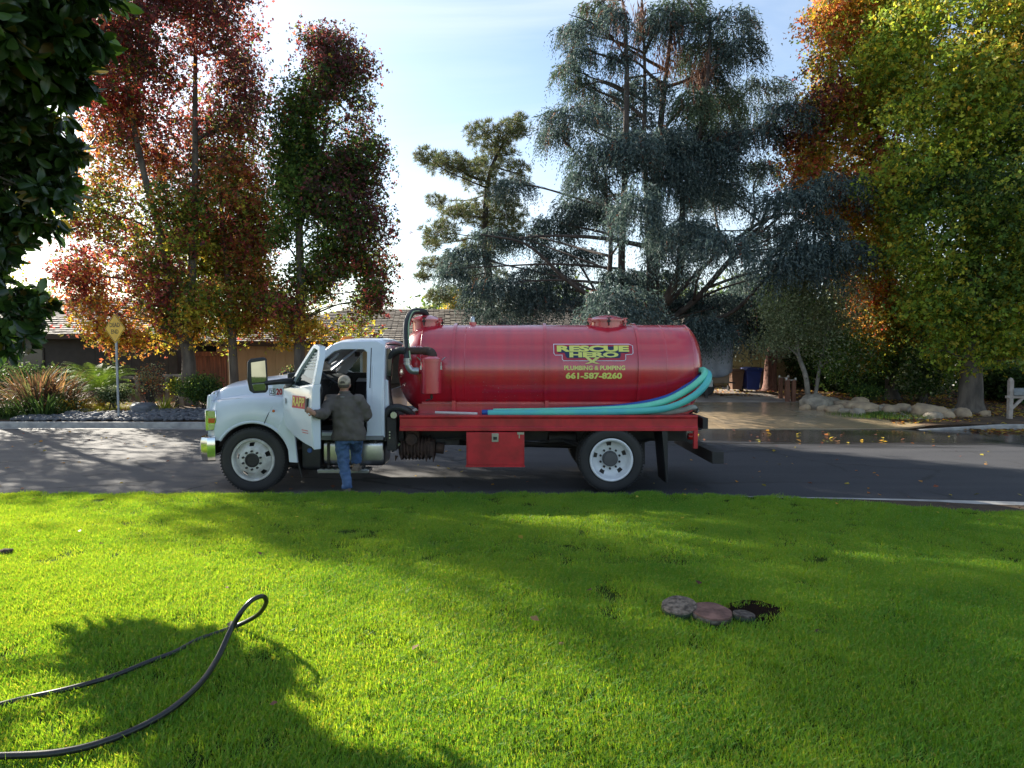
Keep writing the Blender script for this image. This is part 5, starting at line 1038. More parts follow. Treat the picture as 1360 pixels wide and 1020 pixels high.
# ---------------------------------------------------------------- dark bushes closing the view
def bush(name, label, px, py, rx, ry, Y, pal, n, size, seed, cat='shrub', group=None, wid=.6, mat=None, stems=5, ydep=None):
    rg = np.random.default_rng(seed); k = Y/F; x, z = toX(px, Y), toZ(py, Y); g = gz(x, Y)
    m_ = n//8; d = runit(m_, rg); rad = rg.random(m_)**.4*(1+.25*wig(d*2, seed, 1.4)); Q = d*rad[:, None]*np.array([rx*k, ydep or rx*k*.8, ry*k])+np.array([x, Y, z]); Q = Q[Q[:, 2] > g+.02]
    cen = np.repeat(Q, 8, 0)+rg.normal(size=(len(Q)*8, 3))*size*1.2; cen[:, 2] = np.maximum(cen[:, 2], g+.02)
    cols = pick(rg.integers(0, len(pal), len(cen)), pal, rg)*np.repeat(.75+.5*rg.random(len(Q)), 8)[:, None]
    root = empty(name, (x, Y, g), label, cat, group); V, Fq, c_ = leaves(cen, size, cols, rg, wid, 0); npmesh('foliage', V, Fq, mat or LM, root, c_, loc=(x, Y, g))
    for i in range(stems):
        q = Q[rg.integers(0, len(Q))]; MB().tube([(x+rg.normal()*.08, Y+rg.normal()*.08, g-.02), ((x+q[0])/2, (Y+q[1])/2, g+(q[2]-g)*.6), tuple(q)], [.022, .014, .005], 5).obj('stem', barkd, root)
    return root
HB = [('dark evergreen hedge mass behind the rocks, left end', 1145, 490, 45, 55, 28), ('dark shrub behind the orange tree trunk', 1200, 485, 40, 50, 29), ('dark shrub right of the thick grey trunk', 1335, 505, 30, 24, 25), ('tall dark evergreen behind the autumn trees', 1240, 470, 60, 70, 31), ('dark shrub at the right edge of the view behind the mailbox', 1385, 480, 45, 55, 27), ('dark evergreen mass behind the grey green tree', 1090, 470, 55, 60, 31)]
for i, (lb, px, py, rx, ry, Y) in enumerate(HB): bush('evergreen_shrub', lb, px, py, rx, ry, Y, ['dgreen'], 9000, .14, 60+i, group='dark shrubs on the right', ydep=2)
FB = [(-80, 420, 80, 60, 44), (40, 425, 60, 40, 46), (350, 440, 80, 30, 50), (600, 430, 60, 45, 48), (740, 440, 80, 60, 46), (880, 430, 80, 70, 45), (1010, 420, 80, 60, 46), (1180, 420, 90, 80, 42), (1330, 430, 90, 80, 42), (1500, 420, 90, 90, 42), (480, 445, 60, 25, 52)]
LBL = ['far left edge', 'behind the dark house', 'behind the tan house wall', 'behind the pine', 'behind the front part of the tank', 'behind the cedar trunks', 'behind the garage', 'behind the orange tree', 'behind the yellow green tree', 'beyond the right edge', 'behind the shingle roof']
for i, (px, py, rx, ry, Y) in enumerate(FB): bush('background_tree', 'distant dark green tree '+LBL[i], px, py, rx, ry, Y, ['dgreen', 'green', 'olive'], 3500, .34, 90+i, cat='tree', group='distant trees closing the view', ydep=3, stems=3)
bush('mixed_shrub', 'yellowish sunlit bush between the shingle roof and the cedar', 605, 425, 22, 30, 36, ['olive', 'gold', 'yg'], 5000, .12, 120)
# ---------------------------------------------------------------- deodar cedar
def cedar():
    Y = 27; rg = np.random.default_rng(5); k = Y/F; base = (toX(868, Y), Y, gz(toX(868, Y), Y)); root = empty('cedar_tree', base, 'huge weeping blue grey cedar with several trunks and bare brown patches', 'tree')
    stems = [[(868, 525, .38), (866, 470, .32), (866, 420, .26), (871, 300, .20), (877, 180, .14), (886, 60, .07), (892, -40, .03)], [(862, 470, .2), (850, 430, .2), (830, 370, .16), (828, 260, .13), (826, 120, .10), (822, 30, .05), (815, -40, .03)], [(866, 430, .2), (895, 360, .15), (905, 270, .12), (925, 160, .09), (935, 40, .05)], [(864, 440, .13), (858, 330, .13), (855, 200, .10), (852, 80, .06), (843, -30, .03)], [(860, 450, .1), (812, 420, .11), (806, 330, .09), (800, 250, .06)], [(868, 440, .1), (920, 400, .12), (960, 350, .10), (1010, 300, .06)]]
    SP = []
    for s_ in stems:
        P_ = [Vector((toX(a, Y), Y+rg.normal()*.5*(i > 0), toZ(b, Y))) for i, (a, b, r) in enumerate(s_)]; Q = bez(P_, 6); rr_ = np.interp(np.linspace(0, len(s_)-1, len(Q)), range(len(s_)), [r for *_, r in s_]).tolist()
        MB().tube(Q, rr_, 10).obj('trunk', bark_c, root, smooth=True, angle=180); SP += Q
    pads = [(682, 250, 28, 22), (622, 340, 40, 40), (600, 362, 18, 30), (665, 380, 52, 40), (738, 298, 40, 45), (700, 318, 34, 28), (786, 285, 42, 55), (755, 340, 45, 30), (747, 402, 75, 28), (669, 412, 52, 24), (764, 158, 38, 45), (799, 138, 28, 40), (799, 205, 42, 50), (735, 180, 18, 30), (770, 78, 16, 35), (790, 22, 24, 35), (855, 122, 26, 55), (876, 36, 28, 50), (899, 20, 34, 40), (958, 40, 38, 45), (975, 72, 26, 45), (929, 78, 34, 45), (992, 128, 48, 42), (1041, 152, 26, 42), (950, 145, 36, 48), (944, 190, 32, 60), (940, 250, 42, 62), (890, 235, 28, 75), (899, 312, 38, 70), (1013, 225, 18, 32), (1040, 266, 36, 36), (1097, 250, 42, 36), (1105, 332, 42, 26), (1058, 335, 44, 60), (1012, 372, 50, 60), (869, 370, 54, 40), (942, 398, 66, 45), (845, 268, 26, 75), (980, 432, 60, 42), (930, 452, 34, 32), (820, 415, 50, 30), (820, 85, 12, 30), (1075, 300, 30, 40), (960, 320, 30, 40), (830, 190, 20, 50), (915, 140, 26, 50), (1000, 180, 28, 40), (720, 362, 40, 30), (650, 312, 22, 24), (905, 405, 40, 40), (1020, 310, 26, 28), (780, 240, 26, 35)]
    rf_ = np.random.default_rng(41)
    for i in range(22):
        py = rf_.uniform(95, 415); hwid = np.interp(py, [20, 100, 200, 300, 415], [35, 60, 105, 165, 235]); px = 890+hwid*rf_.uniform(-.95, .9)
        if 905 < px < 985 and 330 < py < 380: continue
        pads.append((px, py, rf_.uniform(22, 40), rf_.uniform(24, 42)))
    pads += [(758, 52, 16, 28), (775, 48, 18, 24), (752, 100, 14, 26), (770, 120, 18, 24), (812, 30, 14, 30), (932, 428, 20, 34), (955, 440, 22, 20), (915, 440, 16, 22)]
    VV, FF, CC = [], [], []; nb = 0; ends = []; twg = []
    for i, (px, py, hw, dp) in enumerate(pads):
        low = py > 240; yl = Y+rg.normal()*(2.2 if low else 1.3)-(.8 if low else 0); yl = 23.3 if (px > 1030 and low) else yl; yl = 30.2+rg.normal()*.6 if (px < 805 and low) else yl; yl = 29.3+rg.normal()*.4 if (840 < px <= 1030 and py > 345) else yl; yl = 25 if i >= len(pads)-3 else yl; c_ = np.array([toX(px, yl), yl, toZ(py-4, yl)]); rx = hw*k; ryy = min(rx, 1.8)*.9; dpm = dp*k
        ns = int(hw*dp*.26)+90; fr = rg.random(ns); ph = rg.random(ns)*2*PI; rho = np.sqrt(rg.random(ns))*(1+.35*np.sin(3*ph+i)*rg.random(ns)); droopc = wig(np.stack([np.cos(ph)*2, np.sin(ph)*2, np.full(ns, i)], 1), i, 1.5)
        st_ = c_+np.stack([rho*rx*np.cos(ph), rho*ryy*np.sin(ph), .16*dpm*(.6-rho**2)+rg.normal(size=ns)*.10*dpm-fr**1.6*dpm*.8*(.6+.4*droopc)], 1)
        out_ = np.stack([np.cos(ph), np.sin(ph), np.zeros(ns)], 1)+rg.normal(size=(ns, 3))*.35; Ls = (.45+.6*rg.random((ns, 1)))
        K = 9; own = rg.random(ns); pal = 'cedart' if (py < 160 and i % 3 == 0) else 'cedar'; bright = .8+.4*rg.random((ns, 1))
        for j in range(K):
            t = (j+.5)/K; p = st_+out_*Ls*(.75*t-.3*t*t)-np.array([0, 0, 1])*Ls*(.12*t+.95*t*t); tan = out_*(.75-.6*t)-np.array([0, 0, 1])*(.12+1.9*t); tan = tan/np.linalg.norm(tan, axis=1, keepdims=True)
            sd = np.cross(tan, runit(ns, rg)); u = tan*.75+sd*.8; u /= np.linalg.norm(u, axis=1, keepdims=True)
            cols = PA[pal][rg.integers(0, len(PA[pal]), ns)]*bright*(.85+.3*rg.random((ns, 1))); dead = (own < (.012 if py > 200 else .05)); cols[dead] = PA['dead'][rg.integers(0, 3, dead.sum())]
            V, Fq, cc = leaves(p+u*.04, .185*(1-.4*t), cols, rg, .27, 0, u, .03); VV.append(V); FF.append(Fq+nb); CC.append(cc); nb += len(V)
        ends.append(c_); o = np.argsort(rg.random(ns))[:7]; twg.append(st_[o])
    for (px, py, w_, h_) in [(815, 60, 14, 60), (884, 85, 18, 40), (846, 50, 5, 40), (925, 110, 12, 30)]:             # hanging dead curtains
        n_ = 500; p0 = np.stack([toX(px+rg.normal(size=n_)*w_*.6, Y), Y+rg.normal(size=n_)*.5, toZ(py+rg.normal(size=n_)*h_*.45, Y)], 1); u = np.tile(np.array([[0, 0, -1.]]), (n_, 1))+rg.normal(size=(n_, 3))*.3; u /= np.linalg.norm(u, axis=1, keepdims=True)
        V, Fq, cc = leaves(p0, .3, PA['dead'][rg.integers(0, 3, n_)]*(.7+.6*rg.random((n_, 1))), rg, .12, 0, u, .02); VV.append(V); FF.append(Fq+nb); CC.append(cc); nb += len(V)
    npmesh('foliage', np.concatenate(VV), np.concatenate(FF), LMC, root, np.concatenate(CC), loc=base)
    starts = []
    for e in ends:
        low = [p for p in SP if p.z < e[2]+.3] or SP; low = [low[j] for j in rg.integers(0, len(low), max(3, len(low)//6))]; starts.append(min(low, key=lambda p: (p-Vector(e)).length-.5*min(1.5, max(0, e[2]-p.z))))
    limbs(root, starts, ends, .075, bark_c, rg, sag=-.02, twigs=twg)
    for a in [[(866, 330), (800, 320), (740, 318), (690, 322)], [(850, 430), (760, 380), (700, 330), (640, 318)], [(866, 440), (960, 420), (1010, 370), (1060, 320)], [(870, 420), (960, 330), (1040, 290), (1135, 345)], [(812, 60), (780, 45), (752, 40)], [(828, 130), (790, 120), (762, 140)], [(826, 112), (850, 112), (880, 110)]]:
        P_ = bez([Vector((toX(x, Y), Y-.3*i, toZ(y, Y))) for i, (x, y) in enumerate(a)], 7); MB().tube(P_, list(np.linspace(.11 if a[0][1] > 200 else .055, .03 if a[0][1] > 200 else .012, len(P_))), 7).obj('limb', bark_c, root, smooth=True, angle=180)
cedar()
def pine():
    Y = 34; rg = np.random.default_rng(8); k = Y/F; base = (toX(655, Y), Y, gz(toX(655, Y), Y)); root = empty('pine_tree', base, 'olive green open pine to the left of the cedar above the tank', 'tree')
    st_ = [[(655, 510, .3), (652, 430, .24), (648, 350, .2), (645, 280, .15), (652, 230, .10), (668, 195, .06)]]; SP = []
    for s_ in st_:
        Q = bez([Vector((toX(a, Y), Y, toZ(b, Y))) for a, b, r in s_], 6); MB().tube(Q, np.interp(np.linspace(0, len(s_)-1, len(Q)), range(len(s_)), [r for *_, r in s_]).tolist(), 10).obj('trunk', barkd, root, smooth=True, angle=180); SP += Q
    bl = [(690, 178, 12, 14), (676, 186, 16, 14), (645, 190, 22, 16), (662, 208, 24, 20), (596, 232, 22, 13), (580, 240, 12, 9), (640, 240, 24, 20), (612, 235, 14, 12), (575, 258, 12, 8), (640, 285, 28, 18), (610, 292, 20, 13), (665, 262, 20, 18), (590, 318, 22, 14), (570, 322, 10, 8), (630, 325, 24, 16), (574, 352, 16, 9), (600, 350, 20, 12), (566, 371, 9, 6), (598, 388, 20, 12), (640, 365, 30, 18), (669, 318, 22, 20), (620, 412, 24, 12), (655, 400, 26, 16), (690, 230, 14, 14), (590, 400, 14, 8), (682, 290, 16, 20)]
    VV, FF, CC = [], [], []; nb = 0; ends = []; twg = []
    for px, py, rx, ry in bl:
        nt_ = int(rx*ry*.34)+12; d = runit(nt_, rg)*rg.random((nt_, 1))**.4; rx *= 1.22; ry *= 1.15; c_ = np.array([toX(px, Y), Y+rg.normal()*1.2, toZ(py, Y)]); T = c_+d*np.array([rx*k, rx*k, ry*k]); ends.append(c_); twg.append(T[:7])
        nn = 20; cen = np.repeat(T, nn, 0); u = runit(len(cen), rg)+np.array([0, 0, .35])+np.repeat(d, nn, 0)*.5; u /= np.linalg.norm(u, axis=1, keepdims=True)
        V, Fq, cc = leaves(cen+u*.13, .27, PA['pine'][rg.integers(0, 5, len(cen))]*np.repeat(.75+.5*rg.random(nt_), nn)[:, None], rg, .10, 0, u, .01); VV.append(V); FF.append(Fq+nb); CC.append(cc); nb += len(V)
    npmesh('foliage', np.concatenate(VV), np.concatenate(FF), LMC, root, np.concatenate(CC), loc=base)
    starts = [min([p for p in SP if p.z < e[2]+.4] or SP, key=lambda p: (p-Vector(e)).length) for e in ends]; limbs(root, starts, ends, .06, barkd, rg, sag=.03, twigs=twg)
pine()
# ---------------------------------------------------------------- magnolia hanging in from the left, close to the camera
def magnolia():
    rg = np.random.default_rng(12); base = (-8.2, 6.4, .2); root = empty('magnolia_tree', base, 'dark glossy broad leaved tree hanging into the upper left corner', 'tree')
    tr_ = bez([Vector(base)-Vector((0, 0, .1)), Vector((-8.1, 6.4, 1.5)), Vector((-7.9, 6.3, 3.2)), Vector((-7.6, 6.2, 5.0)), Vector((-7.5, 6, 7))], 6); MB().tube(tr_, list(np.linspace(.28, .08, len(tr_))), 12).obj('trunk', bark, root, smooth=True, angle=180)
    bl = [(25, 190, 55, 60, 6.2), (60, 235, 48, 32, 6.2), (25, 285, 50, 35, 6.2), (95, 205, 18, 18, 6.1), (80, 260, 30, 18, 6.1), (35, 405, 34, 32, 6.4), (10, 440, 26, 26, 6.3), (-40, 330, 45, 130, 6.4), (10, 120, 80, 60, 5.6), (60, 80, 70, 45, 5.2), (110, 55, 40, 30, 5.0), (0, 30, 110, 60, 4.8), (105, 110, 24, 20, 5.4), (-60, 200, 70, 120, 6.2), (15, 325, 30, 14, 6.2), (60, -30, 110, 40, 4.8)]
    T = []; N_ = []; ends = []; twg = []
    for px, py, rx, ry, Y in bl:
        k = Y/F; c_ = np.array([toX(px, Y), Y, toZ(py, Y)]); m_ = int(rx*ry/55)+6; d = runit(m_, rg)*rg.random((m_, 1))**.4; q = c_+d*np.array([rx*k, rx*k*1.0, ry*k]); T.append(q); ends.append(c_); twg.append(q[:8])
    c0 = []
    for c_, r_, m_ in [((-7.9, 6.3, 5.6), (1.8, 1.8, 1.8), 60), ((-7.4, 5.0, 4.2), (1.5, 1.3, 1.2), 26), ((-9.5, 7, 4.5), (2, 2, 2), 90)]: T.append(np.array(c_)+runit(m_, rg)*rg.random((m_, 1))**.4*np.array(r_)); ends.append(np.array(c_)); twg.append(T[-1][:8])
    T = np.concatenate(T); per = 9; n = len(T)*per; cen0 = np.repeat(T, per, 0); ax_ = np.repeat(runit(len(T), rg), per, 0); u = ax_*.5+runit(n, rg)*.8+np.array([0, 0, -.25]); u /= np.linalg.norm(u, axis=1, keepdims=True)
    v = np.cross(u, runit(n, rg)); v /= np.linalg.norm(v, axis=1, keepdims=True); w_ = np.cross(u, v); s_ = (.12+.08*rg.random((n, 1))); c_ = cen0+u*s_*.6
    prof = [(-.5, 0), (-.25, .17), (.05, .22), (.32, .14), (.5, 0)]; V = []
    for a, b in prof:
        for sg in ((0,) if b == 0 else (-1, 0, 1)): V.append(c_+u*a*s_+v*(sg*b*s_)+w_*(abs(sg)*b*.35*s_-a*a*.35*s_))
    V = np.stack(V, 1).reshape(-1, 3); I = np.arange(n)*11; tr3 = [(0, 1, 2), (0, 2, 3), (1, 4, 5), (1, 5, 2), (2, 5, 6), (2, 6, 3), (4, 7, 8), (4, 8, 5), (5, 8, 9), (5, 9, 6), (7, 10, 8), (8, 10, 9)]
    Fq = np.concatenate([np.stack([I+a, I+b, I+d_], 1) for a, b, d_ in tr3]); cols = PA['mag'][rg.choice(5, n, p=[.27, .27, .2, .2, .06])]*(.7+.6*rg.random((n, 1)))
    o = npmesh('crown', V, Fq, LMG, root, np.repeat(cols, 11, 0), loc=base); o.data.polygons.foreach_set('use_smooth', [True]*len(Fq))
    limbs(root, [min(tr_, key=lambda p: (p-Vector(e)).length) for e in ends], ends, .05, bark, rg, sag=-.03, twigs=twg)
magnolia()
# ---------------------------------------------------------------- front-yard plants
def blades(root, name, c_, n, ln, wd, pal, rg, spread=.9, mat=None, z0=.0, r0=.12, up=.9, seg=5, droop=.9):
    V, Fq, CC = [], [], []; nb = 0
    for i in range(n):
        a = rg.random()*2*PI; el = up-spread*rg.random()**1.3; L_ = ln*(.6+.5*rg.random()); d = Vector((math.cos(a), math.sin(a), 0)); p = Vector(c_)+d*r0*rg.random(); p.z += z0; s_ = Vector((-d.y, d.x, 0)); th = el*1.35; cols = PA[pal][rg.integers(0, len(PA[pal]))]*(.75+.5*rg.random()); row = []
        tw = rg.normal()*.5
        for k in range(seg+1):
            t = k/seg; w_ = wd*(1-t**2.2)*.5+.002; sd = (s_*math.cos(tw)+Vector((0, 0, 1))*math.sin(tw)*.6); row += [p-sd*w_, p+sd*w_]; p = p+(d*math.cos(th)+Vector((0, 0, 1))*math.sin(th))*L_/seg; th -= droop*t*(.5+rg.random())*(1.1-el*.5)
        V += [tuple(q) for q in row]; CC += [cols]*len(row)
        for k in range(seg): Fq.append((nb+2*k, nb+2*k+1, nb+2*k+3, nb+2*k+2))
        nb += len(row)
    return npmesh(name, np.array(V), np.array(Fq), mat or LMP, root, np.array(CC), loc=tuple(WL[root.name]))
def at(px, Y): x = toX(px, Y); return Vector((x, Y, gz(x, Y)))
def bladeplant(name, label, px, Y, *a, cat='plant', seed=1, group=None, **k):
    c_ = at(px, Y); r_ = empty(name, c_, label, cat, group); blades(r_, 'blade_leaves', c_, *a, np.random.default_rng(seed), **k); return r_
bladeplant('flax_plant', 'large spiky bronze and green flax clump near the left edge', 48, 21.5, 420, 1.65, .06, 'bronze', seed=2, spread=1.0, r0=.55, up=1.05)
bladeplant('flax_plant', 'reddish spiky flax clump right of the larger one on the left', 78, 21.8, 320, 1.45, .055, 'bronze', seed=3, spread=.95, r0=.5, up=1.05)
bladeplant('lily_plant', 'low dark green strappy clump by the kerb at the left edge', 12, 20.2, 260, .75, .03, 'dgreen', seed=4, r0=.5, spread=1.0)
bladeplant('lily_plant', 'dark arching strappy clump below the bronze flax', 55, 20.5, 420, .9, .03, 'dgreen', seed=5, r0=.8, spread=1.1, up=.9)
bladeplant('lily_plant', 'bright green grassy tuft right of the boulder beside the gravel', 216, 21.0, 150, .6, .022, 'yg', seed=6, r0=.2, up=1.1)
bladeplant('dry_stalk_plant', 'pale dry leaning stalks between the flax and the palm', 100, 21.6, 120, 1.2, .03, 'gold', seed=7, r0=.3, up=.55, spread=.5)
MATS_pal = PA['palm'] = np.array([(.16, .26, .035), (.12, .21, .03), (.20, .30, .05), (.08, .15, .025)])
def palm(label, px, Y, nf, ln, seed, h=.35):
    rg = np.random.default_rng(seed); c_ = at(px, Y); r_ = empty('palm_plant', c_, label, 'palm')
    MB().tube([c_-Vector((0, 0, .1)), c_+Vector((0, 0, h+.1))], [.16, .12], 12).obj('trunk', barkd, r_, smooth=True)
    for i in range(nf):
        a = 2*PI*i/nf+rg.normal()*.2; th = R(20+60*rg.random()); d = Vector((math.cos(a), math.sin(a), 0)); s_ = Vector((-d.y, d.x, 0)); p = c_+Vector((0, 0, h)); P_ = [p]; n = 16
        for k in range(n): p = p+(d*math.cos(th)+Vector((0, 0, 1))*math.sin(th))*ln/n; th -= .05+.10*k/n; P_.append(p)
        V, Fq, CC = [], [], []; nb = 0
        for k in range(3, n+1):
            for sg in (-1, 1):
                for h2 in (0, .5):
                    q = P_[k-1].lerp(P_[k], h2); tt = (P_[k]-P_[k-1]).normalized(); lf = (tt*.6+s_*sg*.8+Vector((0, 0, -.35))).normalized(); L_ = .32*math.sin(PI*min(1, .15+.85*(k-2)/(n-1)))+.05; w_ = tt*.012
                    V += [q-w_, q+w_, q+lf*L_]; Fq.append((nb, nb+1, nb+2)); CC += [PA['palm'][rg.integers(0, 4)]]*3; nb += 3
        npmesh('frond', np.array([tuple(v) for v in V]), np.array(Fq), LMP, r_, np.array(CC), loc=tuple(c_)); 
palm('bright green feathery palm right behind the yellow sign post', 132, 23, 30, 1.65, 3, .55)
bush('shrub', 'dark green leafy shrub in front of the truck nose beyond the road', 268, 517, 26, 17, 21.0, ['dgreen', 'green'], 6000, .07, 200)
bush('shrub', 'small dark shrub touching the hood outline beside the tree trunks', 292, 530, 18, 14, 21.3, ['dgreen'], 3000, .07, 201)
bush('twiggy_shrub', 'sparse reddish brown twiggy shrub left of the tree trunk', 198, 505, 18, 24, 22.5, ['orange', 'bronze', 'olive'], 1500, .06, 202, stems=26)
bush('shrub', 'low grey green shrub at the foot of the sign post', 150, 524, 20, 9, 22, ['olive', 'dgreen'], 2600, .07, 203)
bush('shrub', 'low bright bush beside the wooden rail', 233, 512, 10, 8, 23, ['green', 'yg'], 900, .07, 204)
bush('hedge', 'dark low hedge along the dark house at the left', 30, 505, 70, 18, 26, ['dgreen'], 6000, .12, 205)
bush('shrub', 'dark foliage clump before the tan wall above the mirror', 390, 500, 12, 10, 27, ['dgreen', 'bronze'], 1200, .1, 206)
bush('shrub', 'green shrub between the rock bank and the trunk of the orange tree', 1228, 500, 34, 24, 23.5, ['green', 'olive', 'dgreen'], 5000, .11, 207)
bush('shrub', 'small dark plant on top of the rock bank', 1150, 520, 22, 9, 23.2, ['dgreen', 'green'], 1500, .08, 208)
# ---------------------------------------------------------------- stones
def stone(c_, r, seed, sq=(1, 1, .7), sub=2):
    bm = bmesh.new(); bmesh.ops.create_icosphere(bm, subdivisions=sub, radius=1); rg = np.random.default_rng(seed); V = np.array([v.co[:] for v in bm.verts]); Fq = [tuple(v.index for v in f.verts) for f in bm.faces]; bm.free()
    V = V*(1+.20*wig(V*1.3, seed, 1.6)[:, None]+.05*rg.normal(size=(len(V), 1))); V = np.sign(V)*np.abs(V)**.85; a = rg.random()*6; V = V*np.array(sq)*r; c, s = math.cos(a), math.sin(a); V = np.stack([V[:, 0]*c-V[:, 1]*s, V[:, 0]*s+V[:, 1]*c, V[:, 2]], 1); V[:, 2] = np.maximum(V[:, 2], -r*sq[2]*.5); return V+np.array(c_), Fq
gr1 = M('blue_grey_rock', (.15, .155, .17), .8, col2=(.08, .08, .09), vs=5, bump=1, bs=18); tn = M('tan_rock', (.46, .34, .21), .85, col2=(.26, .19, .13), vs=4, bump=1, bs=15, lo=.3, hi=.7); tng = M('grey_tan_rock', (.38, .32, .24), .85, col2=(.20, .17, .13), vs=5, bump=1, bs=16)
def boulder(label, px, py, r_px, Y, mat, seed, sq=(1, .8, .6), group=None):
    x = toX(px, Y); r = r_px/F*Y; z = gz(x, Y)+r*sq[2]*.35; V, Fq = stone((x, Y, z), r, seed, sq, 3); o = MB().add(V.tolist(), Fq).obj('boulder', mat, smooth=True, angle=180, doub=False); return tag(o, label, 'rock', group)
boulder('large blue grey boulder in the gravel right of the sign post', 190, 540, 21, 20.8, gr1, 1, (1, .8, .5)); boulder('round brown grey rock just left of the sign post', 127, 550, 8, 19.9, gr1, 2, (1, .9, .75)); boulder('flat grey stone left of the round rock by the kerb', 96, 548, 12, 20.2, gr1, 3, (1, .7, .4)); boulder('flat pale stone lying on the grass below the flax', 108, 532, 14, 21.4, tng, 4, (1, .6, .2))
RB = [(1084, 522, 18, 22.8, 'big tan boulder at the left end of the bank beside the wooden posts'), (1070, 532, 6, 22.2, 'small stone below the big tan boulder'), (1093, 531, 6, 22.0, 'round stone before the big tan boulder'), (1106, 517, 11, 23.3, 'upper rock behind the big tan boulder'), (1110, 533, 11, 21.6, 'light tan rock in the front row of the bank'), (1121, 521, 12, 22.9, 'brown rock in the middle of the bank'), (1126, 537, 8, 21.2, 'flat tan rock in front of the bank near the driveway'), (1133, 528, 10, 22.0, 'mid sized brown rock right of the light tan one'), (1142, 519, 10, 22.8, 'rock at the top right of the bank'), (1141, 543, 8, 20.8, 'low flat rock lowest on the driveway side'), (1150, 533, 14, 21.8, 'rounded grey tan boulder at the right part of the bank'), (1160, 540, 8, 21.2, 'mossy stone right of the rounded boulder'), (1170, 536, 10, 21.8, 'dark rock leading towards the orange tree'), (1186, 540, 10, 21.4, 'low mossy rock under the orange tree'), (1200, 539, 9, 21.6, 'low rock between the two smaller trunks'), (1216, 541, 9, 21.3, 'small rock before the small green tree'), (1237, 548, 17, 20.6, 'large pointed tan boulder left of the thick trunk'), (1252, 541, 10, 21.1, 'rock behind the pointed boulder'), (1242, 556, 10, 20.0, 'front stone beneath the pointed boulder'), (1258, 553, 9, 20.3, 'stone right of the pointed boulder'), (1281, 550, 9, 20.5, 'stone at the foot of the thick trunk'), (1268, 544, 7, 20.9, 'little stone touching the thick trunk'), (1099, 524, 7, 22.9, 'brown stone wedged in the middle of the bank'), (1118, 529, 7, 22.2, 'reddish stone in the lower middle of the bank'), (1087, 514, 7, 23.6, 'dark stone highest on the bank'), (1178, 531, 7, 22.3, 'dark stone behind the mossy ones'), (1310, 549, 6, 20.6, 'small stone right of the thick trunk')]
for i, (px, py, r_, Y, lb) in enumerate(RB): boulder(lb, px, py, r_*1.25, Y, tn if i % 3 else tng, 20+i, (1, .85, .62+.15*math.sin(i)), 'rocks edging the bank on the right')
def pebbles(name, label, n, fn, r0, r1, mat, seed):
    rg = np.random.default_rng(seed); base, Fb = stone((0, 0, 0), 1, 3, (1, .75, .45), 1); Fb = np.array(Fb); V, Fq = [], []
    bs_ = [stone((0, 0, 0), 1, s_, (1, .75, .45), 1)[0] for s_ in range(8)]
    for i in range(n):
        x, y, z = fn(rg); r = r0+(r1-r0)*rg.random()**2; a = rg.random()*6.3; b = bs_[i % 8]*r; c, s = math.cos(a), math.sin(a); q = np.stack([b[:, 0]*c-b[:, 1]*s, b[:, 0]*s+b[:, 1]*c, b[:, 2]+rg.normal()*b[:, 0]*.25], 1)+np.array([x, y, z]); Fq.append(Fb+len(base)*i); V.append(q)
    o = npmesh(name, np.concatenate(V), np.concatenate(Fq), mat); o.data.polygons.foreach_set('use_smooth', [True]*(len(Fb)*n)); return tag(o, label, 'stones', kind='stuff')
def fpeb(rg):
    x = toX(rg.uniform(35, 330), 20); t = rg.random()**.8; y = ycurb(x)+.25+t*(.5+1.9*float(sstep(-14.5, -9, x))); return x, y, gz(x, y)+.03+.04*rg.random()
pebbles('river_stones', 'bed of blue grey river stones along the far kerb', 2600, fpeb, .055, .15, gr1, 3)
def fpeb2(rg): x = rg.uniform(10.9, 13.6); y = rg.uniform(19.7, 22.8); x = 10.9+(22.9-y)*.25+rg.random()*1.4; return x, y, gz(x, y)+.02
pebbles('gravel', 'small pale stones spilling from the rock bank to the driveway', 500, fpeb2, .03, .09, tng, 5)
# ---------------------------------------------------------------- buildings
def wall_boards(parent, x0, x1, y, z0, z1, mat, bw, name='board', gap=.014, prot=.02):
    n = int(round((x1-x0)/bw)); bw = (x1-x0)/n; me = None
    for i in range(n):
        if me is None:
            o = MB().bb(x0+gap/2, x0+bw-gap/2, y-prot, y, z0, z1).obj(name, mat, parent); me = o.data; l0 = o.location.copy()
        else:
            o = bpy.data.objects.new(name, me); C.objects.link(o); o.parent = parent; o.location = l0+Vector((bw*i, 0, 0))
def roof(parent, x0, x1, y0, z0, y1, z1, mat, hipl=0, hipr=0, n=None, name='roof'):
    """sloping roof facing the camera, laid in overlapping courses of single shakes"""
    L_ = math.hypot(y1-y0, z1-z0); n = n or max(6, int(L_/.30)); mb = MB(); rg = np.random.default_rng(3)
    for i in range(n):
        t0, t1 = i/n, (i+1.25)/n; a0, a1 = x0+hipl*t0, x1-hipr*t0; k = max(2, int((a1-a0)/.28)); off = (i % 2)*.14
        ya, za, yb, zb = y0+(y1-y0)*t0, z0+(z1-z0)*t0, y0+(y1-y0)*min(1, t1), z0+(z1-z0)*min(1, t1)
        for j in range(k):
            xa = a0+(a1-a0)*j/k+.01; xb = a0+(a1-a0)*(j+1)/k-.01; h = .035+.03*rg.random(); dj = .05*rg.random()
            mb.add([(xa, ya-dj, za+h), (xb, ya-dj, za+h), (xb, yb, zb+.004), (xa, yb, zb+.004), (xa, ya-dj, za-.01), (xb, ya-dj, za-.01)], [(0, 1, 2, 3), (0, 4, 5, 1), (0, 3, 4), (1, 5, 2)])
    mb.add([(x0, y0, z0-.005), (x1, y0, z0-.005), (x1-hipr, y1, z1-.005), (x0+hipl, y1, z1-.005)], [(0, 1, 2, 3)])
    o = mb.obj(name, mat, parent, doub=False); o['kind'] = 'stuff'; return o
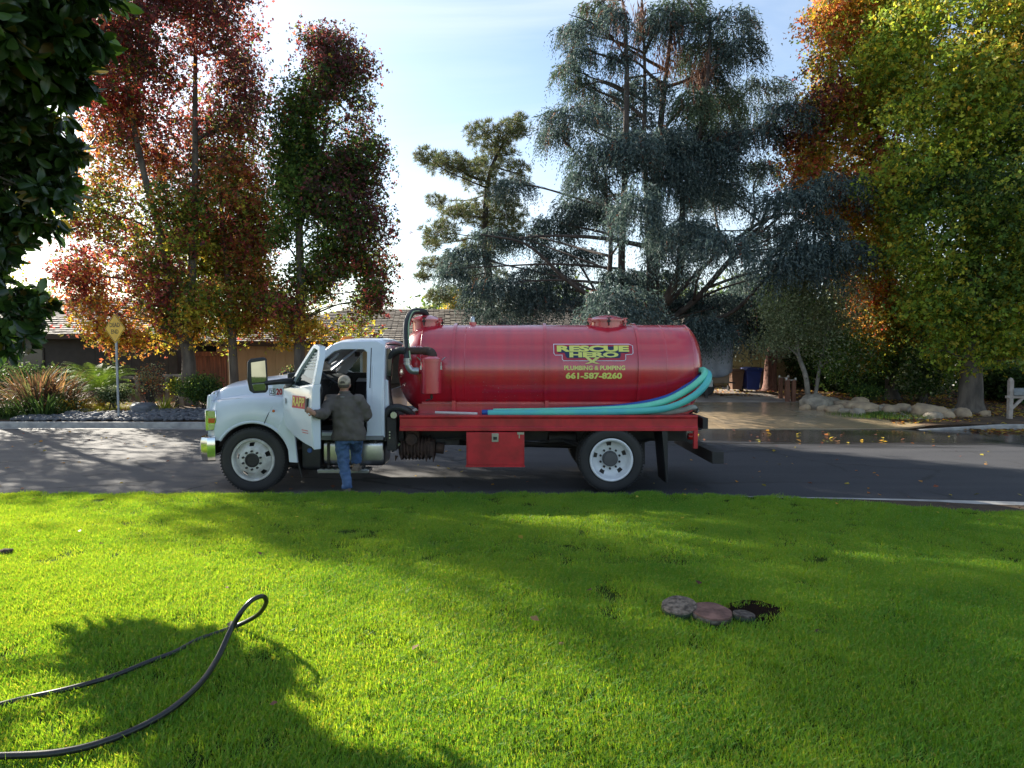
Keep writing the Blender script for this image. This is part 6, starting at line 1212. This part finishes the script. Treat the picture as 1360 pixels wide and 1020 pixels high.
shk = M('wood_shakes', (.24, .205, .17), .9, col2=(.13, .11, .095), vs=3.5, bump=.5, bs=20, lo=.3, hi=.7, stretch=(3, 1, 1)); shk2 = M('pale_shakes', (.30, .26, .23), .85, col2=(.2, .17, .15), vs=3)
tanw = M('tan_boards', (.58, .41, .25), .85, col2=(.50, .35, .21), vs=2, stretch=(2, 2, .3)); dkw = M('dark_brown_wall', (.075, .064, .058), .9); trim = M('brown_fascia', (.06, .04, .032), .8); redw = M('red_fence_wood', (.28, .10, .06), .85, col2=(.12, .05, .035), vs=3, stretch=(4, 4, .4)); yw = M('yellow_siding', (.74, .62, .30), .8, col2=(.47, .36, .18), vs=2); whw = M('white_siding', (.62, .64, .68), .8); pane = M('window_glass', (.03, .04, .045), .06, spec=.8)
# tan house with shingle roof
Yh = 30; g0 = gz(toX(400, Yh), Yh); hx0, hx1 = toX(288, Yh), toX(655, Yh); ez = toZ(455, Yh)
h = empty('tan_house', ((hx0+hx1)/2, Yh, g0), 'tan board house with brown shingle roof behind the cab', 'house')
MB().bb(hx0, hx1, Yh, Yh+6, g0-.1, ez).obj('wall', tanw, h); wall_boards(h, hx0, hx1, Yh-.002, g0, ez-.03, tanw, .45)
roof(h, hx0-.3, hx1+.4, Yh-.7, ez+.02, Yh+5.2, toZ(411, Yh+5.2), shk, hipl=5.0, hipr=.6)
MB().bb(hx0-.3, hx1+.4, Yh-.74, Yh-.70, ez-.17, ez+.04).obj('fascia', trim, h); MB().bb(hx0-.3, hx1+.4, Yh-.7, Yh-.01, ez-.03, ez-.01).obj('eave', trim, h)
MB().add([(hx0-.3, Yh-.7, ez), (hx0+4.7, Yh+5.2, toZ(411, Yh+5.2)), (hx0-.3, Yh+8, ez)], [(0, 1, 2)]).obj('roof_side', shk, h)
wz0, wz1 = toZ(497, Yh), toZ(462, Yh)
wf = MB().ring([(toX(446, Yh), wz0), (toX(482, Yh), wz0), (toX(482, Yh), wz1), (toX(446, Yh), wz1)], [(toX(449, Yh), wz0+.1), (toX(479, Yh), wz0+.1), (toX(479, Yh), wz1-.1), (toX(449, Yh), wz1-.1)], Yh-.10, Yh-.024).obj('window', whw, h)
MB().bb(toX(449, Yh), toX(479, Yh), Yh-.06, Yh-.03, wz0+.1, wz1-.1).obj('pane', pane, wf); MB().bb(toX(459, Yh), toX(460.5, Yh), Yh-.09, Yh-.065, wz0+.1, wz1-.1).obj('mullion', whw, wf)
# low wing left of it, with a window
Yw = 31.5; gw = gz(toX(260, Yw), Yw); h = empty('brown_house_wing', (toX(265, Yw), Yw, gw), 'low brown house wing with a window behind the red fence', 'house')
MB().bb(toX(235, Yw), toX(305, Yw), Yw, Yw+4, gw-.1, toZ(453, Yw)).obj('wall', M('grey_brown_wall', (.14, .115, .095), .9), h)
wf = MB().ring([(toX(262, Yw), toZ(471, Yw)), (toX(291, Yw), toZ(471, Yw)), (toX(291, Yw), toZ(458, Yw)), (toX(262, Yw), toZ(458, Yw))], [(toX(264, Yw), toZ(470, Yw)), (toX(289, Yw), toZ(470, Yw)), (toX(289, Yw), toZ(459, Yw)), (toX(264, Yw), toZ(459, Yw))], Yw-.06, Yw-.002).obj('window', whw, h); MB().bb(toX(264, Yw), toX(289, Yw), Yw-.03, Yw-.01, toZ(470, Yw), toZ(459, Yw)).obj('pane', pane, wf)
roof(h, toX(225, Yw), toX(310, Yw), Yw-.5, toZ(452, Yw-.5), Yw+4, toZ(430, Yw+4), shk)
# dark house on the left
Yd = 29; gd = gz(toX(40, Yd), Yd); a0, a1 = toX(-160, Yd), toX(236, Yd); ed = toZ(446, Yd)
h = empty('dark_house', ((a0+a1)/2, Yd, gd), 'dark brown house with pale shake roof at the left', 'house')
MB().bb(a0, a1, Yd, Yd+7, gd-.1, ed).obj('wall', dkw, h); wall_boards(h, toX(115, Yd), a1, Yd-.002, gd, ed-.03, dkw, .40, 'board')
roof(h, a0-.3, a1+.3, Yd-.8, ed+.02, Yd+4.6, toZ(398, Yd+4.6), shk2, hipr=4.2); MB().bb(a0-.3, a1+.3, Yd-.84, Yd-.80, ed-.16, ed+.04).obj('fascia', trim, h)
wf = MB().ring([(toX(10, Yd), toZ(505, Yd)), (toX(60, Yd), toZ(505, Yd)), (toX(60, Yd), toZ(462, Yd)), (toX(10, Yd), toZ(462, Yd))], [(toX(12, Yd), toZ(503, Yd)), (toX(58, Yd), toZ(503, Yd)), (toX(58, Yd), toZ(464, Yd)), (toX(12, Yd), toZ(464, Yd))], Yd-.06, Yd-.002).obj('window', dkw, h); MB().bb(toX(12, Yd), toX(58, Yd), Yd-.03, Yd-.01, toZ(503, Yd), toZ(464, Yd)).obj('pane', pane, wf)
# red plank fence between the houses
Yf = 27.5; gf = gz(toX(270, Yf), Yf); f_ = empty('plank_fence', (toX(276, Yf), Yf, gf), 'reddish brown plank fence between the tree trunks', 'fence')
wall_boards(f_, toX(256, Yf), toX(297, Yf), Yf, gf, toZ(473, Yf), redw, .14, 'plank'); MB().bb(toX(254, Yf), toX(299, Yf), Yf-.06, Yf+.06, toZ(473, Yf), toZ(467, Yf)).obj('cap_board', redw, f_)
for px in (254, 299): MB().bb(toX(px, Yf)-.07, toX(px, Yf)+.07, Yf-.07, Yf+.07, gf-.1, toZ(465, Yf)).obj('post', redw, f_)
MB().bb(toX(256, Yf), toX(297, Yf), Yf, Yf+.04, gf+.3, gf+.4).obj('rail', redw, f_)
# low rail fence
Yr = 23.2; rl = empty('rail_fence', (toX(200, Yr), Yr, gz(toX(200, Yr), Yr)), 'low weathered wooden rail fence behind the sign post', 'fence'); wd = M('weathered_wood', (.30, .23, .17), .85, col2=(.18, .14, .11), vs=6)
for px in (182, 222, 240): MB().bb(toX(px, Yr)-.06, toX(px, Yr)+.06, Yr-.06, Yr+.06, gz(toX(px, Yr), Yr)-.1, toZ(500, Yr)).obj('post', wd, rl)
MB().bb(toX(162, Yr), toX(205, Yr), Yr-.08, Yr-.03, toZ(503, Yr), toZ(500, Yr)).obj('rail', wd, rl); MB().bb(toX(217, Yr), toX(243, Yr), Yr-.08, Yr-.03, toZ(500, Yr), toZ(497, Yr)).obj('rail', wd, rl); MB().bb(toX(222, Yr), toX(243, Yr), Yr-.08, Yr-.03, toZ(511, Yr), toZ(509, Yr)).obj('rail', wd, rl)
r2 = MB().bb(toX(-10, 22.5), toX(22, 22.5), 22.45, 22.5, toZ(520, 22.5), toZ(517.5, 22.5)).obj('wooden_edging', wd); tag(r2, 'thin pale timber edging in front of the hedge at the left edge', 'edging')
# garage
Yg = 32; gg = gz(toX(1000, Yg), Yg); g = empty('garage', (toX(1000, Yg), Yg, gg), 'pale yellow garage at the end of the driveway behind the bins', 'garage')
MB().bb(toX(938, Yg), toX(1100, Yg), Yg, Yg+6, gg-.1, gg+2.75).obj('wall', M('tan_stucco', (.52, .38, .24), .9), g)
dz0, dz1 = gg+.04, gg+2.2; gx0_, gx1_ = toX(966, Yg), toX(1009, Yg)
for k in range(5): MB().bb(gx0_, gx1_, Yg-.06, Yg-.01, dz0+(dz1-dz0)*k/5+.012, dz0+(dz1-dz0)*(k+1)/5-.012).obj('door_panel', yw, g, bevel=.01)
MB().bb(gx1_+.02, toX(1016, Yg), Yg-.09, Yg-.003, gg, gg+2.4).obj('corner_board', yw, g); MB().bb(toX(962, Yg), gx0_-.02, Yg-.09, Yg-.003, gg, gg+2.4).obj('corner_board', yw, g); MB().bb(toX(962, Yg), toX(1016, Yg), Yg-.09, Yg-.003, gg+2.22, gg+2.4).obj('lintel', yw, g)
roof(g, toX(930, Yg), toX(1110, Yg), Yg-.8, gg+2.78, Yg+4, gg+4.4, shk); MB().bb(toX(930, Yg), toX(1110, Yg), Yg-.84, Yg-.8, gg+2.62, gg+2.80).obj('fascia', trim, g)
# house behind the front part of the cedar
Yc2 = 34; g2 = gz(toX(780, Yc2), Yc2); h = empty('brown_house', (toX(790, Yc2), Yc2, g2), 'brown house mostly hidden by the cedar and the tank', 'house'); MB().bb(toX(660, Yc2), toX(936, Yc2), Yc2, Yc2+5, g2-.1, g2+2.7).obj('wall', M('grey_brown_wall', (.14, .115, .095), .9), h); roof(h, toX(655, Yc2), toX(940, Yc2), Yc2-.6, g2+2.7, Yc2+4, g2+4.2, shk)
# white house on the right
Yq = 31; gq = gz(toX(1330, Yq), Yq); h = empty('white_house', (toX(1340, Yq), Yq, gq), 'white house glimpsed between the trunk and the mailbox', 'house')
MB().bb(toX(1290, Yq), toX(1500, Yq), Yq, Yq+6, gq-.1, gq+2.7).obj('wall', whw, h); wf = MB().ring([(toX(1318, Yq), gq+1.0), (toX(1337, Yq), gq+1.0), (toX(1337, Yq), gq+2.3), (toX(1318, Yq), gq+2.3)], [(toX(1320, Yq), gq+1.1), (toX(1335, Yq), gq+1.1), (toX(1335, Yq), gq+2.2), (toX(1320, Yq), gq+2.2)], Yq-.06, Yq-.002).obj('window', M('dark_frame', (.05, .05, .055), .6), h); MB().bb(toX(1320, Yq), toX(1335, Yq), Yq-.03, Yq-.01, gq+1.1, gq+2.2).obj('pane', M('pale_curtain', (.5, .52, .56), .3), wf)
MB().bb(toX(1325, Yq)-.05, toX(1325, Yq)+.05, Yq-.6, Yq-.5, gq, gq+2.7).obj('porch_post', dkw, h); roof(h, toX(1280, Yq), toX(1510, Yq), Yq-.8, gq+2.75, Yq+5, gq+4.6, shk)
# ---------------------------------------------------------------- street furniture
Ys = 19.75; sx = toX(156, Ys); rz = Matrix.Rotation(R(-22), 3, 'Z'); sg = empty('road_sign', (sx, Ys, gz(sx, Ys)), 'yellow diamond DEAD END sign on a grey metal post', 'sign')
gm = M('galvanised_post', (.36, .38, .41), .45, .7, col2=(.28, .3, .32), vs=6); ysm = M('sign_yellow', (.85, .50, .02), .45, col2=(.66, .36, .02)); bkp = M('sign_black', (.015, .013, .01), .5)
MB().tube([(sx, Ys, gz(sx, Ys)-.1), (sx-.015, Ys, toZ(420, Ys))], .036, 12).obj('post', gm, sg, smooth=True)
cz_ = toZ(436.5, Ys); hw, hh = 14/F*Ys, 20.5/F*Ys; hw = .40; hh = .45
dm = lambda a: [(sx-a, cz_), (sx-.03, cz_-a*1.06+.03), (sx+.03, cz_-a*1.06+.03), (sx+a, cz_), (sx+.03, cz_+a*1.06-.03), (sx-.03, cz_+a*1.06-.03)]
rs_ = lambda x, y, z: tuple(rz @ Vector((x-sx, y-Ys, z)) + Vector((sx, Ys, 0)))
pl = MB().prism(dm(.43), Ys-.05, Ys-.042).xf(rs_).obj('sign_plate', ysm, sg, bevel=.002)
MB().ring(dm(.405), dm(.39), Ys-.055, Ys-.0502).xf(rs_).obj('border', bkp, pl)
for t_, zc_, wd_ in (('DEAD', .045, .42), ('END', -.155, .30)): vs, fs = text2d(t_, wd_, .125, sx-wd_/2, cz_+zc_, .01); decal(vs, fs, lambda x, y: rs_(x, Ys-.054, y), 'lettering', bkp, pl)
for z in (.3, -.3): MB().lathe([(0, -.006), (.012, -.005), (.014, 0)], (sx, Ys-.051, cz_+z), 'y', 10).xf(rs_).obj('bolt', gm, pl)
Ym = 20.0; mx_ = toX(1343, Ym); gm_ = gz(mx_, Ym); mb_ = empty('mailbox', (mx_, Ym, gm_), 'grey mailbox on a white wooden post with a diagonal brace', 'mailbox'); ww = M('white_wood', (.42, .36, .31), .8, col2=(.30, .25, .21), vs=8)
MB().bb(mx_-.06, mx_+.06, Ym-.06, Ym+.06, gm_-.1, toZ(505, Ym)).lathe([(.065, 0), (.055, .05), (0, .085)], (mx_, Ym, toZ(505, Ym)), 'z', 12).obj('post', ww, mb_, bevel=.008)
MB().bb(mx_-.12, mx_+.55, Ym-.055, Ym+.055, toZ(529, Ym), toZ(525.5, Ym)).obj('arm', ww, mb_, bevel=.006); MB().tube([(mx_+.04, Ym, toZ(543, Ym)), (mx_+.38, Ym, toZ(528, Ym))], .055, 4).obj('brace', ww, mb_)
bxp = lambda: [(-.09, 0), (-.09, .13), (-.075, .18), (-.04, .215), (0, .225), (.04, .215), (.075, .18), (.09, .13), (.09, 0)]
mbx = xloft([(mx_+.05, [(Ym+a_, toZ(525.5, Ym)+.01+b_) for a_, b_ in bxp()]), (mx_+.55, [(Ym+a_, toZ(525.5, Ym)+.01+b_) for a_, b_ in bxp()])]).obj('box', M('mailbox_grey', (.20, .21, .21), .5, col2=(.14, .15, .15), vs=10), mb_, bevel=.006)
MB().bb(mx_+.5, mx_+.515, Ym-.115, Ym-.095, toZ(525.5, Ym)+.1, toZ(525.5, Ym)+.28).obj('flag', M('flag_red', (.4, .05, .04), .5), mb_)
# driveway gate posts
wr = M('red_brown_post', (.24, .105, .06), .8, col2=(.16, .07, .045), vs=6, stretch=(3, 3, .4)); glb = M('lamp_globe', (.8, .78, .72), .2)
for px, Y, lb in ((1050.5, 24.6, 'reddish twin board post with pale knobs nearest the rock bank'), (1041, 25.8, 'reddish wooden post with pale knobs, the further left one')):
    x = toX(px, Y); z = gz(x, Y); e_ = empty('driveway_post', (x, Y, z), lb, 'post')
    for d in (-.11, .11): MB().bb(x+d-.065, x+d+.065, Y-.07, Y+.07, z-.1, z+.82-.04*d).obj('board', wr, e_, bevel=.006)
    MB().bb(x-.2, x+.2, Y-.05, Y+.05, z+.80, z+.84).obj('cap', ww, e_)
    for d in (-.17, .17): MB().lathe([(0, -.045), (.032, -.03), (.045, 0), (.032, .03), (0, .045)], (x+d, Y-.02, z+.87), 'z', 12).obj('knob', glb, e_, smooth=True)
def bin_(px, Y, mat, label, w_=.62, h_=1.02):
    x = toX(px, Y); z = gz(x, Y)+.02; e_ = empty('wheelie_bin', (x, Y, z), label, 'bin')
    s = [(.40, .06), (.5, h_*.86), (.53, h_*.87), (.53, h_*.93)]; V = []
    mb = MB(); pr = [(w_*.38, .08), (w_*.48, h_*.84), (w_*.52, h_*.85), (w_*.52, h_*.91)]
    for hw_, zz in pr: mb.v += [(x-hw_, Y-hw_*1.05, z+zz), (x+hw_, Y-hw_*1.05, z+zz), (x+hw_, Y+hw_*1.1, z+zz), (x-hw_, Y+hw_*1.1, z+zz)]
    for i in range(3):
        for k in range(4): mb.f.append((i*4+k, i*4+(k+1) % 4, i*4+4+(k+1) % 4, i*4+4+k))
    mb.f += [(3, 2, 1, 0), (12, 13, 14, 15)]; mb.obj('bin_body', mat, e_, bevel=.03)
    MB().prism([(-w_*.55, 0), (w_*.55, 0), (w_*.5, .07), (w_*.2, .10), (-w_*.2, .10), (-w_*.5, .07)], Y-w_*.6, Y+w_*.62, lambda a, b, c_: (x+a, b, z+h_*.91+c_)).obj('lid', mat, e_, bevel=.015)
    MB().tube([(x-w_*.45, Y+w_*.68, z+h_*.9), (x+w_*.45, Y+w_*.68, z+h_*.9)], .018, 8).obj('handle', mat, e_)
    for s_ in (-1, 1): MB().lathe([(.03, -.03), (.12, -.03), (.12, .03), (.03, .03)], (x+s_*w_*.45, Y+w_*.45, z+.12), 'x', 16).obj('wheel', blk, e_)
bin_(977.5, 28.8, M('bin_brown', (.16, .085, .05), .55), 'brown wheelie bin left of the blue one', .54, .96); bin_(998, 28.6, M('bin_blue', (.012, .035, .22), .45), 'dark blue wheelie bin in front of the yellow garage', .66, 1.05); bin_(1014, 29.6, M('bin_black', (.02, .022, .022), .5), 'black bin partly behind the blue one', .55, .95)
# tarp covered trailer seen behind the end of the tank
Yt = 27.5; tx0, tx1 = toX(915, Yt), toX(964, Yt); gt = gz(tx0, Yt); tr = empty('covered_trailer', ((tx0+tx1)/2, Yt, gt), 'trailer under a hanging blue grey tarp behind the end of the tank', 'trailer'); tarp = M('grey_tarp', (.33, .36, .42), .6, col2=(.24, .27, .33), vs=2.5, bump=1, bs=4)
mb = MB(); nx, nyy = 12, 14
for i in range(nx+1):
    for j in range(nyy+1):
        s = i/nx; t = j/nyy; x = tx0+(tx1-tx0)*s; z = toZ(452, Yt)-.1*s if t < .35 else toZ(452, Yt)-(t-.35)/.65*(1.15+.35*math.sin(s*2.4+.3)); y = Yt-.9+1.8*(1-t/.35) if t < .35 else Yt-.9-.08*math.sin(s*17)*((t-.35)/.65); mb.v.append((x, y, z+.03*math.sin(9*s+5*t)))
mb.f = [(i*(nyy+1)+j, (i+1)*(nyy+1)+j, (i+1)*(nyy+1)+j+1, i*(nyy+1)+j+1) for i in range(nx) for j in range(nyy)]; o = mb.obj('tarp', tarp, tr, smooth=True, angle=180); o.modifiers.new('t', 'SOLIDIFY').thickness = .01
MB().bb(tx0-1.2, tx1-.1, Yt-.8, Yt+.9, gt+.5, gt+1.0).obj('trailer_body', M('trailer_tan', (.26, .18, .12), .8), tr, bevel=.01); MB().bb(tx0-.4, tx1-.05, Yt-.84, Yt-.78, gt+1.0, gt+1.06).obj('body_rail', frm, tr)
for y in (Yt-.85, Yt+.85): MB().lathe([(.12, -.09), (.30, -.1), (.33, -.06), (.33, .06), (.30, .1), (.12, .09)], (toX(930, Yt), y, gt+.33), 'y', 24).obj('wheel', rub, tr, smooth=True)
MB().tube([(tx1-.15, Yt-.5, gt+.55), (tx1+.2, Yt-.6, gt+.5)], .04, 4).obj('drawbar', frm, tr)
Yj = 26.0; jx = toX(938.5, Yj); e_ = empty('winch_stand', (jx, Yj, gz(jx, Yj)), 'small pale metal box on a black stand behind the hose loop', 'box'); z = gz(jx, Yj)
MB().bb(jx-.05, jx+.05, Yj-.05, Yj+.05, z, z+.45).obj('stand', frm, e_); MB().bb(jx-.16, jx+.05, Yj-.12, Yj+.12, z+.45, z+.88).obj('box', M('pale_metal', (.5, .5, .48), .5), e_, bevel=.015); MB().bb(jx+.05, jx+.22, Yj-.12, Yj+.12, z+.45, z+.72).obj('box', MATS['pale_metal'], e_, bevel=.015); MB().tube([(jx-.1, Yj, z+.88), (jx+.06, Yj, z+1.1)], .02, 8).obj('handle', MATS['pale_metal'], e_)
# shaggy reddish trunk by the garage
tree('cypress_tree', 'tree with a shaggy reddish trunk right of the blue bin', 29, [[(1023, 516, .30), (1024, 480, .24), (1028, 440, .18), (1030, 400, .1)]], [(1025, 420, 34, 26), (1045, 445, 22, 18), (1035, 390, 26, 24)], [(1025, 430, 'dgreen')], 8000, .13, 41, bk=M('shaggy_bark', (.24, .12, .09), .95, col2=(.12, .06, .05), vs=9, bump=2, bs=25, stretch=(3, 3, .3)), lr=.05)
# ---------------------------------------------------------------- fallen leaves
def litter(name, label, pts, size, pal, seed):
    rg = np.random.default_rng(seed); n = len(pts); u = runit(n, rg); u[:, 2] *= .25; u /= np.linalg.norm(u, axis=1, keepdims=True); cols = pick(rg.integers(0, len(pal), n), pal, rg); s_ = size*(.6+.8*rg.random((n, 1)))
    nn = runit(n, rg)*.45; nn[:, 2] = 1; nn /= np.linalg.norm(nn, axis=1, keepdims=True); v = np.cross(nn, u); v /= np.linalg.norm(v, axis=1, keepdims=True); u = np.cross(v, nn)
    V = np.stack([pts-u*s_*.5, pts+v*s_*.4+nn*s_*.1, pts+u*s_*.5, pts-v*s_*.4+nn*s_*.1], 1).reshape(-1, 3); I = np.arange(n)*4
    return tag(npmesh(name, V, np.concatenate([np.stack([I, I+1, I+2], 1), np.stack([I, I+2, I+3], 1)]), LM, None, np.repeat(cols, 4, 0)), label, 'leaves', kind='stuff')
rg = np.random.default_rng(77)
def zone(n, x0, x1, y0, y1, keep=None, up=.02, dens=None):
    x = rg.uniform(x0, x1, n); y = rg.uniform(y0, y1, n); P_ = np.stack([x, y, np.zeros(n)], 1); m_ = wig(P_, 5, 1.1) > -.35+.5*rg.normal(size=n)
    if keep is not None: m_ &= keep(x, y)
    P_ = P_[m_]; P_[:, 2] = np.where(P_[:, 1] > ycurb(P_[:, 0])+.15, yfar(P_[:, 0], P_[:, 1]), 0)+up*(1+rg.random(len(P_))); return P_
Lt = np.concatenate([zone(16000, 11, 26, 19, 29, lambda x, y: (y > ycurb(x)+.2) & (x > 11.2+(y-19)*-.05)), zone(2200, 12.6, 22, 17.6, 18.6), zone(90, 6, 16, 15.5, 18.4), zone(1200, 5, 11.5, 26.5, 31)])
litter('leaf_litter', 'carpet of fallen orange and tan leaves around the trees on the right', Lt, .11, ['bronze', 'gold', 'bronze', 'dead', 'gold', 'orange'], 1)
litter('leaf_litter', 'scattered fallen leaves in the left front yard', zone(2600, -19, -8, 19.6, 28, lambda x, y: y > ycurb(x)+1.6), .11, ['orange', 'bronze', 'dead'], 2)
LL = np.stack([rg.uniform(-9, 9, 70), rg.uniform(2.6, 9, 70), np.zeros(70)], 1); LL[:, 2] = lawnz(LL[:, 0], LL[:, 1])+.045; litter('lawn_leaves', 'few dry leaves dropped on the lawn', LL, .05, ['dead', 'bronze', 'gold'], 4)
LR = zone(420, -14, 12, 9.6, 18.2, up=.008); litter('road_leaves', 'sparse fallen leaves on the asphalt', LR[LR[:, 1] > 9.6], .07, ['orange', 'gold', 'dead'], 3)
# ---------------------------------------------------------------- grass
def grassmat(name, a_, b_, c_):
    m = bpy.data.materials.new(name); m.use_nodes = True; t = m.node_tree; p = t.nodes['Principled BSDF']; l = t.links.new
    g = N(t, 'ShaderNodeNewGeometry'); n1 = N(t, 'ShaderNodeTexNoise', Scale=.9, Detail=3.0); l(g.outputs['Position'], n1.inputs[0]); n3 = N(t, 'ShaderNodeTexNoise', Scale=60.0, Detail=1.0); l(g.outputs['Position'], n3.inputs[0])
    x1 = N(t, 'ShaderNodeMix'); x1.data_type = 'RGBA'; x1.inputs[6].default_value = (*a_, 1); x1.inputs[7].default_value = (*b_, 1); r = N(t, 'ShaderNodeMapRange'); r.inputs[1].default_value = .35; r.inputs[2].default_value = .65; l(n1.outputs[0], r.inputs[0]); l(r.outputs[0], x1.inputs[0])
    r3 = N(t, 'ShaderNodeMapRange'); r3.inputs[1].default_value = .52; r3.inputs[2].default_value = .78; l(n3.outputs[0], r3.inputs[0]); x2 = N(t, 'ShaderNodeMix'); x2.data_type = 'RGBA'; x2.inputs[7].default_value = (*c_, 1); l(r3.outputs[0], x2.inputs[0]); l(x1.outputs[2], x2.inputs[6])
    l(x2.outputs[2], p.inputs['Base Color']); p.inputs['Roughness'].default_value = .5; p.inputs['Specular IOR Level'].default_value = .3
    tr = N(t, 'ShaderNodeBsdfTranslucent'); mu = N(t, 'ShaderNodeMix'); mu.data_type = 'RGBA'; mu.blend_type = 'MULTIPLY'; mu.inputs[0].default_value = 1; mu.inputs[7].default_value = (2.6, 1.5, .4, 1); l(x2.outputs[2], mu.inputs[6]); l(mu.outputs[2], tr.inputs[0])
    ms = N(t, 'ShaderNodeMixShader'); ms.inputs[0].default_value = .55; l(p.outputs[0], ms.inputs[1]); l(tr.outputs[0], ms.inputs[2]); l(ms.outputs[0], t.nodes['Material Output'].inputs[0]); return m
GMt = grassmat('lawn_grass', (.082, .275, .034), (.135, .34, .040), (.32, .40, .13))
col_ = bpy.data.collections.new('grass_tufts')
for s_ in range(8):
    rg = np.random.default_rng(s_+500); n = 170; r = .11*np.sqrt(rg.random(n)); a = rg.random(n)*6.283; b = np.stack([r*np.cos(a), r*np.sin(a), np.full(n, -.01)], 1); h = .016+.028*rg.random(n); h[:8] *= 1.4; an = rg.random(n)*6.283; d = np.stack([np.cos(an), np.sin(an), np.zeros(n)], 1); lean = (.15+.9*rg.random(n))*h; w_ = .0018+.0010*rg.random(n); sd = np.stack([-np.sin(an+.6), np.cos(an+.6), np.zeros(n)], 1)*w_[:, None]
    up = np.array([0, 0, 1.]); m_ = b+up*(h*.55)[:, None]+d*(lean*.35)[:, None]; tip = b+up*h[:, None]+d*lean[:, None]
    V = np.stack([b-sd, b+sd, m_-sd*.8, m_+sd*.8, tip], 1).reshape(-1, 3); I = np.arange(n)*5; Fq = np.concatenate([np.stack([I, I+1, I+3], 1), np.stack([I, I+3, I+2], 1), np.stack([I+2, I+3, I+4], 1)])
    o = npmesh('grass_tuft', V, Fq, GMt); C.objects.unlink(o); col_.objects.link(o)
rg = np.random.default_rng(9); P_ = []
def lawnpts(n, x0, x1, y0, y1):
    x = rg.uniform(x0, x1, n); y = rg.uniform(y0, y1, n); return np.stack([x, y, lawnz(x, y)], 1)
P_ = np.concatenate([lawnpts(17000, -9.5, 9.5, 2.0, 9.3), lawnpts(4500, -5, 5, 2.0, 5.5), lawnpts(900, -16, -9.5, 2.0, 9.3), lawnpts(900, 9.5, 16, 0, 9)])
k_ = P_[:, 1] < lawn_edge(P_[:, 0])+.10*wig(P_*np.array([1, 1, 0]), 3, 6)
def away(P_, c_, r): return np.hypot(P_[:, 0]-c_[0], P_[:, 1]-c_[1]) > r
k_ &= away(P_, PIT, .19) & away(P_, l2, .20) & away(P_, l1, .14) & away(P_, l3, .13) & away(P_, Vector((l2.x, l2.y-.1)), .16)
sc1, sc2 = gp(814, 768), gp(808, 826); dx_ = (P_[:, 1]-sc2.y)/(sc1.y-sc2.y); inl = (dx_ > 0) & (dx_ < 1) & (np.abs(P_[:, 0]-(sc2.x+(sc1.x-sc2.x)*dx_)) < .075); k_ &= ~inl
P_ = P_[k_]; me = bpy.data.meshes.new('lawn_grass'); me.from_pydata(P_.tolist(), [], []); go = bpy.data.objects.new('lawn_grass', me); C.objects.link(go); tag(go, 'bright green mown lawn grass in the foreground', 'grass', kind='stuff')
ng = bpy.data.node_groups.new('grass_scatter', 'GeometryNodeTree'); ng.interface.new_socket('Geometry', in_out='INPUT', socket_type='NodeSocketGeometry'); ng.interface.new_socket('Geometry', in_out='OUTPUT', socket_type='NodeSocketGeometry')
gi, gout = ng.nodes.new('NodeGroupInput'), ng.nodes.new('NodeGroupOutput'); ci = ng.nodes.new('GeometryNodeCollectionInfo'); ci.inputs[0].default_value = col_; ci.inputs['Separate Children'].default_value = True; ci.inputs['Reset Children'].default_value = True
ip = ng.nodes.new('GeometryNodeInstanceOnPoints'); ip.inputs['Pick Instance'].default_value = True; rv = ng.nodes.new('FunctionNodeRandomValue'); rv.data_type = 'FLOAT_VECTOR'; rv.inputs[0].default_value = (-.12, -.12, 0); rv.inputs[1].default_value = (.12, .12, 6.28)
rs = ng.nodes.new('FunctionNodeRandomValue'); rs.data_type = 'FLOAT'; rs.inputs[2].default_value = .75; rs.inputs[3].default_value = 1.3; L2 = ng.links.new
L2(gi.outputs[0], ip.inputs['Points']); L2(ci.outputs[0], ip.inputs['Instance']); L2(rv.outputs[0], ip.inputs['Rotation']); L2(rs.outputs[1], ip.inputs['Scale']); L2(ip.outputs[0], gout.inputs[0])
go.modifiers.new('grass', 'NODES').node_group = ng
# rough grass in the far left yard
bladeplant('yard_grass', 'patch of sunlit short grass behind the river stones', 125, 22.6, 2500, .14, .012, 'yg', seed=30, r0=2.0, up=1.4, spread=.8, seg=2)
o = C.objects[-1] if False else None
bladeplant('yard_grass', 'narrow green grass strip under the autumn trees on the right', 1165, 20.9, 2500, .12, .012, 'green', seed=31, r0=1.6, up=1.4, spread=.8, seg=2)
